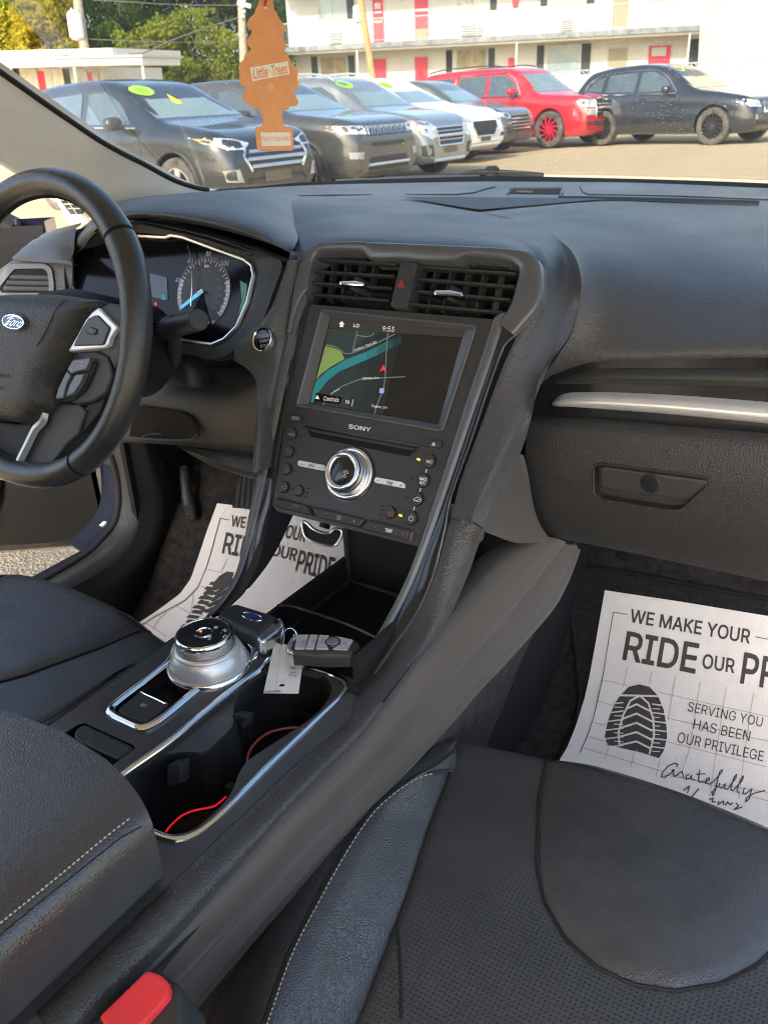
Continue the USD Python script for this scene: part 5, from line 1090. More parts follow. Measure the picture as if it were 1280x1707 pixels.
ins = cI([(285, 118), (262, 175), (240, 250), (225, 330), (195, 560), (180, 760), (186, 880), (220, 965), (300, 1045), (420, 1130), (600, 1215), (720, 1245), (830, 1245), (900, 1215), (960, 1150), (1050, 1020), (1150, 850), (1230, 700), (1310, 560), (1420, 380), (1440, 300), (1300, 470), (1150, 420), (900, 330), (700, 250), (500, 175)])
# the pad's outline in plan: symmetric about the seat's middle
zi = .4885
half = np.array([[-.150, -.088], [-.142, -.115], [-.128, -.165], [-.112, -.205], [-.095, -.245], [-.075, -.275], [-.045, -.300], [-.015, -.311]])
full = np.vstack([half, half[::-1] * [-1, 1]]) + [XC + .008, 0]
def plan_drape(mesh, poly, step, h, edge, tail):
    S = Surf(mesh); pg = sg.Polygon(poly).buffer(-.01).buffer(.01); L = pg.exterior; n = int(L.length / step)
    B = np.array([L.interpolate(t, normalized=True).coords[0] for t in np.linspace(0, 1, n, endpoint=False)])
    x0, y0, x1, y1 = pg.bounds; gx, gy = np.meshgrid(np.arange(x0, x1, step), np.arange(y0, y1, step)); I = np.stack([gx.ravel(), gy.ravel()], 1)
    I = np.array([p for p in I if pg.contains(sg.Point(p)) and L.distance(sg.Point(p)) > step * .5]); V = np.vstack([B, I])
    D = np.array([t for t in Delaunay(V).simplices if pg.contains(sg.Point(V[t].mean(0)))]); P = []
    for k, p in enumerate(V):
        q = S.hit(0, 0, o=[p[0], p[1], 1.0], d=[0, 0, -1.0]); dd = 0 if k < n else L.distance(sg.Point(p))
        if q is None: q = np.array([p[0], p[1], .40])
        P.append(q + [0, 0, -.001 + h * min(1, dd / edge) ** .5])
    return facecam(trimesh.Trimesh(np.array(P), D, process=False)), B
pad, PB_ = plan_drape(ce, np.vstack([full, [[XC + .16, -.07], [XC + .15, -.052], [XC, -.045], [XC - .14, -.052]]]), .008, .011, .045, 0)
tp = part(seat, 'thigh_pad', pad, MT['leather'], smooth=60)
seam = [SC.hit(0, 0, o=[p[0], p[1], 1.0], d=[0, 0, -1.0]) for p in PB_]; seam = [s_ + [0, 0, .0006] for s_ in seam if s_ is not None]
part(seat, 'pad_seam', tube(seam, .0016, 6, True), MT['matt_black'])
SB = Surf(bi)
stitches(ib, SB, [(S1[k_][0] + 6, S1[k_][1] + 4) for k_ in range(0, 10)], 75, off=.0006)
part(seat, 'piping', tube(b1[3:] + [0, 0, -.001], .0018, 6), MT['matt_black'])
part(seat, 'piping', tube(b0[3:] + [-.003, 0, -.031], .0016, 6), mat('piping_grey', (.12, .12, .12), .8))
part(seat, 'cushion_seam', tube(spl([SC.hit(*q, .0004) for q in [(662, 1548), (667, 1610), (668, 1700)]], 12), .0014, 6), MT['matt_black'])
def copy_thing(src, name, label, cat, at, group=None):
    p = fresh('/World', name); x = UsdGeom.Xform.Define(stage, p)
    x.GetPrim().GetReferences().AddInternalReference(src); x.GetPrim().SetInstanceable(True)
    x.ClearXformOpOrder(); x.AddTranslateOp(opSuffix='place').Set(Gf.Vec3d(*at)); tag(x.GetPrim(), label, cat, group); return p
copy_thing(seat, 'driver_seat', 'black leather driver seat with perforated cushion, mostly hidden behind the armrest', 'car seat', (-.795, -.085, .055))
bk = thing('seat_belt_buckle', 'black seat belt buckle with a bright red release button beside the passenger seat', 'seat belt buckle')
bo_ = U(225, 1665, z=.61); bax = np.array([.0, -.82, -.35]); bax = -bax / np.linalg.norm(bax)
p4 = [U(166, 1698, z=.606), U(247, 1620, z=.616), U(283, 1640, z=.616), U(210, 1716, z=.606)]
BPn = np.cross(p4[1] - p4[0], p4[3] - p4[0]); BPn = BPn * np.sign(BPn[2]); BP_ = Plane(np.mean(p4, 0), BPn)
part(bk, 'release_button', slab(BP_, BP_.poly([(166, 1698), (247, 1620), (270, 1628), (285, 1643), (284, 1664), (238, 1716), (190, 1730)]), -.01, .003, .0022, r=.003), MT['buckle_red'])
part(bk, 'housing', slab(BP_, BP_.poly([(155, 1700), (243, 1612), (262, 1612), (298, 1640), (302, 1662), (300, 1800), (130, 1800)]), -.06, -.003, .004, r=.004), MT['hard_plastic'])
part(bk, 'latch_slot', slab(BP_, BP_.poly([(262, 1650), (286, 1645), (240, 1705), (228, 1700)]), -.004, -.0005, .0004), MT['black_hole'])

# ------------------------------------------------------------------ floors, mats and papers
PFp = Prof([(-.9, .225), (.1, .228), (.24, .240), (.31, .28), (.36, .335), (.62, .64)], 140)
PFd = Prof([(-.9, .225), (-.02, .23), (.08, .245), (.16, .29), (.21, .35), (.42, .60)], 140)
def floor_sheet(P, x0, x1, off=0.0, n=24):
    xs = np.linspace(x0, x1, n); return grid(np.array([np.stack([np.full(len(P.p), x), P.p[:, 0], P.p[:, 1] + off], 1) for x in xs]))
carp = thing('cabin_carpet', 'dark charcoal carpet lining both front footwells and the tunnel', 'carpet')
part(carp, 'passenger_floor', facecam(floor_sheet(PFp, .0, .80)), MT['carpet'], smooth=60)
part(carp, 'driver_floor', facecam(floor_sheet(PFd, -.74, -.05)), MT['carpet'], smooth=60)
edgeT = RX(rowsD[0])
edgeT = [np.array([.145, -1.0, .47])] + edgeT
xb_ = np.linspace(.15, .15, len(edgeT)); xb_[-2:] = .05; xb_[-11:-2] = [.148, .14, .13, .118, .105, .09, .075, .062, .05]
part(carp, 'tunnel_side', facecam(grid(loft([[p + np.array([-.004, 0, .01]) for p in edgeT], [p * [.5, 1, 0] + np.array([x_ * .5 - .002, 0, p[2] * .6 + .08]) for p, x_ in zip(edgeT, xb_)], [np.array([x_, p[1] + .01, .2]) for p, x_ in zip(edgeT, xb_)]], 60, 14))), MT['carpet'], smooth=60)
part(carp, 'tunnel_side', facecam(grid(np.array([[[-.13, -1, .5], [-.13, .0, .5], [-.13, .5, .55]], [[-.15, -1, .2], [-.15, 0, .2], [-.15, .5, .25]]]))), MT['carpet'], smooth=60)
part(carp, 'side_wall', facecam(boxm((-.712, .42, .55), (.012, .46, .80))), MT['mat_carpet'], smooth=False)
part(carp, 'bulkhead', facecam(cat(boxm((.35, .62, .60), (.9, .01, .5)), boxm((-.4, .48, .60), (.7, .01, .5)))), MT['mat_carpet'], smooth=False)
def prof_drape(P, px, off, step=9, thick=0):
    pg = sg.Polygon(px).buffer(0); L = pg.exterior; n = int(L.length / step) + 8
    B = np.array([L.interpolate(t, normalized=True).coords[0] for t in np.linspace(0, 1, n, endpoint=False)])
    x0, y0, x1, y1 = pg.bounds; gx, gy = np.meshgrid(np.arange(x0, x1, step), np.arange(y0, y1, step)); I = np.stack([gx.ravel(), gy.ravel()], 1)
    I = np.array([p for p in I if pg.contains(sg.Point(p)) and L.distance(sg.Point(p)) > step * .5]); V = np.vstack([B, I])
    D = np.array([t for t in Delaunay(V).simplices if pg.contains(sg.Point(V[t].mean(0)))])
    return facecam(trimesh.Trimesh(np.array([P.hit(*p, off) for p in V]), D, process=False)), np.array([P.hit(*p, off) for p in B])
fmx = thing('floor_mat', 'charcoal carpet floor mat with a bound edge in the passenger footwell', 'floor mat')
mpx = [(951, 1020), (944, 988), (948, 962), (975, 949), (1010, 949), (1120, 969), (1300, 1003), (1420, 1025), (1420, 1420), (1200, 1420), (900, 1330), (930, 1260), (958, 1205), (966, 1168), (962, 1110)]
mm_, mb_ = prof_drape(PFp, mpx, .005); part(fmx, 'mat_pile', mm_, MT['mat_carpet'], smooth=60)
part(fmx, 'bound_edge', tube(spl([PFp.hit(*q, .006) for q in mpx[:9]] , 50), .0034, 8), MT['binding']); part(fmx, 'bound_edge', tube(spl([PFp.hit(*q, .006) for q in [mpx[0]] + mpx[:11:-1]], 40), .0034, 8), MT['binding'])
pp_ = thing('paper_floor_mat', 'cream printed paper floor mat with a shoe print in the passenger footwell', 'paper mat')
ppx = [(1008, 984), (1140, 1004), (1280, 1027), (1440, 1052), (1440, 1500), (1200, 1440), (900, 1320), (945, 1247), (960, 1210), (974, 1165), (982, 1130), (992, 1075)]
WVp = Wavy(PFp, .0085, .006, 7.0, 3)
pm_, pb_ = prof_drape(WVp, ppx, .0); part(pp_, 'sheet', pm_, MT['paper'], smooth=60)
cP = crop(880, 880, 3.16)
class OffS:
    def __init__(s, P, o): s.P, s.o = P, o
    def hit(s, u, v, off=0.0): return s.P.hit(u, v, s.o + off)
SPp = OffS(WVp, .0008)
def ptext(par, s, q, S=SPp, cc=cP, mt='print_ink', **k): ltr(par, 'print', S, s, cc(q), mt, off=.0, **k)
ptext(pp_, 'WE MAKE YOUR', [(535, 497), (1165, 612), (1175, 535), (545, 426)])
ptext(pp_, 'RIDE', [(495, 695), (880, 770), (905, 610), (522, 543)]); ptext(pp_, 'OUR', [(915, 740), (1085, 768), (1092, 690), (925, 662)]); ptext(pp_, 'PRIDE', [(1115, 820), (1580, 910), (1600, 740), (1140, 655)])
ptext(pp_, 'SERVING YOU', [(838, 966), (1232, 1050), (1240, 1000), (848, 915)], bold=False); ptext(pp_, 'HAS BEEN', [(868, 1060), (1165, 1126), (1175, 1072), (878, 1008)], bold=False); ptext(pp_, 'OUR PRIVILEGE', [(784, 1130), (1236, 1232), (1245, 1178), (795, 1075)], bold=False)
def stroke(par, lines, w, S=SPp, cc=cP, mt='print_ink', off=0.0, name='print'): part(par, name, drawn(S, [cc(l) if cc else l for l in lines], w, off), MT[mt], smooth=False)
stroke(pp_, [[(524, 456), (450, 445), (430, 560), (395, 780), (370, 900), (345, 1000), (320, 1080), (275, 1185)], [(1196, 574), (1290, 592)]], 1.3)
# the closing words, written with a brush
sc = lambda pts: [(a, b) for a, b in [(p[0], p[1]) for p in pts]]
G_l = [[(782, 1262), (790, 1248), (775, 1240), (740, 1255), (708, 1290), (702, 1312), (720, 1316), (755, 1292), (770, 1275), (755, 1280)], [(770, 1275), (765, 1300), (775, 1312), (800, 1290), (812, 1285), (815, 1300), (822, 1318)],
       [(850, 1300), (835, 1305), (832, 1325), (850, 1322), (862, 1305), (860, 1325), (880, 1328)], [(905, 1275), (898, 1330), (905, 1342), (925, 1335)], [(885, 1300), (935, 1296)], [(928, 1340), (955, 1330), (955, 1318), (940, 1322), (935, 1345), (955, 1352), (975, 1340)],
       [(975, 1340), (1020, 1290), (1025, 1275), (1010, 1285), (985, 1390), (975, 1412), (970, 1395), (1000, 1360)], [(1010, 1345), (1005, 1365), (1020, 1372), (1040, 1350), (1035, 1372), (1050, 1380)], [(1050, 1378), (1095, 1320), (1098, 1300), (1085, 1315), (1068, 1375), (1078, 1388)], [(1078, 1388), (1130, 1330), (1135, 1308), (1120, 1325), (1100, 1385), (1112, 1398)],
       [(1140, 1370), (1132, 1400), (1150, 1400), (1175, 1380)], [(1180, 1372), (1165, 1430), (1145, 1445), (1150, 1425), (1190, 1400), (1250, 1385)]]
stroke(pp_, G_l, 2.0)
stroke(pp_, [[(818, 1385), (850, 1362), (840, 1400)], [(900, 1375), (870, 1410), (860, 1440)], [(955, 1432), (975, 1425), (970, 1445), (990, 1445)], [(1005, 1440), (1000, 1460), (1030, 1440), (1030, 1462)], [(1040, 1465), (1050, 1445), (1065, 1460), (1080, 1450)], [(1095, 1450), (1110, 1465), (1085, 1485), (1120, 1475), (1130, 1470)]], 2.2)
grd = [[(523, 732), (502, 840)], [(650, 760), (640, 820)], [(776, 785), (737, 1015)], [(908, 812), (850, 1170), (810, 1290)], [(1045, 838), (990, 1190), (955, 1420)], [(1188, 868), (1140, 1190), (1110, 1430)], [(395, 802), (520, 830)], [(685, 865), (900, 915), (1264, 995)], [(370, 915), (445, 935)], [(735, 1003), (1264, 1125)], [(345, 1025), (405, 1042)], [(742, 1130), (1264, 1262)], [(320, 1100), (400, 1125)], [(295, 1160), (560, 1240), (800, 1310), (1264, 1440)], [(425, 1155), (405, 1220)], [(560, 1185), (540, 1262)], [(695, 1230), (672, 1310)], [(700, 1300), (1264, 1395)]]
stroke(pp_, grd, .55)
# shoe print
sole = sg.Polygon([(405, 1100), (420, 1020), (455, 930), (490, 880), (530, 840), (585, 825), (640, 838), (685, 885), (715, 960), (730, 1050), (732, 1110), (715, 1175), (690, 1215), (600, 1185), (420, 1145)])
cut = [sg.LineString([(480, 882), (700, 888)]).buffer(5)]
arch = [(482, 1150), (476, 1080), (500, 990), (540, 910), (590, 885), (635, 925), (660, 1010), (665, 1090), (640, 1190)]
cut.append(sg.LineString(arch).buffer(5))
for k_ in range(6):
    y_ = 940 + k_ * 46; cut.append(sg.LineString([(500 - k_ * 5, y_ + 22), (572, y_ - 10 + k_ * 3), (655, y_ + 32 + k_ * 3)]).buffer(5).intersection(sg.Polygon(arch)))
    for s_, (xa, xb) in ((0, (400, 500)), (1, (655, 745))):
        yy_ = 915 + k_ * 45 + (14 if s_ else 6); cut.append(sg.LineString([(xa, yy_ + (12 if s_ == 0 else 0)), (xb, yy_ + (0 if s_ == 0 else 12))]).buffer(3.5)); cut.append(sg.LineString([(xa + (55 if s_ == 0 else 0), yy_ + 24), (xb - (0 if s_ == 0 else 52), yy_ + 26)]).buffer(2.5))
from shapely.ops import unary_union
sp_ = sole.difference(unary_union(cut))
def px_shape(S, poly, cc):
    out = []
    for g_ in getattr(poly, 'geoms', [poly]):
        if g_.area < 4: continue
        v, f = tri(g_); out.append(facecam(trimesh.Trimesh(np.array([S.hit(*cc([q])[0]) for q in v]), f, process=False)))
    return cat(*out)
part(pp_, 'shoe_print', px_shape(SPp, sp_, cP), MT['print_ink'], smooth=False)
dp = thing('paper_floor_mat', 'grey white printed paper floor mat in the driver footwell, seen left of the console', 'paper mat')
dpx = [(362, 839), (420, 846), (520, 862), (660, 880), (680, 960), (560, 1060), (430, 1140), (250, 1110), (226, 1042), (262, 1018), (300, 990), (318, 965), (330, 930), (345, 885)]
WVd = Wavy(PFd, .0085, .007, 8.0, 5)
dm_, _ = prof_drape(WVd, dpx, .0); part(dp, 'sheet', dm_, MT['paper'], smooth=60)
SDp = OffS(WVd, .0010); cD = crop(0, 840, 2.667); cG = crop(440, 850, 4.571)
ptext(dp, 'WE', [(1025, 100), (1088, 108), (1095, 58), (1032, 50)], SDp, cD); ptext(dp, 'MAKE YOUR', [(1110, 112), (1352, 172), (1370, 108), (1118, 62)], SDp, cD)
ptext(dp, 'RIDE', [(985, 220), (1150, 250), (1170, 158), (1005, 125)], SDp, cD); ptext(dp, 'PRIDE', [(236, 462), (520, 555), (545, 365), (275, 305)], SDp, cG)
ptext(dp, 'OUR', [(451, 926), (492, 936), (497, 915), (456, 905)], SDp, lambda L_: L_)
stroke(dp, [[(1020, 72), (978, 64), (950, 170), (918, 280), (880, 370), (820, 430), (680, 505), (620, 545)]], 1.2, SDp, cD)
stroke(dp, [[(1010, 245), (985, 300)], [(920, 290), (1040, 320)], [(890, 365), (960, 385)], [(860, 400), (850, 480)], [(780, 450), (850, 490)], [(740, 480), (700, 520), (680, 560)], [(650, 530), (740, 590)]], .6, SDp, cD)
sole2 = sg.Polygon([(1040, 305), (1010, 300), (975, 320), (950, 350), (940, 380), (960, 385), (1000, 365), (1030, 335)]).union(unary_union([sg.LineString([(1035, 340 + k_ * 30), (960 - k_ * 14, 400 + k_ * 26), (925 - k_ * 14, 385 + k_ * 24)]).buffer(8) for k_ in range(4)])).union(unary_union([sg.Polygon([(940 - k_ * 26, 345 + k_ * 42), (985 - k_ * 26, 350 + k_ * 42), (955 - k_ * 26, 385 + k_ * 42), (905 - k_ * 26, 380 + k_ * 42)]).difference(sg.LineString([(920 - k_ * 26, 362 + k_ * 42), (965 - k_ * 26, 368 + k_ * 42)]).buffer(4)) for k_ in range(6)]))
part(dp, 'shoe_print', px_shape(SDp, sole2, cD), MT['print_ink'], smooth=False)
# ------------------------------------------------------------------ pedals
pd = thing('brake_pedal', 'chrome edged brake pedal pad seen through the open tray of the console', 'pedal')
PPd = Plane(U(540, 888, z=.50), [.1, -.8, .6])
pdo = cG([(300, 90), (335, 105), (370, 140), (500, 175), (530, 150), (598, 165), (545, 268), (515, 275), (330, 215), (300, 150)])
part(pd, 'pad', slab(PPd, PPd.poly(pdo), -.008, .0, .002), MT['rubber'])
part(pd, 'chrome_edge', rail(PPd.three(spl(PPd.poly(pdo), 70, True), .001), ell(.0026, .002, 8), PPd.n, True), MT['satin_chrome'])
part(pd, 'arm', tube([U(540, 880, z=.505), U(540, 880, z=.505) + np.array([0, .12, .16])], .009, 8), MT['matt_black'])
fr_ = thing('parking_pedal', 'slim black pedal arm hanging in the dark driver footwell', 'pedal')
part(fr_, 'arm', tube(spl([U(308, 780, y=.30), U(309, 800, y=.285), U(313, 830, y=.27), U(320, 855, y=.265)], 20), [.010] * 12 + [.012] * 8, 12), MT['hard_plastic'])
part(fr_, 'pad', rbox((.026, .012, .03), .003, U(318, 853, y=.26)), MT['rubber'])
ac = thing('accelerator_pedal', 'ribbed black accelerator pedal above the driver paper mat', 'pedal')
PAc = Plane(U(405, 815, y=.30), [0, -.85, .5])
part(ac, 'pad', slab(PAc, PAc.poly([(402, 787), (430, 792), (426, 850), (386, 846), (392, 815)]), -.012, 0, .002), MT['rubber'])
for k_ in range(4): part(ac, 'rib', rail([PAc.hit(395 + k_ * 8, 790, .001), PAc.hit(388 + k_ * 9, 846, .001)], ell(.0012, .001, 6), PAc.n), MT['rubber'])

# ------------------------------------------------------------------ keys, tag
cK = crop(340, 980, 4.267)
k1 = thing('car_key', 'black key fob lying face down showing its oval blue badge', 'car key')
ZA = ZP(.626); fa = [(359, 1030), (368, 1020), (384, 1009), (396, 1007.5), (460, 1028), (472, 1036), (474, 1046), (468, 1053), (441, 1074), (432, 1074), (428, 1070)]
part(k1, 'body', slab(ZA, ZA.poly([(359.5, 1029), (368, 1020), (384, 1008), (396, 1006), (455, 1024), (466, 1031), (432, 1061), (426, 1062)]), -.015, .001, .0055, r=.003), MT['hard_plastic'], smooth=50)
part(k1, 'metal_end', slab(ZA, ZA.poly([(427, 1062), (434, 1052), (458, 1034), (462, 1029), (470, 1034), (474, 1042), (466, 1050), (442, 1068), (432, 1069)]), -.017, -.0005, .003, r=.003), MT['satin_chrome'], smooth=50)
part(k1, 'key_loop_hole', slab(ZA, ZA.poly([(455, 1036), (461, 1032), (465, 1037), (459, 1042)]), -.001, .0004, .0003), MT['black_hole'])
Z1 = ZP(.6274); bq = Z1.two(*cK([(343, 207)])[0]); bdir = Z1.two(*cK([(410, 235)])[0]) - Z1.two(*cK([(275, 185)])[0]); ba = math.atan2(bdir[1], bdir[0])
def ov2(a_, b_): e = ell(a_, b_, 32); return bq + e @ np.array([[math.cos(ba), math.sin(ba)], [-math.sin(ba), math.cos(ba)]])
lw = np.linalg.norm(bdir) / 2
bdg = part(k1, 'badge', slab(Z1, ov2(lw, lw * .44), -.002, .0006, .0004), MT['badge_blue']); part(bdg, 'badge_rim', rail(Z1.three(ov2(lw, lw * .44), .0005), ell(.0006, .0006, 6), (0, 0, 1), True), MT['chrome'])
ltr(bdg, 'badge_text', ZP(.6284), 'Ford', cK([(308, 205), (375, 232), (385, 210), (318, 186)]), 'chrome', bold=False, shear=.2)
k2 = thing('car_key', 'black key fob lying face up with silver buttons, beside the white tag', 'car key')
ZB = ZP(.634)
part(k2, 'body', slab(ZB, ZB.poly([(482, 1086), (487, 1070), (494, 1058), (502, 1055), (551, 1056), (594, 1065), (601, 1071), (601, 1076), (588, 1089), (540, 1090)]), -.0165, .0, .0055, r=.004), MT['hard_plastic'], smooth=50)
part(k2, 'metal_end', slab(ZB, ZB.poly([(476, 1082), (478, 1072), (484, 1062), (492, 1056), (501, 1055), (497, 1062), (489, 1068), (486, 1082), (489, 1088), (478, 1086)]), -.0175, .0002, .003, r=.002), MT['satin_chrome'], smooth=50)
ZB2 = ZP(.6352)
for q in ([(664, 337), (745, 335), (715, 432), (645, 430)], [(756, 335), (812, 335), (782, 434), (722, 432)], [(822, 336), (890, 340), (868, 395), (885, 434), (795, 434)], [(935, 345), (1060, 372), (1020, 440), (915, 436), (975, 400)]):
    part(k2, 'button', slab(ZB2, ZB2.poly(cK(q)), -.002, .0006, .0005, r=.001), MT['fob_button'])
part(k2, 'button', slab(ZB2, ZB2.two(*cK([(917, 387)])[0]) + ell(.0068, .0068, 28), -.002, .0012, .0008), MT['satin_chrome'], label='round button in the middle of the fob')
part(k2, 'button_ring', rail(ZB2.three(ZB2.two(*cK([(917, 387)])[0]) + ell(.0074, .0074, 28), .0004), ell(.0008, .0008, 6), (0, 0, 1), True), MT['gloss_black'])
ZB3 = ZP(.6364)
for q in ([(690, 385), (712, 372), (722, 390)], [(765, 385), (790, 370), (780, 395)], [(830, 380), (850, 365), (862, 385), (845, 398)], [(985, 395), (1010, 385), (1005, 405)]): part(k2, 'icon', drawn(ZB3, [cK(q + q[:1])], .8), MT['label_dim'], smooth=False)
tg = thing('key_tag', 'worn white card key tag with handwritten digits hanging over the cup holder', 'tag')
t3 = [U(*q, z=z_) for q, z_ in (((457, 1073), .6105), ((440, 1155), .6095), ((497, 1156), .6095))]
tn = np.cross(t3[1] - t3[0], t3[2] - t3[0]); tn *= np.sign(tn[2]); TP = Plane(t3[0], tn)
tpoly = cK([(500, 398), (580, 403), (625, 420), (700, 548), (672, 750), (424, 746)])
part(tg, 'card', ring_plate(TP, TP.poly(tpoly), [TP.two(*cK([(554, 693)])[0]) + ell(.0030, .0026, 20)], -.0008, .0002), MT['tag_card'], smooth=False)
part(tg, 'worn_edge', filled(TP, cK([(430, 735), (545, 728), (545, 745), (426, 746)]), .0005), MT['label_grey'], smooth=False)
TK = Plane(TP.o + TP.n * .0004, TP.n); hw = lambda L: part(tg, 'digit', drawn(TK, [cK(l) for l in L], .8), MT['pen_ink'], smooth=False)
hw([[(620, 545), (632, 548)]]); hw([arc(622, 572, 7, 8, 0, 360, 14), arc(642, 572, 9, 8, 0, 360, 14)]); hw([[(652, 590), (655, 600), (642, 606), (634, 596), (630, 606), (618, 606), (614, 592)]]); hw([[(646, 615), (655, 622), (648, 632), (630, 625), (615, 612), (605, 618), (612, 632), (615, 640)]])
part(tg, 'fold', drawn(TK, [cK([(545, 405), (510, 742)])], .5), MT['label_grey'], smooth=False)
yl = part(tg, 'yellow_corner', filled(TP, cK([(702, 545), (712, 548), (708, 572), (700, 565)]), .0002), mat('yellow_card', (.6, .5, .05), .6), smooth=False)
kr = thing('key_ring', 'thin wire ring tying both fobs to the white tag', 'key ring')
w1 = [U(*q, z=z_) for q, z_ in zip(cK([(530, 222), (560, 250), (572, 300), (568, 360), (552, 405), (550, 360), (560, 300), (548, 250)]), [.630, .633, .634, .632, .616, .616, .622, .628])]
w2 = [U(*q, z=z_) for q, z_ in zip(cK([(575, 310), (595, 292), (625, 290), (650, 310), (660, 345), (648, 360), (640, 330)]), [.636, .641, .643, .643, .638, .632, .634])]
part(kr, 'wire', tube(spl(w1, 50), .0006, 6), MT['satin_chrome']); part(kr, 'wire', tube(spl(w2, 40), .0006, 6), MT['satin_chrome'])

# ------------------------------------------------------------------ air freshener
cA = crop(380, 0, 6.567)
fc = U(448, 125, y=-.05); fn = CAM - fc; fn[2] = 0.05; fn = fn / np.linalg.norm(fn); fn = fn + np.array([.10, .05, 0]); FPn = Plane(fc, fn)
tree_px = [(335, -10), (330, 60), (300, 90), (290, 150), (245, 180), (215, 220), (205, 280), (222, 312), (255, 320), (262, 345), (225, 400), (198, 440), (215, 490), (245, 520), (258, 540), (200, 575), (178, 610), (175, 645), (130, 680), (112, 730), (122, 780), (135, 800), (122, 850), (130, 905), (165, 945), (210, 950), (205, 975), (165, 1030), (157, 1075), (180, 1120), (220, 1138), (250, 1132), (262, 1165), (300, 1195), (340, 1185), (360, 1230), (385, 1280), (378, 1380), (310, 1385), (297, 1400), (318, 1620), (345, 1650), (700, 1645), (720, 1625), (708, 1400), (690, 1385), (615, 1385), (590, 1290), (600, 1195), (640, 1205), (665, 1185), (672, 1155), (715, 1158), (760, 1145), (772, 1110), (745, 1050), (705, 985), (750, 975), (772, 945), (775, 890), (755, 850), (770, 800), (765, 760), (720, 715), (685, 690), (680, 640), (640, 590), (605, 565), (640, 520), (640, 480), (610, 420), (580, 370), (615, 355), (628, 310), (610, 260), (560, 200), (530, 130), (500, 90), (498, 40), (490, -10)]
fr = thing('air_freshener', 'orange tree shaped cardboard air freshener hanging on a red string', 'air freshener')
fpoly = FPn.poly(cA(tree_px)); 
part(fr, 'card', slab(FPn, roundc(fpoly, .003, 3), -.0009, .0012, .0004), MT['orange_card'], smooth=30)
FT = Plane(FPn.o + FPn.n * .0014, FPn.n); FT2 = Plane(FPn.o + FPn.n * .0016, FPn.n)
part(fr, 'white_panel', filled(FT, cA([(238, 735), (658, 663), (676, 805), (268, 886)])), MT['card_white'], smooth=False)
ltr(fr, 'print', FT2, 'Little', cA([(285, 862), (440, 838), (432, 720), (270, 750)]), 'orange_ink'); ltr(fr, 'print', FT2, 'Trees', cA([(492, 828), (652, 800), (642, 690), (465, 712)]), 'orange_ink')
part(fr, 'white_panel', filled(FT, cA([(355, 1445), (685, 1442), (692, 1588), (372, 1597)])), MT['card_white'], smooth=False)
ltr(fr, 'print', FT2, 'Peach Ginger Spritz', cA([(372, 1556), (684, 1546), (680, 1478), (368, 1486)]), 'orange_ink', bold=False)
part(fr, 'registered_mark', drawn(FT, [cA(arc(463, 948, 27, 42, 0, 360, 24))], .7), MT['card_white'], smooth=False); ltr(fr, 'registered_letter', FT, 'R', cA([(452, 968), (474, 966), (474, 928), (452, 930)]), 'card_white', bold=False)
part(fr, 'crease', tube([FPn.hit(*q, .0013) for q in cA([(258, 540), (300, 580), (330, 650), (365, 700), (400, 850), (440, 880), (500, 1010), (540, 1070), (545, 1130), (600, 1190)])], .0003, 5), MT['orange_card'])
part(fr, 'hanging_hole', filled(FT, cA([(398, 40), (425, 36), (424, 80), (412, 98), (400, 84)]), -.0001), MT['card_white'], smooth=False)
part(fr, 'string', tube(spl([FPn.hit(*q, z_) for q, z_ in zip(cA([(412, 60), (408, 20), (425, -20), (440, -160)]), [.003, .004, .003, .0])], 24), .0012, 6), MT['string_red'])
# ------------------------------------------------------------------ the car's own body around the cabin
body = thing('sedan', 'dark blue sedan around the cabin, with pale pillar trim, windscreen and door sill in view', 'car')
gl0 = [np.array(q) for q in [[-.80, .40, .985], [-.735, .515, .985]]] + [q + np.array([0, .004, .004]) for q in frit[1:]] + [np.array([.80, .52, .99])]
gl0 = spl(gl0, 60); s_ = np.linspace(-1, 1, 60)
hdr = np.stack([.60 * s_, .06 - .10 * s_ ** 2, 1.375 - .03 * s_ ** 2], 1)
part(body, 'windscreen', facecam(grid(loft([gl0, gl0 * .5 + hdr * .5 + np.array([0, .03, .03]), hdr], 60, 24))), MT['windscreen'], smooth=True)
part(body, 'glass_border', facecam(grid(loft([spl(far, 60) + [0, -.004, -.004], spl(frit, 60)], 60, 6))), MT['black_hole'], smooth=True)
cowl_o = spl([q + np.array([0, .10, -.035]) for q in frit], 60); part(body, 'cowl', facecam(grid(np.array([spl(frit, 60) + [0, .004, -.004], cowl_o, cowl_o + [0, .10, -.08]]))), MT['matt_black'], smooth=True)
# pillar trim
e1 = R3([(345, 318.5, .505), (300, 307, .44), (235, 274, .345), (170, 240, .25), (105, 197, .175), (40, 152, .10), (0, 124, .06), (-90, 62, -.03)])
e2 = R3([(196, 338, .33), (170, 335, .30), (140, 332, .27), (110, 326, .235), (70, 312, .18), (30, 290, .125), (0, 272, .09), (-90, 222, .0)])
e1 = e1 + [np.array([-.625, -.10, 1.30]), np.array([-.60, -.16, 1.355])]; e2 = e2 + [np.array([-.72, -.12, 1.22]), np.array([-.66, -.18, 1.33])]
nn = np.array([.55, -.75, .2])
part(body, 'pillar_trim', facecam(grid(loft([[p + np.array([0, .03, .0]) for p in e1], e1, [p * .8 + q * .2 + nn * .010 for p, q in zip(e1, e2)], [p * .45 + q * .55 + nn * .014 for p, q in zip(e1, e2)], [p * .12 + q * .88 + nn * .006 for p, q in zip(e1, e2)], e2, [q + np.array([-.03, .02, 0]) for q in e2]], 60, 30))), MT['pale_trim'], smooth=60)
part(body, 'pillar_seal', tube(spl(e1, 60) + np.array([.0, .004, .002]), .0045, 8), MT['matt_black'])
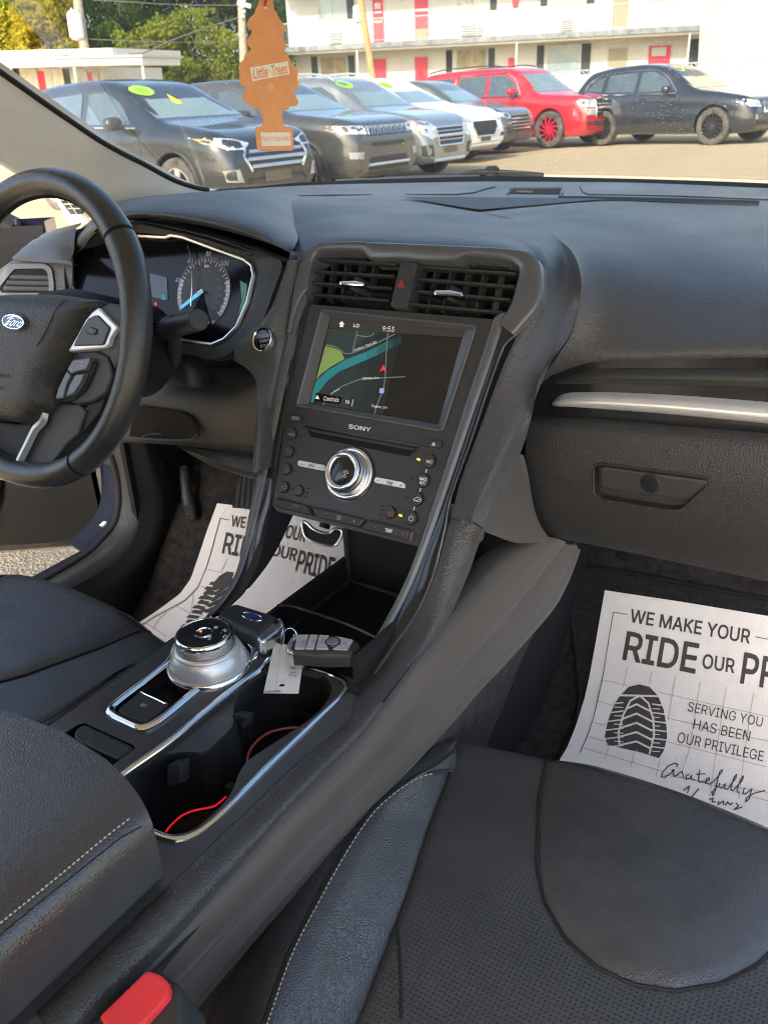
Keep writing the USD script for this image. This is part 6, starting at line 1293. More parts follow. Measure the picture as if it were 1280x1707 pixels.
part(body, 'sail_panel', facecam(grid(np.array([R3([(84, 318, .24), (100, 345, .25), (116, 376, .27)]), R3([(130, 318, .25), (148, 340, .26), (150, 372, .28)])]))), MT['pale_trim'], smooth=False)
sv = Plane(U(125, 342, y=.24), [.3, -1, .1])
vq = [(97, 329), (118, 327), (140, 347), (136, 356), (118, 357), (108, 344)]
part(body, 'side_demister', slab(sv, sv.poly(vq), -.004, .0005, .0006), MT['hard_plastic'], smooth=False)
for k_ in range(3): part(body, 'demister_bar', tube([sv.hit(100 + k_ * 7, 333 + k_ * 7, .001), sv.hit(122 + k_ * 6, 331 + k_ * 8, .001)], .0012, 6), MT['pale_trim'])
part(body, 'demister_bar', tube([sv.hit(108, 328, .001), sv.hit(128, 356, .001)], .0012, 6), MT['pale_trim'])
# kick trim and sill of the driver's door opening
ko = [(183, 730), (186, 747), (199, 794), (202, 831), (194.5, 873), (173, 901), (145, 927), (54, 982), (-60, 1052)]
ki = [(213, 725), (216, 738), (225, 789), (233, 831), (231, 873), (218, 906), (178, 948), (98, 993), (-20, 1066)]
kd = [(236, 720), (240, 738), (256, 789), (270, 831), (268, 873), (252, 915), (208, 965), (130, 1020), (10, 1092)]
KO = [U(*q, x=-.745) for q in ko]; KI = [U(*q, x=-.705) for q in ki]; KD = [U(*q, x=-.685) for q in kd]
kk_ = np.array([.3, -.3, .5])
part(body, 'kick_trim', facecam(grid(loft([[p + np.array([-.01, 0, -.01]) for p in KO], KO, [p * .6 + q * .4 + kk_ * .007 for p, q in zip(KO, KI)], [p * .1 + q * .9 + kk_ * .003 for p, q in zip(KO, KI)], KI], 70, 20))), MT['grained_plastic'], smooth=60)
part(body, 'kick_inner', facecam(grid(loft([KI, [p * .5 + q * .5 for p, q in zip(KI, KD)], KD, [q + np.array([.0, .05, -.12]) for q in KD]], 60, 14))), MT['matt_black'], smooth=60)
part(body, 'door_seal', tube(spl([p + np.array([-.006, 0, 0]) for p in KO], 70), .007, 8), MT['rubber'])
SKt = Plane(U(85, 980, x=-.725), np.cross(KO[7] - KO[6], KI[7] - KO[7]) * np.sign(np.cross(KO[7] - KO[6], KI[7] - KO[7])[2]))
part(body, 'sill_sticker', filled(SKt, [(64, 985), (87, 971), (108, 980), (93, 993)], .006), mat('sticker', (.42, .43, .46), .5), smooth=False)
JO = [p + np.array([-.05, .02, -.01]) for p in KO]; JB = [p + np.array([-.12, .05, -.02]) for p in KO]
part(body, 'door_jamb', facecam(grid(loft([[p + np.array([-.008, .012, -.004]) for p in KO[:7]], JO[:7], JB[:7]], 50, 12))), MT['car_blue'], smooth=60)
part(body, 'sill', facecam(grid(np.array([[[-.745, -1.4, .36], [-.75, -.3, .36], [-.75, .15, .365]], [[-.83, -1.4, .35], [-.83, -.3, .35], [-.83, .15, .355]], [[-.85, -1.4, .2], [-.85, -.3, .2], [-.85, .2, .2]]]))), MT['car_blue'], smooth=30)
jp = part(body, 'hinge_pillar', facecam(grid(loft([[U(186, 735, x=-.78), U(196, 780, x=-.78), U(199, 830, x=-.78), U(180, 880, x=-.78)], [U(165, 735, x=-.86), U(172, 780, x=-.86), U(172, 830, x=-.86), U(150, 885, x=-.86)]], 20, 10))), MT['car_blue'])
part(body, 'check_strap', rbox((.06, .02, .02), .004, U(178, 765, x=-.80)), MT['matt_black'])
part(body, 'label_plate', filled(Plane(U(175, 875, x=-.80), [.5, -.6, .4]), [(165, 876), (172, 869), (184, 870), (182, 880)], .004), mat('vin_label', (.35, .37, .4), .5), smooth=False)
# roof, rear pillars and the right side's sill: they shade the cabin
xs = np.linspace(-.62, .62, 14); ys = np.linspace(.06, -2.3, 16)
def roofz(x, y): return 1.40 + .045 * math.sin(max(0, min(1, (.06 - y) / 2.36)) * math.pi) - .05 * (x / .62) ** 2 - .06 * max(0, (-1.6 - y)) 
rg = np.array([[[x, y - .10 * (x / .6) ** 2 if y > 0 else y, roofz(x, y)] for x in xs] for y in ys])
part(body, 'headlining', grid(rg - [0, 0, .02]), MT['pale_trim'], smooth=True)
part(body, 'roof_panel', grid(rg + [0, 0, .012]), MT['car_blue'], smooth=True)
for sx in (-1, 1):
    yb_ = -.45 if sx > 0 else 0.0; part(body, 'centre_pillar', rail([[sx * .74, -.62 + yb_, .36], [sx * .745, -.64 + yb_, .80], [sx * .72, -.68 + yb_, .98], [sx * .62, -.74 + yb_, 1.38]], ell(.035, .05, 10), (0, 1, 0)), MT['pale_trim'])
    part(body, 'rear_pillar', rail([[sx * .70, -2.35, .85], [sx * .60, -1.9, 1.36]], ell(.05, .16, 10), (0, 1, 0)), MT['pale_trim'])
    part(body, 'roof_rail', rail([[sx * .62, .0, 1.33], [sx * .63, -.7, 1.39], [sx * .60, -1.9, 1.36]], ell(.04, .03, 8), (0, 0, 1)), MT['car_blue'])
part(body, 'right_pillar', rail([[.80, .42, .98], [.70, .10, 1.22], [.60, -.03, 1.34]], ell(.045, .03, 8), (0, 0, 1)), MT['pale_trim'])
part(body, 'right_sill', boxm((.79, -.3, .27), (.12, 1.6, .18)), MT['car_blue'], smooth=False)
part(body, 'rear_bulkhead', boxm((0, -2.3, .6), (1.4, .05, .6)), MT['carpet'], smooth=False)
part(body, 'bonnet', facecam(grid(np.array([cowl_o + [0, .06, -.045], cowl_o * [1, 1, 1] + [0, .5, -.10], cowl_o * [.95, 1, 1] + [0, .95, -.22], cowl_o * [.8, 1, 1] + [0, 1.1, -.4]]))), MT['car_blue'], smooth=60)
sbk = loft([[[-.66, -.70, .52], [-.62, -.64, .53], [-.40, -.66, .54], [-.18, -.64, .53], [-.14, -.70, .52]], [[-.67, -.82, .80], [-.62, -.74, .80], [-.40, -.78, .80], [-.18, -.74, .80], [-.13, -.82, .80]], [[-.64, -.92, 1.10], [-.58, -.87, 1.11], [-.40, -.88, 1.12], [-.22, -.87, 1.11], [-.16, -.92, 1.10]]], 20, 16)
part('/World/driver_seat_back' if False else body, 'seat_back', shell(sbk, .11), MT['leather'], smooth=60)  # out of view; added to keep the sun off the driver's floor paper
part(body, 'head_restraint', rbox((.26, .10, .19), .03, (-.40, -.97, 1.25)), MT['leather'], smooth=60)  # also out of view, added with the seat back to block sun
for sx in (-1, 1): part(body, 'rear_door_panel', rail([[sx * .77, -.70 + (-.45 if sx > 0 else 0), .62], [sx * .77, -1.7, .62]], [(-.05, -.32), (.05, -.32), (.05, .32), (-.05, .32)], (0, 0, 1)), MT['grained_plastic'], smooth=False)  # unseen panels behind the front seats, added to keep sun out
wp = thing('windscreen_wiper', 'black wiper arm and blade lying along the base of the windscreen', 'wiper')
wq = [(640, 299, .97), (700, 296.5, .99), (770, 292, 1.0), (800, 287.5, 1.0), (860, 290, 1.01), (905, 294, 1.02)]
part(wp, 'arm', tube(spl(R3(wq), 40), [.007] * 20 + [.008] * 20, 8), MT['matt_black']); part(wp, 'blade', rail(R3([(560, 303, .93), (640, 300, .955), (720, 297.5, .965), (800, 296, .97)]), [(-.004, -.006), (.004, -.006), (.002, .006), (-.002, .006)]), MT['rubber'])
part(wp, 'pivot', lathe([(.016, -.01), (.016, .012), (.01, .018), (.0001, .018)], U(820, 291, y=1.0), (0, 0, 1), 20), MT['matt_black'])
# driver's door, swung open
door = thing('driver_door', 'open driver door, dark inner panel with map pocket, seen past the steering wheel', 'car door')
dh = np.array([-.90, .255, 0.0]); dd_ = np.array([-.80, -.60, 0.0]); dn = np.array([.60, -.80, 0.0])
DP = Plane(dh, dn, -dd_)
def dpt(s, z, o=0.0): return dh + dd_ * s + np.array([0, 0, z]) + dn * o
sec = [(.305, -.02), (.33, .03), (.42, .05), (.50, .055), (.60, .03), (.70, .035), (.78, .06), (.86, .05), (.93, .02), (.955, -.02)]
sl_ = np.linspace(0.0, 1.05, 16)
part(door, 'inner_panel', facecam(grid(np.array([[dpt(s, z, o * min(1, .3 + s * 5)) for s in sl_] for z, o in sec]))), MT['door_black'], smooth=60)
part(door, 'outer_skin', grid(np.array([[dpt(s, z, -.08 - .02 * math.sin((z - .3) * 4)) for s in sl_] for z in np.linspace(.30, .96, 10)])), MT['car_blue'], smooth=60)
part(door, 'front_edge', facecam(grid(np.array([[dpt(0, z, -.09), dpt(.0, z, -.02)] for z in (.30, .5, .7, .96)]))), MT['car_blue'], smooth=False)
part(door, 'bottom_edge', cat(tube([dpt(0.02, .303, -.03), dpt(1.05, .303, -.03)], .02, 10)), MT['car_blue'])
for k_, (s0, r_, mt) in enumerate(((.16, .20, 'matt_black'), (.26, .17, 'grained_plastic'), (.36, .15, 'door_black'))):
    q = [dpt(s0 + .0, .62, .05 + k_ * .012), dpt(s0 + .005, .52, .055 + k_ * .012), dpt(s0 + .05, .42, .058 + k_ * .012), dpt(s0 + .16, .365, .055 + k_ * .01), dpt(s0 + .5, .35, .05)]
    part(door, 'pocket_edge', tube(spl(q, 30), .011, 8), MT[mt])
part(door, 'map_pocket', facecam(grid(loft([[dpt(.30, .52, .07), dpt(.34, .41, .075), dpt(.5, .37, .075), dpt(.95, .36, .07)], [dpt(.36, .55, .085), dpt(.42, .46, .09), dpt(.55, .44, .09), dpt(.95, .44, .09)], [dpt(.44, .56, .07), dpt(.5, .50, .07), dpt(.6, .49, .07), dpt(.95, .49, .07)]], 24, 12))), MT['door_black'])
part(door, 'grab_handle', tube(spl([dpt(.38, .60, .07), dpt(.45, .68, .085), dpt(.6, .72, .09), dpt(.85, .72, .08)], 20), .018, 10), MT['door_black'])
part(door, 'window_frame', rail([dpt(.06, .95, -.04), dpt(.30, 1.10, -.04), dpt(.62, 1.28, -.02), dpt(1.02, 1.33, 0)], ell(.018, .03, 10), dn), MT['matt_black'])
part(door, 'window_glass', facecam(grid(np.array([[dpt(.10, .955, -.045), dpt(1.02, .955, -.045)], [dpt(.62, 1.27, -.03), dpt(1.02, 1.32, -.01)]]))), MT['clear_glass'], smooth=False)
part(door, 'belt_moulding', tube([dpt(.05, .955, -.03), dpt(1.05, .955, -.03)], .012, 8), MT['matt_black'])
mr = part(door, 'mirror_housing', trimesh.creation.icosphere(3, 1.0).apply_transform(np.diag([.12, .06, .075, 1])).apply_translation(dpt(.40, 1.02, -.24)), MT['car_blue'], smooth=True)
# ------------------------------------------------------------------ outside: the sloping lot
SLX, SLY, SL0 = .0, .0, -.09
UP = np.array([-SLX, -SLY, 1.0]); UP /= np.linalg.norm(UP)
def lotz(x, y): return SLX * x + SLY * y + SL0
GRD = Plane([0, 0, SL0], UP)
def DP_(u, v, dep): return CAM + ray(u, v) * dep
TILT = -math.degrees(math.atan(SLX))
N = {'g': ('geometry', {}), 'n': ('noise_texture', {'scale': .35, 'detail': 6.0}), 'n2': ('noise_texture', {'scale': 6.0, 'detail': 6.0, 'roughness': .7}), 'v': ('voronoi_texture', {'scale': 95.0}), 'n3': ('noise_texture', {'scale': 60.0, 'detail': 5.0}),
     'r': ('rgb_ramp', {'ramp': [(.3, (.40, .31, .185)), (.55, (.48, .38, .235)), (.75, (.54, .45, .30))]}), 'r2': ('rgb_ramp', {'ramp': [(.0, (.62, .6, .58)), (.5, (1.0, 1.0, 1.0)), (1.0, (1.35, 1.3, 1.25))]}), 'mx': ('mix_color', {'blend_type': 'multiply', 'fac': .75}), 'ad': ('math', {'math_type': 'add'}), 'hf': ('math', {'math_type': 'multiply', 'value2': .5}),
     'mp': ('mapping', {'scale': (1, .35, 1), 'rotation': (0, 0, .5)}), 'b': ('bump', {'distance': .012}), 'p': ('principled_bsdf', {'roughness': .95, 'specular_ior_level': .15}), 'vm': ('mix_color', {'blend_type': 'multiply', 'fac': .55}), 'vc': ('rgb_ramp', {'ramp': [(0, (.55, .55, .58)), (.5, (.95, .92, .9)), (1, (1.4, 1.35, 1.3))]}), 'vs': ('separate_color', {})}
L = [('g.position', 'mp.vector'), ('mp.vector', 'n.vector'), ('mp.vector', 'n2.vector'), ('g.position', 'v.vector'), ('g.position', 'n3.vector'), ('n.fac', 'ad.value1'), ('n2.fac', 'ad.value2'), ('ad.value', 'hf.value1'), ('hf.value', 'r.fac'), ('n3.fac', 'r2.fac'), ('r.color', 'mx.a'), ('r2.color', 'mx.b'), ('v.color', 'vs.color'), ('vs.r', 'vc.fac'), ('mx.result', 'vm.a'), ('vc.color', 'vm.b'), ('vm.result', 'p.base_color'), ('v.distance', 'b.height'), ('b.normal', 'p.normal')]
MT['gravel'] = usdkit.material(stage, '/World/Looks/gravel', N, L, surface='p.BSDF')
gx = np.unique(np.r_[-400, -200, -100, np.linspace(-60, 30, 70), 80, 200, 400]); gy = np.unique(np.r_[-300, -100, -30, np.linspace(-10, 60, 60), 100, 200, 500])
GX, GY = np.meshgrid(gx, gy, indexing='ij'); NZ = (meshkit.fbm(np.stack([GX * .35, GY * .35, GX * 0], -1), 3, 3) - .5) * .10 * (np.hypot(GX, GY) > 5)
gg = np.stack([GX, GY, lotz(GX, GY) + NZ], -1); gmesh = grid(gg)
if gmesh.face_normals[:, 2].mean() < 0: gmesh.invert()
single('gravel_lot', gmesh, MT['gravel'], 'tan gravel car lot seen through the windscreen and the open door', 'ground', kind='structure', smooth=True)

# ------------------------------------------------------------------ parked cars
def paint(name, col, metal=.0, rough=.3, dust=.35, dcol=(.34, .31, .25)): mat(name, col, rough, metal=metal, coat=1.0, coat_rough=.06, rvar=(3, .06), dust=(1.1, dust, dcol, .40))
paint('paint_black', (.008, .010, .012), .1, .25, .05); paint('paint_grey', (.06, .06, .058), .6, .3, .2); paint('paint_silver', (.24, .25, .25), .7); paint('paint_white', (.74, .73, .68), 0, .3, .12); paint('paint_dark_grey', (.10, .105, .105), .6); paint('paint_red', (.42, .012, .022), .15, .25, .15, (.4, .2, .15)); paint('paint_night', (.010, .012, .015), .1, .25, .03)
mat('car_glass', (.035, .05, .055), .05, spec=.8, coat=.8, dust=(.9, .25, (.2, .24, .24), .42)); mat('car_glass_pale', (.11, .15, .135), .07, spec=.8, coat=.8, dust=(.9, .5, (.26, .31, .27), .36)); mat('dusty_glass', (.34, .32, .23), .35, spec=.5, dust=(2, .5, (.45, .42, .3), .4))
mat('tyre', (.035, .033, .03), .85, spec=.2, dust=(5, .7, (.26, .23, .18), .35)); mat('cladding', (.03, .03, .03), .6, spec=.3, dust=(4, .4, (.2, .18, .15), .45)); mat('headlamp', (.70, .72, .72), .12, metal=.75, spec=.8, coat=1.0, bump=[('cell', 26, .02)]); mat('amber_lens', (.85, .28, .02), .2, coat=1.0); mat('rim_silver', (.62, .62, .60), .3, metal=.8, dust=(8, .4, (.4, .36, .3), .45)); mat('rim_red', (.55, .015, .04), .3, metal=.2, coat=.8); mat('rim_black', (.03, .03, .03), .35, metal=.4, coat=.5); mat('car_chrome', (.80, .81, .82), .12, metal=1.0, dust=(10, .3, (.5, .48, .44), .5)); mat('grille_black', (.012, .012, .012), .5)
mat('sticker_green', (.32, .80, .05), .6); mat('sticker_yellow', (.85, .62, .02), .6); mat('plate_dark', (.10, .08, .05), .5); mat('fog_lens', (.30, .31, .30), .25, metal=.4, coat=.6); mat('seat_cloth', (.16, .16, .15), .9)
import manifold3d as m3
def interp(pts, x): p = np.array(pts, float); return PchipInterpolator(p[:, 0], p[:, 1])(np.clip(x, p[0, 0], p[-1, 0]))
def make_car(name, label, sp, front, theta, group='cars parked in a row across the lot'):
    """front: ground point under the middle of its bumper; theta: heading in plan"""
    Lc, Wd, top, belt = sp['L'], sp['W'], sp['top'], sp['belt']; R = sp.get('r', .36); fo, wb = sp.get('fo', .9), sp['wb']
    xs = np.unique(np.round(np.r_[0, .015, .04, .08, .14, .22, np.linspace(.3, Lc - .3, 46), Lc - .2, Lc - .1, Lc - .04, Lc - .01, Lc], 3))
    tx = np.array(top); zt = np.interp(xs, tx[:, 0], tx[:, 1]); zb_ = interp(belt, xs)
    zt = np.maximum(np.convolve(np.pad(zt, 1, 'edge'), [.2, .6, .2], 'valid'), .5); zb_ = np.minimum(zb_, zt - .02)
    fr = np.minimum(xs, Lc - xs); w = Wd / 2 * (1 - sp.get('nose', .20) * np.exp(-(xs / .20)) - .10 * np.exp(-((Lc - xs) / .16)))
    cab = np.clip((zt - zb_ - .12) / .3, 0, 1); wt = w * (.86 - .14 * cab)
    zlo = np.interp(xs, [0, .12, .6, Lc - .6, Lc], [.34, .24, .22, .22, .40]); sec = []
    for k in range(len(xs)):
        a, b_, t_, lo = w[k], zb_[k], zt[k], zlo[k]
        pts = np.array([[0, lo], [a * .82, lo], [a * .955, lo + .05], [a * .99, lo + .18], [a * 1.0, lo + (b_ - lo) * .48], [a * .985, lo + (b_ - lo) * .62], [a * .985, b_ - .06], [a * .95, b_], [a * .93 * (1 - .02 * cab[k]), b_ + (t_ - b_) * .12], [wt[k] + (a * .92 - wt[k]) * .30, b_ + (t_ - b_) * .62], [wt[k] + .02, b_ + (t_ - b_) * .88], [wt[k] * .93, b_ + (t_ - b_) * .965], [wt[k] * .6, b_ + (t_ - b_) * .99], [0, t_]])
        s = spl(pts, 40, lin=True); s = np.vstack([s[:1], (s[:-2] + 2 * s[1:-1] + s[2:]) / 4, s[-1:]])
        full = np.vstack([s, (s * [-1, 1])[-2:0:-1]]); sec.append(np.column_stack([np.full(len(full), -xs[k]), full]))
    g = np.array(sec); body = grid(g, False, True); n = g.shape[1]; nv = len(body.vertices)
    caps = [trimesh.Trimesh(np.vstack([g[k], g[k].mean(0)]), [[(i + 1) % n, i, n] if k == 0 else [i, (i + 1) % n, n] for i in range(n)], process=False) for k in (0, -1)]
    bm = cat(body, *caps); bm.merge_vertices(); trimesh.repair.fix_normals(bm)
    solid = m3.Manifold(m3.Mesh(np.asarray(bm.vertices, np.float32), np.asarray(bm.faces, np.uint32)))
    for ax in (-fo, -(fo + wb)):
        cyl = m3.Manifold.cylinder(Wd + 1, R * 1.16, R * 1.16, 40).rotate([90, 0, 0]).translate([ax, Wd / 2 + .5, R * 1.02])
        core = m3.Manifold.cube([R * 3, Wd - .56, 3], True)
        solid = solid - (cyl - core.translate([ax, 0, R]))
    bo_ = solid.to_mesh(); bt = trimesh.Trimesh(bo_.vert_properties[:, :3], bo_.tri_verts, process=False)
    h = np.array([math.cos(theta), math.sin(theta)]); lft = np.array([-h[1], h[0]])
    nose = np.array(front[:2])
    pth = thing(name, label, 'car', group, at=(nose[0], nose[1], lotz(*nose)), rz=theta, tilt=TILT)
    part(pth, 'body', bt, MT[sp['paint']], smooth=32)
    fn_ = bm.face_normals; tc = bm.triangles_center
    side = Surf(trimesh.Trimesh(bm.vertices, bm.faces[(fn_[:, 1] < -.05)], process=False)); frontS = Surf(trimesh.Trimesh(bm.vertices, bm.faces[(fn_[:, 0] > .05) | ((fn_[:, 2] > .3) & (tc[:, 0] > -2.6))], process=False))
    def onside(poly, hgt=.006, step=.16):
        pg = sg.Polygon(poly); Lr = pg.exterior; nn = int(Lr.length / step) + len(poly) * 2
        B = np.array([Lr.interpolate(t, normalized=True).coords[0] for t in np.unique(np.r_[np.linspace(0, 1, nn, endpoint=False), [Lr.project(sg.Point(p)) / Lr.length for p in poly]])]); x0, y0, x1, y1 = pg.bounds; I = np.array([(a, b) for a in np.arange(x0, x1, step) for b in np.arange(y0, y1, step) if pg.contains(sg.Point(a, b)) and Lr.distance(sg.Point(a, b)) > step * .4]).reshape(-1, 2); V = np.vstack([B, I])
        D = np.array([t for t in Delaunay(V).simplices if pg.contains(sg.Point(V[t].mean(0)))])
        P = []
        for a, b in V:
            q = side.hit(0, 0, o=[a, -3, b], d=[0, 1, 0]); P.append(q + np.array([0, -hgt, 0]) if q is not None else (P[-1] if P else np.array([a, -Wd / 2, b])))
        m_ = trimesh.Trimesh(np.array(P), D, process=False)
        if m_.face_normals[:, 1].mean() > 0: m_.invert()
        return m_
    def flip(m_): q = m_.copy(); q.vertices = q.vertices * [1, -1, 1]; q.invert(); return q
    def onfront(poly, hgt=.008, step=.10, d=(-1, 0, 0)):
        d = np.array(d, float) / np.linalg.norm(d)
        pg = sg.Polygon(poly); Lr = pg.exterior; nn = int(Lr.length / step) + len(poly) * 2
        B = np.array([Lr.interpolate(t, normalized=True).coords[0] for t in np.unique(np.r_[np.linspace(0, 1, nn, endpoint=False), [Lr.project(sg.Point(p)) / Lr.length for p in poly]])]); x0, y0, x1, y1 = pg.bounds; I = np.array([(a, b) for a in np.arange(x0, x1, step) for b in np.arange(y0, y1, step) if pg.contains(sg.Point(a, b)) and Lr.distance(sg.Point(a, b)) > step * .4]).reshape(-1, 2); V = np.vstack([B, I])
        D = np.array([t for t in Delaunay(V).simplices if pg.contains(sg.Point(V[t].mean(0)))]); P = []
        for a, b in V:
            q = None
            for sh in (1.0, .97, .93, .88, .8):
                q = frontS.hit(0, 0, o=np.array([0, a * sh, b]) - d * 3, d=d)
                if q is not None: break
            P.append(q - d * hgt if q is not None else (P[-1] if P else np.array([0, a, b])))
        m_ = trimesh.Trimesh(np.array(P), D, process=False)
        if m_.face_normals[:, 0].mean() < 0: m_.invert()
        return m_
    gl = MT[sp.get('glass', 'car_glass')]
    for poly in sp['windows']:
        w_ = onside([(-a, b) for a, b in poly]); part(pth, 'side_window', w_, gl, smooth=40); part(pth, 'side_window', flip(w_), gl, smooth=40)
    if sp.get('chrome_line'):
        for sgn in (1, -1):
            P = [side.hit(0, 0, o=[-a, -3, b], d=[0, 1, 0]) for a, b in sp['chrome_line']]; P = [p + [0, -.008, 0] for p in P if p is not None]; P = np.array(P) * [1, sgn, 1]
            part(pth, 'window_trim', tube(spl(P, 40, lin=True), .014, 6), MT['car_chrome'])
    # windscreen: between cowl and header
    (xc_, zc_), (xh_, zh_) = sp['screen']; ww = Wd / 2
    q = [(-ww * .80, zc_ + .02), (ww * .80, zc_ + .02), (ww * .66, zh_ - .03), (0, zh_), (-ww * .66, zh_ - .03)]
    part(pth, 'windscreen', onfront(q, .006, .2), MT[sp.get('screen_mat', 'car_glass_pale')], smooth=40)
    for poly, mt, nm in sp['front']:
        sym = min(p[0] for p in poly) > 0.02
        f_ = onfront(poly); part(pth, nm, f_, MT[mt], smooth=40)
        if sym: part(pth, nm, flip(f_), MT[mt], smooth=40)
    for bars in sp.get('bars', []):
        (ya, za), (yb, zb2), rr_, mt, nm = bars
        P = [frontS.hit(0, 0, o=[3, y_, z_], d=[-1, 0, 0]) for y_, z_ in zip(np.linspace(ya, yb, 14), np.linspace(za, zb2, 14))]; P = np.array([p + [.012, 0, 0] for p in P if p is not None])
        if len(P) > 2: part(pth, nm, tube(P, rr_, 6), MT[mt])
    # cladding over the arches and along the sill
    if sp.get('clad', 1):
        for sgn in (-1, 1):
            for ax in (-fo, -(fo + wb)):
                t = np.linspace(math.radians(-4), math.radians(184), 30); P = np.stack([ax + R * 1.19 * np.cos(t), np.full(30, 0.0), R * 1.02 + R * 1.19 * np.sin(t)], 1)
                for k in range(30):
                    q = side.hit(0, 0, o=[P[k, 0], -3, max(P[k, 2], .3)], d=[0, 1, 0]); P[k, 1] = (q[1] if q is not None else -Wd / 2) - .004
                part(pth, 'arch_trim', rail(P * [1, -sgn, 1], ell(.022, .038, 8), (0, 1, 0)), MT[sp.get('clad_mat', 'cladding')])
            part(pth, 'sill_trim', rbox((wb - R * 2.4, .06, .14), .02, (-(fo + wb / 2), sgn * (Wd / 2 - .035), .30)), MT[sp.get('clad_mat', 'cladding')])
    # door gaps, handles, mirrors
    for x_, z0, z1 in sp.get('gaps', []):
        P = np.array([p for p in [side.hit(0, 0, o=[-x_ - .04 * math.sin((z_ - z0) * 3), -3, z_], d=[0, 1, 0]) for z_ in np.linspace(z0, z1, 12)] if p is not None])
        part(pth, 'door_gap', tube(P + [0, -.001, 0], .006, 5), MT['grille_black']); part(pth, 'door_gap', tube((P + [0, -.001, 0]) * [1, -1, 1], .006, 5), MT['grille_black'])
    for x_, z_ in sp.get('handles', []):
        q = side.hit(0, 0, o=[-x_, -3, z_], d=[0, 1, 0])
        for sgn in (1, -1): part(pth, 'door_handle', rbox((.20, .04, .035), .012, (q[0], sgn * (q[1] - .012), q[2])), MT[sp.get('handle_mat', sp['paint'])])
    mx, mz = sp['mirror']
    for sgn in (1, -1):
        c = np.array([-mx, sgn * -(Wd / 2 + .10), mz]); mi = trimesh.creation.icosphere(2, 1.0); mi.vertices = np.sign(mi.vertices) * np.abs(mi.vertices) ** .7 * [.09, .125, .085]; mi.apply_translation(c)
        mp_ = part(pth, 'mirror', mi, MT[sp.get('mirror_mat', sp['paint'])], smooth=60); part(mp_, 'mirror_arm', rbox((.06, .14, .04), .01, c + [0, sgn * .10, -.05]), MT['cladding'])
    # wheels
    for ax in (-fo, -(fo + wb)):
        for sgn in (-1, 1):
            c = np.array([ax, sgn * (Wd / 2 - .115), R]); A = np.array([0, sgn, 0])
            wh = part(pth, 'wheel', lathe([(R * .66, .09), (R * .74, .112), (R * .9, .118), (R * .985, .10), (R, .06), (R, -.08), (R * .96, -.11), (R * .66, -.11)], c, A, 40), MT['tyre'], smooth=40)
            rr0 = R * sp.get('rimr', .67); part(wh, 'rim', cat(lathe([(rr0, .085), (rr0 * .97, .104), (rr0 * .93, .10), (rr0 * .9, .03), (rr0 * .88, -.08)], c, A, 36)), MT[sp.get('rim_edge', sp['rim'])], smooth=40)
            part(wh, 'brake', lathe([(rr0 * .9, -.03), (.0001, -.03)], c, A, 24), MT['grille_black'])
            ns = sp.get('spokes', 5); s1 = np.array([1, 0, 0]); s2 = np.array([0, 0, 1.0]); tw = sp.get('twist', 0)
            for k in range(ns):
                for dt in ((-.13, .13) if sp.get('double') else (0,)):
                    t = 2 * np.pi * k / ns + dt + .2; e = math.cos(t) * s1 + math.sin(t) * s2; t2 = t + tw - dt * .4; e2 = math.cos(t2) * s1 + math.sin(t2) * s2
                    part(wh, 'spoke', rail([c + e2 * .03 + A * .075, c + (e + e2) * .5 * rr0 * .55 + A * .085, c + e * rr0 * .95 + A * .082], np.array([[-sp.get('sw', .024), -.012], [sp.get('sw', .024), -.012], [sp.get('sw', .024) * .7, .014], [-sp.get('sw', .024) * .7, .014]]), A), MT[sp['rim']])
            part(wh, 'hub_cap', lathe([(.055, .06), (.05, .095), (.03, .10), (.0001, .10)], c, A, 20), MT[sp['rim']])
    if sp.get('roof_rail'):
        xa, xb = sp['roof_rail'];
        for sgn in (-1, 1):
            P = []
            for x_ in np.linspace(xa, xb, 12):
                k = np.argmin(abs(xs - x_)); P.append([-x_, sgn * wt[k] * .93, zt[k] + .045 - (.03 if x_ in (xa, xb) else 0)])
            part(pth, 'roof_rail', tube(np.array(P), .018, 8), MT[sp.get('rail_mat', 'cladding')])
    if sp.get('sticker'):
        y_, z_, mt = sp['sticker']; e = ell(.17, .062, 26) + [y_, z_]; st = part(pth, 'price_sticker', onfront(e, .012, .3), MT[mt], smooth=False)
        if mt == 'sticker_green':
            gl_, f_ = glyphs('2017'); qv = [frontS.hit(0, 0, o=np.array([3, y_ - .085 + a * .17, z_ - .032 + b * .06]), d=[-1, 0, 0]) for a, b in gl_]
            if all(q is not None for q in qv):
                m_ = trimesh.Trimesh(np.array(qv) + [.017, 0, .004], f_, process=False)
                if m_.face_normals[:, 0].mean() < 0: m_.invert()
                part(st, 'print', m_, mat('sticker_print', (.12, .34, .04), .6) if 'sticker_print' not in MT else MT['sticker_print'], smooth=False)
    return pth
SUVTOP = [(0, .60), (.03, .80), (.10, .90), (.30, .985), (.75, 1.06), (1.18, 1.115), (1.30, 1.16), (2.05, 1.575), (2.35, 1.645), (2.8, 1.675), (3.5, 1.655), (4.0, 1.60), (4.18, 1.53), (4.42, 1.12), (4.50, .95), (4.52, .6)]
SUVBELT = [(0, .62), (.3, .90), (1.2, 1.02), (2.5, 1.06), (3.9, 1.14), (4.52, 1.0)]
def scale_pts(p, sx, sz): return [(a * sx, b * sz) for a, b in p]
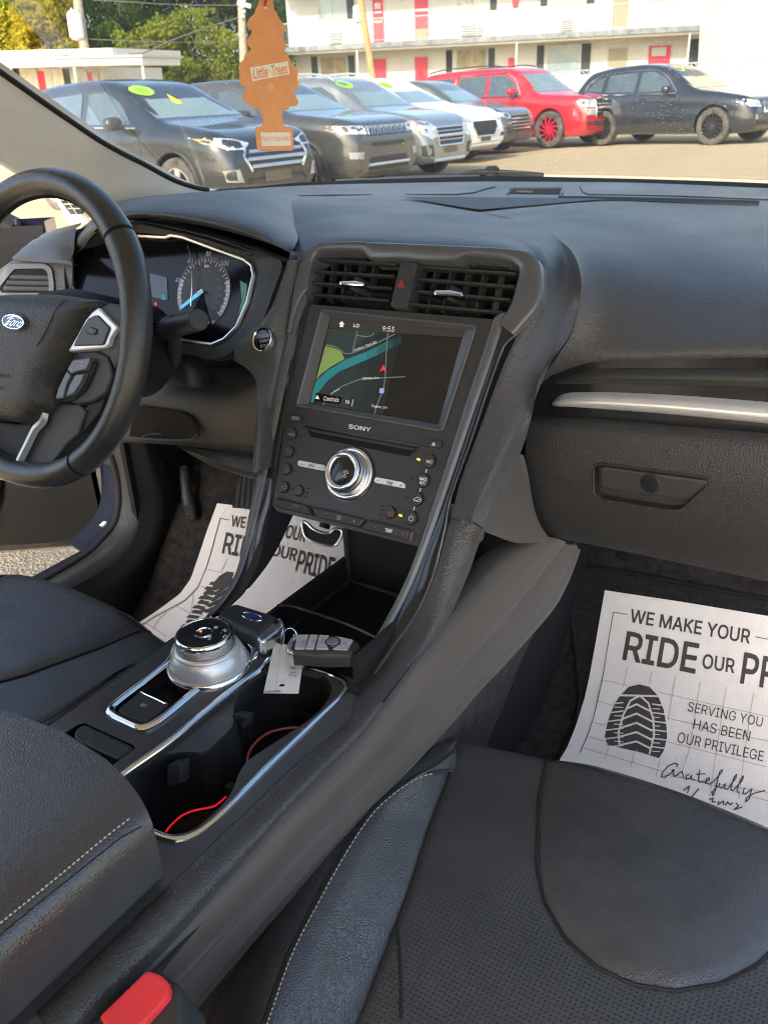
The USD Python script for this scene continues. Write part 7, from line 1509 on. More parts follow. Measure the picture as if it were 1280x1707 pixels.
escape = dict(L=4.52, W=1.84, wb=2.69, fo=.90, r=.355, top=SUVTOP, belt=SUVBELT, paint='paint_black', screen=((1.28, 1.14), (2.08, 1.60)),
    windows=[[(1.72, 1.09), (2.66, 1.12), (2.66, 1.49), (2.30, 1.50), (2.0, 1.36)], [(2.78, 1.12), (3.62, 1.17), (3.58, 1.47), (2.80, 1.50)], [(3.70, 1.18), (4.08, 1.24), (3.86, 1.42), (3.68, 1.45)]], chrome_line=[(1.6, 1.06), (2.2, 1.075), (2.8, 1.09), (3.6, 1.14), (4.05, 1.20)],
    front=[([(-.13, 1.28), (-.07, 1.28), (-.06, 1.33), (-.03, 1.35), (-.10, 1.45), (-.17, 1.35), (-.14, 1.33)], 'sticker_yellow', 'hanging_ornament'), ([(.40, .84), (.52, .77), (.74, .78), (.86, .86), (.88, .93), (.62, .90)], 'headlamp', 'headlight'), ([(.80, .82), (.865, .855), (.875, .92), (.82, .90)], 'amber_lens', 'turn_signal'), ([(-.46, .52), (.46, .52), (.56, .68), (.50, .80), (-.50, .80), (-.56, .68)], 'grille_black', 'grille'), ([(-.55, .30), (.55, .30), (.5, .44), (-.5, .44)], 'grille_black', 'lower_grille'), ([(.60, .40), (.80, .42), (.82, .55), (.66, .56)], 'fog_lens', 'fog_light'), ([(-.24, .38), (.24, .38), (.24, .50), (-.24, .50)], 'plate_dark', 'number_plate')],
    bars_=0, bars=[((-.47, .745), (.47, .745), .024, 'car_chrome', 'grille_bar'), ((-.52, .66), (.52, .66), .024, 'car_chrome', 'grille_bar'), ((-.46, .575), (.46, .575), .024, 'car_chrome', 'grille_bar'), ((-.50, .80), (-.56, .68), .018, 'car_chrome', 'grille_frame'), ((.50, .80), (.56, .68), .018, 'car_chrome', 'grille_frame'), ((-.56, .68), (-.46, .52), .018, 'car_chrome', 'grille_frame'), ((.56, .68), (.46, .52), .018, 'car_chrome', 'grille_frame')],
    gaps=[(1.48, .35, 1.05), (2.72, .35, 1.10), (3.62, .6, 1.14)], handles=[(2.5, .93), (3.5, .97)], mirror=(1.85, 1.12), rim='rim_silver', spokes=5, double=True, sticker=(-.42, 1.50, 'sticker_green'))
def variant(b, **k): d = dict(b); d.update(k); return d
compass = variant(escape, L=4.39, W=1.82, wb=2.64, fo=.87, r=.35, paint='paint_grey', top=scale_pts([(0, .72), (.03, .90), (.10, .98), (.35, 1.04), (.8, 1.09), (1.18, 1.13), (1.30, 1.17), (2.0, 1.55), (2.35, 1.63), (2.8, 1.64), (3.5, 1.62), (3.95, 1.56), (4.1, 1.50), (4.30, 1.1), (4.37, .95), (4.39, .6)], 1, 1), belt=[(0, .74), (.3, .95), (1.2, 1.05), (2.5, 1.08), (3.8, 1.15), (4.39, 1.0)],
    windows=[[(1.70, 1.11), (2.58, 1.13), (2.58, 1.46), (2.28, 1.47), (1.98, 1.35)], [(2.70, 1.13), (3.5, 1.17), (3.46, 1.44), (2.72, 1.47)]], chrome_line=None,
    front=[([(.50, .82), (.80, .84), (.88, .95), (.52, .93)], 'headlamp', 'headlight'), ([(.80, .84), (.86, .87), (.89, .95), (.80, .945)], 'amber_lens', 'turn_signal'), ([(-.48, .80), (.48, .80), (.48, .94), (-.48, .94)], 'grille_black', 'grille'), ([(-.5, .34), (.5, .34), (.44, .52), (-.44, .52)], 'grille_black', 'lower_grille'), ([(.62, .50), (.80, .52), (.80, .60), (.60, .60)], 'fog_lens', 'fog_light'), ([(-.4, .66), (.4, .66), (.4, .71), (-.4, .71)], 'grille_black', 'upper_slot')],
    bars=[b for x_ in (-.42, -.28, -.14, 0, .14, .28, .42) for b in (((x_ - .038, .81), (x_ - .038, .93), .016, 'car_chrome', 'grille_slot'), ((x_ + .038, .81), (x_ + .038, .93), .016, 'car_chrome', 'grille_slot'))] + [((-.5, .42), (.5, .42), .02, 'rim_silver', 'bumper_strip')], roof_rail=None, sticker=None)
trax = variant(escape, L=4.28, W=1.78, wb=2.56, fo=.86, r=.34, paint='paint_silver', top=scale_pts(SUVTOP, .947, 1.0), belt=scale_pts(SUVBELT, .947, 1.0), windows=[scale_pts(w_, .947, 1.0) for w_ in escape['windows']], chrome_line=None, screen=((1.22, 1.14), (1.98, 1.60)), gaps=[(1.4, .35, 1.05), (2.58, .35, 1.1)], handles=[(2.4, .93)], mirror=(1.75, 1.12), roof_rail=(1.95, 3.7), rail_mat='rim_silver', sticker=(-.42, 1.52, 'sticker_green'),
    front=[([(.46, .66), (.60, .62), (.76, .72), (.84, .92), (.56, .90), (.44, .82)], 'headlamp', 'headlight'), ([(.74, .72), (.82, .78), (.85, .93), (.77, .92)], 'amber_lens', 'turn_signal'), ([(-.38, .52), (.38, .52), (.44, .80), (-.44, .80)], 'grille_black', 'grille'), ([(.52, .36), (.76, .38), (.78, .54), (.56, .54)], 'cladding', 'fog_pocket'), ([(.58, .40), (.70, .41), (.70, .50), (.58, .50)], 'fog_lens', 'fog_light'), ([(-.2, .40), (.2, .40), (.2, .50), (-.2, .50)], 'plate_dark', 'number_plate'), ([(-.07, .655), (.07, .655), (.09, .69), (-.09, .69)], 'amber_lens', 'badge')],
    bars=[((-.43, .67), (.43, .67), .022, 'rim_silver', 'grille_bar'), ((-.41, .60), (.41, .60), .008, 'car_chrome', 'grille_bar'), ((-.43, .74), (.43, .74), .008, 'car_chrome', 'grille_bar'), ((-.44, .80), (.44, .80), .014, 'car_chrome', 'grille_frame'), ((-.38, .52), (.38, .52), .014, 'car_chrome', 'grille_frame'), ((-.38, .52), (-.44, .80), .014, 'car_chrome', 'grille_frame'), ((.38, .52), (.44, .80), .014, 'car_chrome', 'grille_frame'), ((-.5, .30), (.5, .30), .03, 'rim_silver', 'skid_plate')])
cx9 = variant(escape, L=5.0, W=1.93, wb=2.88, fo=.98, r=.37, paint='paint_white', top=scale_pts(SUVTOP, 1.106, 1.02), belt=scale_pts(SUVBELT, 1.106, 1.0), windows=[scale_pts(w_, 1.106, 1.01) for w_ in escape['windows']], chrome_line=None, screen=((1.44, 1.15), (2.3, 1.63)), gaps=[(1.65, .35, 1.05), (3.0, .35, 1.1)], handles=[(2.8, .95)], mirror=(2.05, 1.13), sticker=(-.45, 1.53, 'sticker_green'), clad=0,
    front=[([(.48, .80), (.62, .76), (.86, .84), (.90, .90), (.60, .86)], 'headlamp', 'headlight'), ([(.80, .83), (.88, .865), (.90, .91), (.82, .88)], 'amber_lens', 'turn_signal'), ([(-.34, .50), (.34, .50), (.48, .66), (.46, .78), (-.46, .78), (-.48, .66)], 'grille_black', 'grille'), ([(.60, .46), (.78, .48), (.72, .55), (.62, .53)], 'grille_black', 'fog_pocket'), ([(.655, .485), (.71, .49), (.70, .525), (.66, .52)], 'fog_lens', 'fog_light'), ([(-.7, .28), (.7, .28), (.66, .38), (-.66, .38)], 'cladding', 'lower_grille'), ([(-.2, .40), (.2, .40), (.2, .49), (-.2, .49)], 'plate_dark', 'number_plate')],
    bars=[((-.34, .50), (.34, .50), .016, 'car_chrome', 'grille_frame'), ((-.34, .50), (-.48, .66), .018, 'car_chrome', 'grille_frame'), ((.34, .50), (.48, .66), .018, 'car_chrome', 'grille_frame'), ((-.40, .60), (.40, .60), .006, 'grille_black', 'grille_bar')], roof_rail=None)
equinox = variant(cx9, L=4.65, W=1.84, wb=2.72, fo=.93, r=.36, paint='paint_dark_grey', top=scale_pts(SUVTOP, 1.03, .985), belt=scale_pts(SUVBELT, 1.03, .985), windows=[scale_pts(w_, 1.03, .98) for w_ in escape['windows']], screen=((1.33, 1.13), (2.14, 1.57)), mirror=(1.9, 1.10), sticker=None,
    front=[([(.44, .76), (.62, .74), (.84, .84), (.86, .90), (.50, .86)], 'headlamp', 'headlight'), ([(-.40, .48), (.40, .48), (.46, .70), (.42, .80), (-.42, .80), (-.46, .70)], 'grille_black', 'grille'), ([(.52, .44), (.78, .46), (.80, .56), (.56, .56)], 'cladding', 'fog_pocket'), ([(.58, .47), (.72, .48), (.72, .53), (.58, .53)], 'fog_lens', 'fog_light'), ([(-.2, .36), (.2, .36), (.2, .46), (-.2, .46)], 'plate_dark', 'number_plate')],
    bars=[((-.42, .74), (.42, .74), .016, 'car_chrome', 'grille_bar'), ((-.45, .67), (.45, .67), .016, 'car_chrome', 'grille_bar'), ((-.42, .60), (.42, .60), .016, 'car_chrome', 'grille_bar'), ((-.41, .53), (.41, .53), .016, 'car_chrome', 'grille_bar')])
sub_top = [(0, .75), (.03, 1.0), (.10, 1.11), (.35, 1.15), (.9, 1.19), (1.45, 1.22), (1.58, 1.26), (2.25, 1.78), (2.5, 1.85), (3.2, 1.88), (4.6, 1.87), (5.3, 1.82), (5.5, 1.70), (5.64, 1.3), (5.7, 1.0), (5.7, .6)]
suburban = variant(escape, L=5.7, W=2.04, wb=3.30, fo=1.02, r=.41, rimr=.80, paint='paint_red', top=sub_top, belt=[(0, .8), (.3, 1.06), (1.5, 1.14), (3, 1.18), (5.4, 1.20), (5.7, 1.05)], nose=.10, screen=((1.56, 1.25), (2.28, 1.80)),
    windows=[[(2.0, 1.20), (3.0, 1.22), (3.0, 1.68), (2.55, 1.68), (2.25, 1.52)], [(3.12, 1.22), (4.05, 1.24), (4.05, 1.68), (3.12, 1.69)], [(4.3, 1.26), (5.3, 1.28), (5.2, 1.68), (4.3, 1.68)]], chrome_line=[(1.95, 1.18), (2.5, 1.185), (3.2, 1.20), (4.1, 1.21), (4.18, 1.45), (4.15, 1.72), (3.2, 1.74), (2.5, 1.73), (2.2, 1.56), (1.95, 1.22)],
    front=[([(.52, .86), (.92, .88), (.95, 1.03), (.52, 1.05)], 'headlamp', 'headlight'), ([(.52, .70), (.90, .70), (.92, .85), (.52, .84)], 'headlamp', 'headlight_lower'), ([(.84, .70), (.91, .71), (.92, .80), (.85, .80)], 'amber_lens', 'turn_signal'), ([(-.50, .66), (.50, .66), (.50, 1.04), (-.50, 1.04)], 'grille_black', 'grille'), ([(-.6, .46), (.6, .46), (.62, .56), (-.62, .56)], 'cladding', 'lower_grille'), ([(.66, .48), (.88, .49), (.88, .54), (.66, .55)], 'cladding', 'fog_pocket'), ([(-.09, .82), (.09, .82), (.12, .87), (-.12, .87)], 'amber_lens', 'badge'), ([(-.9, .30), (.9, .30), (.9, .40), (-.9, .40)], 'cladding', 'air_dam')],
    bars=[((-.92, 1.06), (.92, 1.06), .018, 'car_chrome', 'grille_frame'), ((-.5, .85), (.5, .85), .035, 'car_chrome', 'grille_bar'), ((-.5, .94), (.5, .94), .012, 'car_chrome', 'grille_bar'), ((-.5, .76), (.5, .76), .008, 'car_chrome', 'grille_bar'), ((-.5, .66), (.5, .66), .014, 'car_chrome', 'grille_frame'), ((-.5, .66), (-.5, 1.04), .016, 'car_chrome', 'grille_frame'), ((.5, .66), (.5, 1.04), .016, 'car_chrome', 'grille_frame')],
    gaps=[(1.75, .4, 1.16), (3.06, .4, 1.2), (4.1, .5, 1.2)], handles=[(2.85, 1.04), (3.9, 1.06)], mirror=(2.1, 1.30), rim='rim_red', rim_edge='rim_black', spokes=11, double=False, twist=.5, sw=.022, roof_rail=(2.7, 5.2), rail_mat='cladding', sticker=None, clad=0, glass='car_glass')
x5 = variant(escape, L=4.89, W=1.94, wb=2.93, fo=.87, r=.385, rimr=.74, paint='paint_night', top=scale_pts([(0, .62), (.03, .80), (.12, .92), (.35, 1.0), (.9, 1.09), (1.38, 1.14), (1.5, 1.18), (2.25, 1.62), (2.55, 1.70), (3.0, 1.74), (3.8, 1.71), (4.35, 1.63), (4.5, 1.55), (4.76, 1.15), (4.87, .95), (4.89, .6)], 1, 1), belt=[(0, .64), (.3, .92), (1.4, 1.06), (2.8, 1.09), (4.3, 1.14), (4.89, 1.0)], screen=((1.46, 1.16), (2.28, 1.64)), screen_mat='dusty_glass',
    windows=[[(1.95, 1.13), (2.88, 1.14), (2.88, 1.55), (2.58, 1.56), (2.25, 1.42)], [(2.98, 1.14), (3.78, 1.16), (3.78, 1.53), (2.98, 1.56)], [(3.90, 1.17), (4.38, 1.22), (4.16, 1.44), (3.90, 1.50)]], chrome_line=[(1.86, 1.09), (2.9, 1.095), (3.9, 1.12), (4.46, 1.20), (4.30, 1.42), (3.95, 1.55), (3.0, 1.60), (2.55, 1.60), (2.2, 1.44), (1.86, 1.12)],
    front=[([(.50, .74), (.80, .76), (.92, .86), (.90, .92), (.52, .88)], 'headlamp', 'headlight'), ([(-.40, .62), (.40, .62), (.42, .86), (-.42, .86)], 'grille_black', 'grille'), ([(-.7, .30), (.7, .30), (.66, .48), (-.66, .48)], 'grille_black', 'lower_grille'), ([(.62, .50), (.74, .51), (.74, .60), (.62, .60)], 'fog_lens', 'fog_light')],
    bars=[((s_ * .20 + d_, .63), (s_ * .20 + d_, .85), .012, 'car_chrome', 'grille_bar') for s_ in (-1, 1) for d_ in (-.16, -.08, 0, .08, .16)], gaps=[(1.68, .4, 1.08), (2.93, .4, 1.12), (3.86, .6, 1.14)], handles=[(2.72, .98), (3.66, 1.0)], mirror=(2.02, 1.17), rim='rim_black', spokes=14, double=False, twist=.15, sw=.014, sticker=(-.30, 1.60, 'sticker_yellow'), clad=0, roof_rail=None)
CARS = [('parked_suv', 'black compact SUV with a green windscreen sticker, nearest and leftmost of the row', escape, (-7.0, 8.35), -4.5),
        ('parked_suv', 'grey SUV with slotted chrome grille, behind the orange air freshener', compass, (-6.75, 10.6), -2.5),
        ('parked_suv', 'silver small SUV with roof rails and green sticker, between grey and white SUVs', trax, (-7.1, 13.1), -2.5),
        ('parked_suv', 'white SUV with dark grille and a green windscreen sticker', cx9, (-8.1, 16.4), -3),
        ('parked_suv', 'dark grey SUV half hidden between the white SUV and the red SUV', equinox, (-8.6, 19.2), -2),
        ('parked_suv', 'large bright red SUV with red spoked wheels and chrome grille', suburban, (-7.45, 21.7), -12.5),
        ('parked_suv', 'dusty black SUV with black wheels and yellow windscreen sticker, at far right', x5, (-3.6, 21.4), -16)]
for nm, lb, sp, P, th in CARS: make_car(nm, lb, sp, P, math.radians(th))
# ------------------------------------------------------------------ buildings behind the lot
GZ = SL0
mat('wall_white', (.54, .525, .48), .85, var=(1.2, .05), dust=(3, .25, (.6, .56, .45), .6)); mat('wall_shade', (.58, .57, .51), .85, var=(1.5, .05)); mat('siding', (.55, .55, .535), .7, var=(2, .04)); mat('slab_grey', (.22, .23, .23), .8, var=(2.5, .4)); mat('door_red', (.55, .03, .06), .5); mat('door_white', (.68, .67, .62), .6); mat('door_tan', (.30, .26, .17), .6); mat('frame_grey', (.45, .45, .43), .6); mat('shutter_dark', (.035, .045, .045), .7)  # the second wall colour is an even off-white of its own
mat('curtain', (.40, .34, .20), .9, bump=[('wave', 3.2, .05)], var=(3, .25)); mat('curtain_pale', (.62, .62, .52), .9, bump=[('wave', 2.6, .05)], var=(3, .25)); mat('pane_blue', (.20, .27, .31), .08, spec=.8, var=(.8, .25)); mat('rail_white', (.46, .45, .41), .6); mat('galv', (.45, .46, .46), .45, metal=.6); mat('pole_wood', (.34, .27, .19), .9, var=(8, .25)); mat('pole_brown', (.40, .24, .10), .85, var=(8, .2)); mat('transformer_grey', (.62, .62, .58), .5); mat('wire_dark', (.12, .11, .10), .7)
F1 = DP_(480, 77.7, 45.0); F2 = DP_(1214, 38, 40.4); 
fex = F2 - F1; fex /= np.linalg.norm(fex); fnn = np.cross(fex, [0, 0, 1.0]); fnn = fnn if fnn @ (CAM - F1) > 0 else -fnn
ZS = F1[2]                                                            # top of the balcony slab
BAL = Plane(F1, fnn, fex); WAL = Plane(F1 - fnn * 1.5, fnn, fex)
mot = thing('motel_building', 'long two storey white motel with a railed balcony, red doors and dark shutters', 'building')
z4 = crop(480, 0, 4.571); z5 = crop(740, 0, 4.571); z6 = crop(1000, 0, 4.571)
LFT, RGT = BAL.two(476, 78)[0] - .3, BAL.two(1290, 35)[0] + 6
def wallbox(P, x0, x1, z0, z1, d0, d1, mt, nm, par=None, **k):
    c = P.three([[x0, z0 - P.o[2]], [x1, z0 - P.o[2]], [x1, z1 - P.o[2]], [x0, z1 - P.o[2]]], 0); V = np.vstack([c + P.n * d0, c + P.n * d1]); return part(par or mot, nm, trimesh.convex.convex_hull(V), MT[mt], smooth=False, **k)
wallbox(WAL, LFT, RGT, GZ - 2.2, ZS - .35, -6, 0, 'wall_white', 'ground_floor_wall'); wallbox(WAL, LFT, RGT, ZS - .35, ZS + 3.0, -6, 0, 'wall_white', 'upper_floor_wall')
wallbox(BAL, LFT, RGT, ZS - .24, ZS, -1.5, 0.0, 'slab_grey', 'balcony_slab'); wallbox(BAL, LFT, RGT, ZS - .34, ZS - .243, -1.5, -.12, 'wall_white', 'balcony_beam')
wallbox(BAL, LFT, RGT, ZS + 2.75, ZS + 3.0, -1.5, .25, 'wall_white', 'roof_overhang'); wallbox(BAL, LFT - .3, RGT, ZS + 3.004, ZS + 3.2, -8, .3, 'slab_grey', 'roof')
def onwall(px, mt, nm, d0=-.02, d1=.03, frame=None, par=None, label=None):
    q = WAL.poly(px); x0, z0 = q.min(0); x1, z1 = q.max(0); o = WAL.o[2]
    f_ = None
    if frame: 
        f_ = wallbox(WAL, x0 - frame, x1 + frame, z0 + o - frame, z1 + o + frame, -.03, d1 + .015, 'rail_white' if mt != 'door_red' and mt != 'door_tan' else 'frame_grey', nm + '_frame'); d0, d1 = d1 + .0, d1 + .022
    return wallbox(WAL, x0, x1, z0 + o, z1 + o, d0, d1, mt, nm, par=f_ or par, label=label)
rect = lambda a, b, c, d: [(a, b), (c, b), (c, d), (a, d)]
wn = [(z4, (240, -120, 328, 135), 'pane_blue'), (z4, (345, -120, 430, 128), 'pane_blue'), (z5, (108, -130, 215, 72), 'curtain_pale'), (z5, (224, -130, 340, 68), 'curtain_pale'), (z5, (832, -130, 940, 20), 'curtain_pale'), (z5, (950, -130, 1075, 16), 'curtain_pale'),
      (z4, (258, 438, 348, 582), 'curtain'), (z4, (366, 438, 442, 578), 'curtain'), (z5, (100, 385, 208, 532), 'curtain'), (z5, (220, 380, 318, 526), 'curtain'), (z5, (790, 348, 905, 552), 'pane_blue'), (z5, (915, 340, 1030, 548), 'pane_blue'), (z6, (772, 302, 842, 482), 'curtain_pale'), (z6, (850, 300, 950, 480), 'pane_blue'), (z6, (400, -200, 545, -20), 'curtain_pale')]
for cc, r_, mt in wn: onwall(cc(rect(*r_)), mt, 'window', frame=.06)
for cc, r_ in ((z4, (455, -120, 495, 135)), (z5, (355, -130, 400, 68)), (z5, (740, -130, 785, 38)), (z5, (1095, -130, 1145, 18)), (z4, (185, 430, 222, 580)), (z4, (465, 420, 505, 575)), (z4, (1205, 380, 1250, 548)), (z5, (18, 380, 62, 545)), (z5, (340, 365, 385, 522)), (z5, (710, 345, 756, 545)), (z5, (1052, 330, 1108, 560)), (z6, (692, 295, 758, 500))): onwall(cc(rect(*r_)), 'shutter_dark', 'shutter', d1=.05)
for cc, r_, mt in ((z4, (656, -180, 720, 330), 'door_red'), (z4, (970, -180, 1066, 290), 'door_red'), (z4, (655, 448, 748, 760), 'door_red'), (z4, (972, 432, 1066, 740), 'door_red'), (z6, (118, -220, 208, 205), 'door_tan'), (z6, (68, 368, 186, 690), 'door_tan'), (z6, (375, 348, 512, 680), 'door_red')):
    b = onwall(cc(rect(*r_)), mt, 'door', frame=.07)
onwall(z4(rect(662, 20, 706, 62)), 'rail_white', 'door_notice', .06, .066); onwall(z4(rect(660, 85, 716, 96)), 'rail_white', 'door_bar', .06, .068); onwall(z4(rect(660, 155, 718, 168)), 'rail_white', 'door_bar', .06, .068); onwall(z4(rect(972, 66, 1066, 80)), 'rail_white', 'door_bar', .06, .068); onwall(z4(rect(975, 218, 1066, 288)), 'door_tan', 'door_panel', .06, .068)
onwall(z6(rect(396, 360, 500, 420)), 'frame_grey', 'door_pane', .06, .066)
for cc, r_ in ((z4, (322, 245, 402, 325)), (z5, (130, 185, 290, 262)), (z5, (880, 150, 982, 222)), (z6, (905, 92, 1000, 165))):
    b = onwall(cc(rect(*r_)), 'frame_grey', 'air_conditioner', d1=.12)
    q = WAL.poly(cc(rect(*r_))); x0, y0 = q.min(0); x1, y1 = q.max(0)
    for k_ in range(4): zz = y0 + (y1 - y0) * (k_ + .6) / 4.4; part(b, 'louvre', rail(WAL.three([[x0 + .04, zz], [x1 - .04, zz]], .125), ell(.008, .022, 6), (0, 0, 1)), MT['shutter_dark'])
for cc, r_ in ((z5, (525, -20, 562, 42)), (z5, (492, 440, 532, 520))): onwall(cc(rect(*r_)), 'door_red', 'fire_extinguisher_box', d1=.16)
# railing of the balcony
def rl(h): return BAL.three([[LFT, h], [RGT, h]], -.05)
part(mot, 'hand_rail', rail(rl(1.07), ell(.03, .025, 8)), MT['rail_white']); part(mot, 'lower_rail', rail(rl(.10), ell(.02, .02, 6)), MT['rail_white'])
for k_, x_ in enumerate(np.arange(LFT + .1, RGT, 2.05)):
    part(mot, 'rail_post', tube(BAL.three([[x_, 0], [x_, 1.07]], -.05), .028, 6), MT['rail_white'])
bl = [tube(BAL.three([[x_, .1], [x_, 1.06]], -.05), .010, 4) for x_ in np.arange(LFT + .1, RGT, .135)]
part(mot, 'balusters', cat(*bl), MT['rail_white'], kind='stuff')
for x_ in np.arange(LFT + 4.1, RGT, 8.2): part(mot, 'balcony_post', tube(BAL.three([[x_, GZ - ZS - 1.5], [x_, -.24]], -.15), .05, 8), MT['wall_white'])
# white building on the right
rb = thing('siding_building', 'white clapboard building end closing the right of the lot', 'building')
ca_ = DP_(1232, 0, 29.0); ca_[2] = GZ; nb_ = CAM - ca_; nb_[2] = 0; nb_ /= np.linalg.norm(nb_); ang_ = math.radians(14); nb_ = np.array([nb_[0] * math.cos(ang_) - nb_[1] * math.sin(ang_), nb_[0] * math.sin(ang_) + nb_[1] * math.cos(ang_), 0]); RBp = Plane(ca_, nb_, np.cross([0, 0, 1.0], nb_) + np.array([0, 0, .042]) * (np.cross([0, 0, 1.0], nb_) @ np.array([cy, sy, 0])))
sgn_ = 1 if RBp.ex @ np.array([math.cos(YAW), math.sin(YAW), 0]) > 0 else -1
for k_ in range(34):
    z0 = -.3 + k_ * .2; P4 = RBp.three([[sgn_ * .12, z0], [sgn_ * 9, z0], [sgn_ * 9, z0 + .205], [sgn_ * .12, z0 + .205]], [0, 0, -.025, -.025]); part(rb, 'siding_board', facecam(grid(np.array([[P4[3], P4[2]], [P4[0], P4[1]], [P4[0] - RBp.n * .03, P4[1] - RBp.n * .03]]))), MT['siding'], smooth=False)
part(rb, 'corner_board', rail(RBp.three([[sgn_ * .06, 0], [sgn_ * .06, 7]], -.01), [(-.08, -.03), (.08, -.03), (.08, .03), (-.08, .03)], RBp.n), MT['wall_white'], smooth=False)
part(rb, 'down_pipe', tube(RBp.three([[sgn_ * .22, 0], [sgn_ * .22, 7]], .05), .045, 8), MT['rail_white'])
q0 = RBp.three([[sgn_ * .02, 0], [sgn_ * 9, 0], [sgn_ * 9, 7.2], [sgn_ * .02, 7.2]], -.04); part(rb, 'wall', trimesh.convex.convex_hull(np.vstack([q0, q0 - RBp.n * 5])), MT['wall_shade'], smooth=False)
part(rb, 'roof', trimesh.convex.convex_hull(np.vstack([RBp.three([[-sgn_ * .3, 7.2], [sgn_ * 9.3, 7.2], [sgn_ * 4.5, 9.0]], .3), RBp.three([[-sgn_ * .3, 7.2], [sgn_ * 9.3, 7.2], [sgn_ * 4.5, 9.0]], -5.3)])), MT['slab_grey'], smooth=False)
# chain link fence
cf = thing('chain_link_fence', 'grey chain link fence between the black SUV and the motel', 'fence')
fa_, fb_ = DP_(905, 121, 32.0), DP_(1290, 101, 27.0); fa_[2] = fb_[2] = max(fa_[2], GZ + 1.7); FEx = (fb_ - fa_); Lf = np.linalg.norm(FEx); FEx /= Lf
hF = fa_[2] - GZ
part(cf, 'top_rail', tube([fa_, fb_], .024, 8), MT['galv'])
for t in np.arange(0, Lf, 2.4): p = fa_ + FEx * t; part(cf, 'post', tube([p, [p[0], p[1], GZ]], .03, 8), MT['galv'])
mw = []
for t in np.arange(-hF, Lf, .16):
    for s_ in (1, -1):
        a_, b_ = (t, t + hF) if s_ > 0 else (t + hF, t); z0_, z1_ = 0.0, hF
        if min(a_, b_) < 0 or max(a_, b_) > Lf: continue
        P = np.array([fa_ + FEx * a_ - [0, 0, hF], fa_ + FEx * b_]); mw.append(tube(P, .0035, 3))
part(cf, 'mesh', cat(*mw), MT['galv'], kind='stuff')
pf = thing('picket_fence', 'low white picket fence in front of the motel, behind the red SUV', 'fence')
pa_, pb_ = DP_(925, 129, 36.0), DP_(1010, 127, 34.5); Lp = np.linalg.norm((pb_ - pa_)[:2]); e_ = (pb_ - pa_) / Lp; pa_[2] = pb_[2] = max(pa_[2], GZ + 1.3); e_[2] = 0
for t in np.arange(-1.5, Lp + 2.5, .14): p = pa_ + e_ * t; part(pf, 'picket', boxm((p[0], p[1], (p[2] + GZ) / 2), (.085, .02, p[2] - GZ)), MT['rail_white'], smooth=False)
part(pf, 'rail', tube([pa_ - e_ * 1.5 - [0, .03, .3], pa_ + e_ * (Lp + 2.5) - [0, .03, .3]], .03, 6), MT['rail_white'])
# low building with a canopy on the left
lb = thing('canopy_building', 'low white building with red doors under a flat canopy, at far left', 'building')
z7 = crop(0, 0, 4.571)
C1, C2 = DP_(*z7([(470, 500)])[0], 34.5), DP_(*z7([(1080, 488)])[0], 33.0); cex = C2 - C1; cex /= np.linalg.norm(cex); cn = np.cross(cex, [0, 0, 1.0]); cn = cn if cn @ (CAM - C1) > 0 else -cn
CB = Plane(C1, cn, cex); CW = Plane(C1 - cn * 2.2, cn, cex); xR = CB.two(*z7([(1085, 480)])[0])[0]; xL = CB.two(-200, 100)[0]; zc0 = C1[2]
wallbox(CB, xL, xR, zc0, zc0 + .26, -2.4, 0, 'wall_white', 'canopy', par=lb); wallbox(CB, xL, xR + .1, zc0 + .262, zc0 + .34, -2.5, .08, 'galv', 'canopy_edge', par=lb)
xW = CW.two(*z7([(785, 560)])[0])[0]
wallbox(CW, xL, xW, GZ - 1.0, zc0, -4, 0, 'wall_shade', 'wall', par=lb); wallbox(CW, xL, xW + .4, zc0 + .345, zc0 + .7, -5, -.3, 'wall_white', 'roof', par=lb)
for x_ in (-3.4, -6.8, -10.2, .0): part(lb, 'post', tube(CB.three([[xR - .1 + x_, GZ - zc0 - .8], [xR - .1 + x_, 0]], -.12), .06, 8), MT['rail_white'])
def onw2(r_, mt, nm, d1=.04):
    q = CW.poly(z7(rect(*r_))); x0, y0 = q.min(0); x1, y1 = q.max(0); return wallbox(CW, x0, x1, y0 + CW.o[2], y1 + CW.o[2], -.02, d1, mt, nm, par=lb)
for r_ in ((285, 540, 378, 760), (668, 548, 738, 760)): onw2(r_, 'door_red', 'door')
for r_ in ((62, 505, 125, 660), (138, 505, 180, 660), (480, 520, 545, 640), (840, 500, 845, 501)): onw2(r_, 'shutter_dark', 'window')
for r_ in ((185, 510, 270, 720), (420, 520, 478, 700), (560, 520, 650, 700)): onw2(r_, 'curtain_pale', 'curtained_window', .05)
for r_ in ((272, 520, 284, 760), (380, 520, 392, 760), (655, 530, 667, 760), (740, 530, 752, 760)): onw2(r_, 'frame_grey', 'door_post', .08)
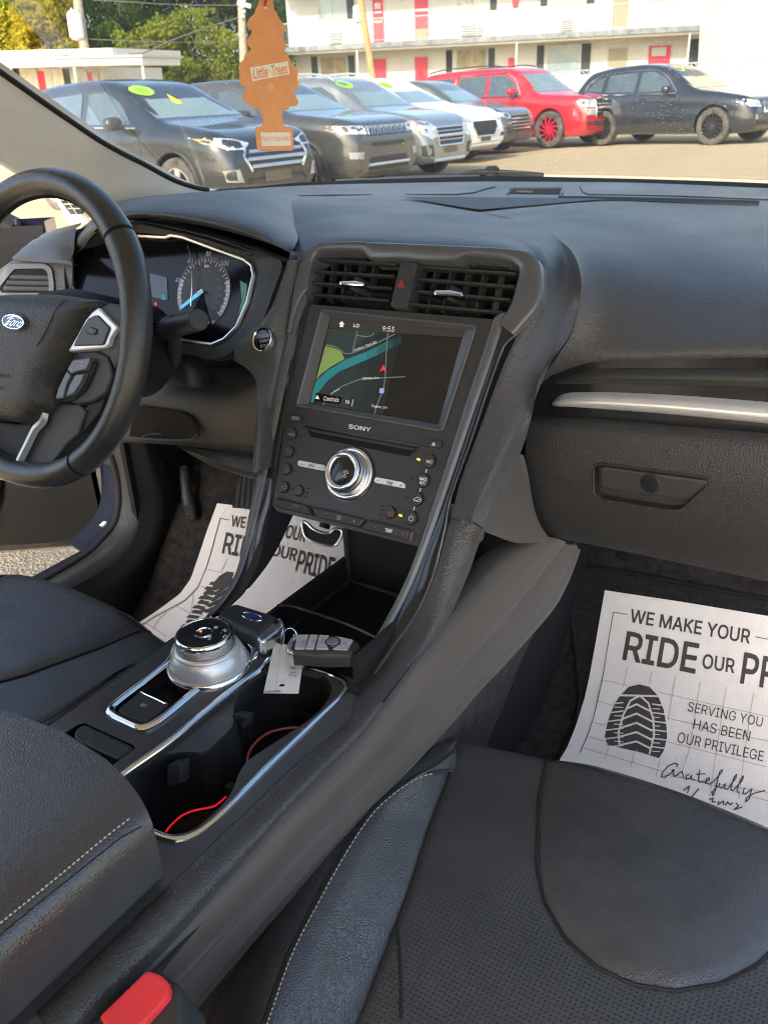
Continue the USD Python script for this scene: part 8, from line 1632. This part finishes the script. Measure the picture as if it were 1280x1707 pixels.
# utility poles and wires
def pole(px_top, px_bot, dep, r, mt, label):
    t = thing('utility_pole', label, 'utility pole'); a_, b_ = DP_(*px_top, dep), DP_(*px_bot, dep); dirn = (a_ - b_) / np.linalg.norm(a_ - b_); g_ = b_ - dirn * (b_[2] - GZ) / dirn[2]; top_ = a_ + dirn * 2.5
    part(t, 'post', tube([g_, top_], [r, r * .8], 12), MT[mt]); return t, a_, b_, dirn, top_
p1, a1_, b1_, d1_, t1_ = pole((131, 12), (143, 95), 37, .22, 'pole_wood', 'leaning wooden utility pole with a pale transformer can, left of the freshener')
tc_ = DP_(126, 41, 36.7); part(p1, 'transformer', lathe([(.0001, -.55), (.28, -.52), (.31, -.40), (.31, .38), (.27, .50), (.1, .56), (.0001, .56)], tc_, d1_, 20), MT['transformer_grey'], smooth=40)
for s_ in (-.12, .12): part(p1, 'bushing', lathe([(.04, 0), (.055, .08), (.04, .16), (.05, .24), (.0001, .26)], tc_ + d1_ * .5 + np.array([s_, 0, 0]), d1_, 10), MT['rail_white'])
part(p1, 'stay_wire', tube([DP_(137, 78, 37), DP_(126, 95, 37)], .05, 6), MT['galv'])
p2, a2_, b2_, d2_, t2_ = pole((402, 5), (406, 100), 40, .20, 'pole_wood', 'straight pale utility pole with a crossarm just left of the freshener')
part(p2, 'crossarm', tube([DP_(396, 4, 39.8), DP_(418, 10, 39.8)], .10, 6), MT['transformer_grey'])
for y_ in (2, 12, 20, 28): part(p2, 'insulator', lathe([(.06, 0), (.09, .1), (.06, .2), (.0001, .22)], DP_(401.5 + (y_ % 3), y_, 39.8), (1, 0, .2), 10), MT['rail_white'])
p3, a3_, b3_, d3_, t3_ = pole((602, 3), (620, 122), 39, .16, 'pole_brown', 'brown leaning utility pole with a meter box in front of the motel')
part(p3, 'meter_box', rbox((.5, .25, .75), .06, DP_(597, 23, 40.7)), MT['frame_grey']); part(p3, 'meter_dial', lathe([(.26, 0), (.26, .14), (.2, .2), (.0001, .2)], DP_(598, 26, 40.5), fnn, 20), MT['transformer_grey'])
def wire(px, deps, r, label):
    P = [DP_(*q, d_) for q, d_ in zip(px, deps)]; single('overhead_wire', tube(spl(P, 24), r, 6), MT['wire_dark'], label, 'overhead wire')
z8 = crop(200, 0, 4.571)
wire(z8([(-930, -60), (60, 10), (500, 34), (915, 36)]), (37, 38, 39, 40), .02, 'thin overhead wire crossing high in front of the trees')
wire(z8([(-720, 420), (-100, 410), (130, 408), (400, 300), (650, 210), (915, 125)]), (37, 37, 37, 38, 39, 40), .03, 'thick sagging cable rising to the straight pale pole')
wire(z8([(-260, 292), (300, 315), (650, 320), (915, 305)]), (37, 38, 39, 40), .018, 'thin level wire joining the leaning pole and the straight pole')
wire(z8([(-600, 430), (-300, 432), (-150, 400), (300, 330)]), (36, 37, 37, 38), .016, 'thin drop wire above the flat canopy')
# ------------------------------------------------------------------ trees
leafmat('leaf_yellow', (.17, .20, .02), (.46, .45, .06)); leafmat('leaf_green', (.08, .13, .02), (.30, .35, .05)); leafmat('leaf_deep', (.045, .08, .017), (.19, .24, .045)); leafmat('leaf_gold', (.28, .23, .025), (.56, .46, .07))
mat('bark', (.13, .10, .075), .95, bump=[('noise', 12, .06)])
def tree(name, label, x, y, h, rad, mt, n, seed, low=.15):
    rg_ = np.random.default_rng(seed); t = thing(name, label, 'tree', 'trees behind the lot', at=(x, y, GZ))
    tr = [tube(spl([[0, 0, 0], [rg_.normal(0, .15), rg_.normal(0, .15), h * .4], [rg_.normal(0, .4), rg_.normal(0, .4), h * .85]], 12), np.linspace(.24, .06, 12), 8)]
    blobs = []
    for k in range(26):
        f = rg_.uniform(low, 1.0); a_ = rg_.uniform(0, 2 * np.pi); rr_ = rad * (1 - .55 * max(0, f - .5) / .5) * rg_.uniform(.25, .95); c = np.array([rr_ * math.cos(a_), rr_ * math.sin(a_), h * f * .95]); blobs.append((c, rad * rg_.uniform(.22, .42)))
        if k % 3 == 0: tr.append(tube(spl([[0, 0, h * f * .55], c * [.5, .5, 1] - [0, 0, h * .08], c], 8), np.linspace(.09, .02, 8), 5))
    part(t, 'trunk', cat(*tr), MT['bark'])
    per = n // len(blobs); C_, S_ = [], []
    for c, r_ in blobs:
        d_ = rg_.normal(size=(per, 3)); d_ /= np.linalg.norm(d_, axis=1)[:, None]; rr_ = r_ * rg_.uniform(.55, 1.08, per) ** .7; q = c + d_ * rr_[:, None] * [1, 1, .8]; keep = meshkit.noise(q * 1.3 + seed) > .40; C_.append(q[keep])
    P = np.vstack(C_); k = len(P); e1_ = rg_.normal(size=(k, 3)); e1_ /= np.linalg.norm(e1_, axis=1)[:, None]; e2_ = np.cross(e1_, rg_.normal(size=(k, 3))); e2_ /= np.linalg.norm(e2_, axis=1)[:, None]
    s = rg_.uniform(.065, .14, k)[:, None]
    V = np.stack([P - e1_ * s, P + e2_ * s * .55, P + e1_ * s, P - e2_ * s * .55], 1).reshape(-1, 3); b_ = np.arange(k)[:, None] * 4; Fc = np.vstack([b_ + [0, 1, 2], b_ + [0, 2, 3]])
    part(t, 'crown', trimesh.Trimesh(V, Fc, process=False), MT[mt], smooth=False, kind=None)
def at_az(azd, dist): a_ = math.radians(azd); return CAM[0] + math.sin(a_) * dist, CAM[1] + math.cos(a_) * dist
TR = [(-56.5, 44, 13, 4.2, 'leaf_yellow', 'bright yellow green tree at the far left edge'), (-53.0, 47, 14, 4.4, 'leaf_yellow', 'yellow green tree left of the leaning pole'), (-51.8, 41, 7, 2.8, 'leaf_gold', 'low orange tinged tree above the flat canopy'), (-50.2, 50, 15, 4.4, 'leaf_green', 'tall green tree behind the leaning pole'), (-47.3, 48, 15, 4.2, 'leaf_deep', 'tall dark green tree right of the transformer'), (-44.6, 52, 16, 4.4, 'leaf_green', 'tall green tree under the rising cable'), (-42.2, 50, 15, 4.2, 'leaf_deep', 'dark tall tree left of the straight pole'), (-39.4, 54, 15, 4.4, 'leaf_green', 'tall green tree behind the air freshener'), (-37.6, 58, 13, 3.6, 'leaf_deep', 'dark tree at the left end of the motel'), (-46.0, 41, 5.5, 2.4, 'leaf_yellow', 'low bright bush-like tree right of the canopy'), (-42.6, 42, 6, 2.6, 'leaf_yellow', 'low bright yellow green tree beside the straight pole'), (-40.2, 43, 4.6, 2.2, 'leaf_green', 'low green tree left of the freshener base'), (-48.4, 43, 5.2, 2.4, 'leaf_green', 'low green tree behind the canopy end'), (-54.8, 56, 17, 4.6, 'leaf_green', 'tall tree far back at left'), (-48.8, 60, 18, 4.8, 'leaf_yellow', 'tall pale tree far back behind the poles'), (-44.0, 62, 18, 4.8, 'leaf_deep', 'tall dark tree far back under the wires'), (-58.5, 50, 14, 4.4, 'leaf_green', 'green tree left of the frame edge')]
for k_, (az_, di, h_, r_, mt, lbl) in enumerate(TR):
    x_, y_ = at_az(az_, di + 9); tree('broadleaf_tree', lbl, x_, y_, h_, r_, mt, int(27000 * (r_ / 4.4) ** 1.6), 100 + k_, .08 if h_ < 8 else .18)
# grass verge in front of the motel
gr_ = np.random.default_rng(5); gp = []
for k_ in range(5200):
    t = gr_.uniform(-2, 24); b_ = F1 + fex * t + fnn * gr_.uniform(.6, 6.5); hh = gr_.uniform(.06, .22); a_ = gr_.uniform(0, np.pi); w_ = np.array([math.cos(a_), math.sin(a_), 0]) * .03; b_[2] = GZ + (meshkit.noise(np.array([[b_[0] * .35, b_[1] * .35, 0]]))[0]) * .02
    gp.append([b_ - w_, b_ + w_, b_ + [gr_.normal(0, .05), gr_.normal(0, .05), hh]])
gp = np.array(gp).reshape(-1, 3)
leafmat('grass_blade', (.10, .13, .02), (.28, .27, .06))
single('grass_verge', trimesh.Trimesh(gp, np.arange(len(gp)).reshape(-1, 3), process=False), MT['grass_blade'], 'rough yellow green grass along the foot of the motel', 'grass', kind='stuff', smooth=False)
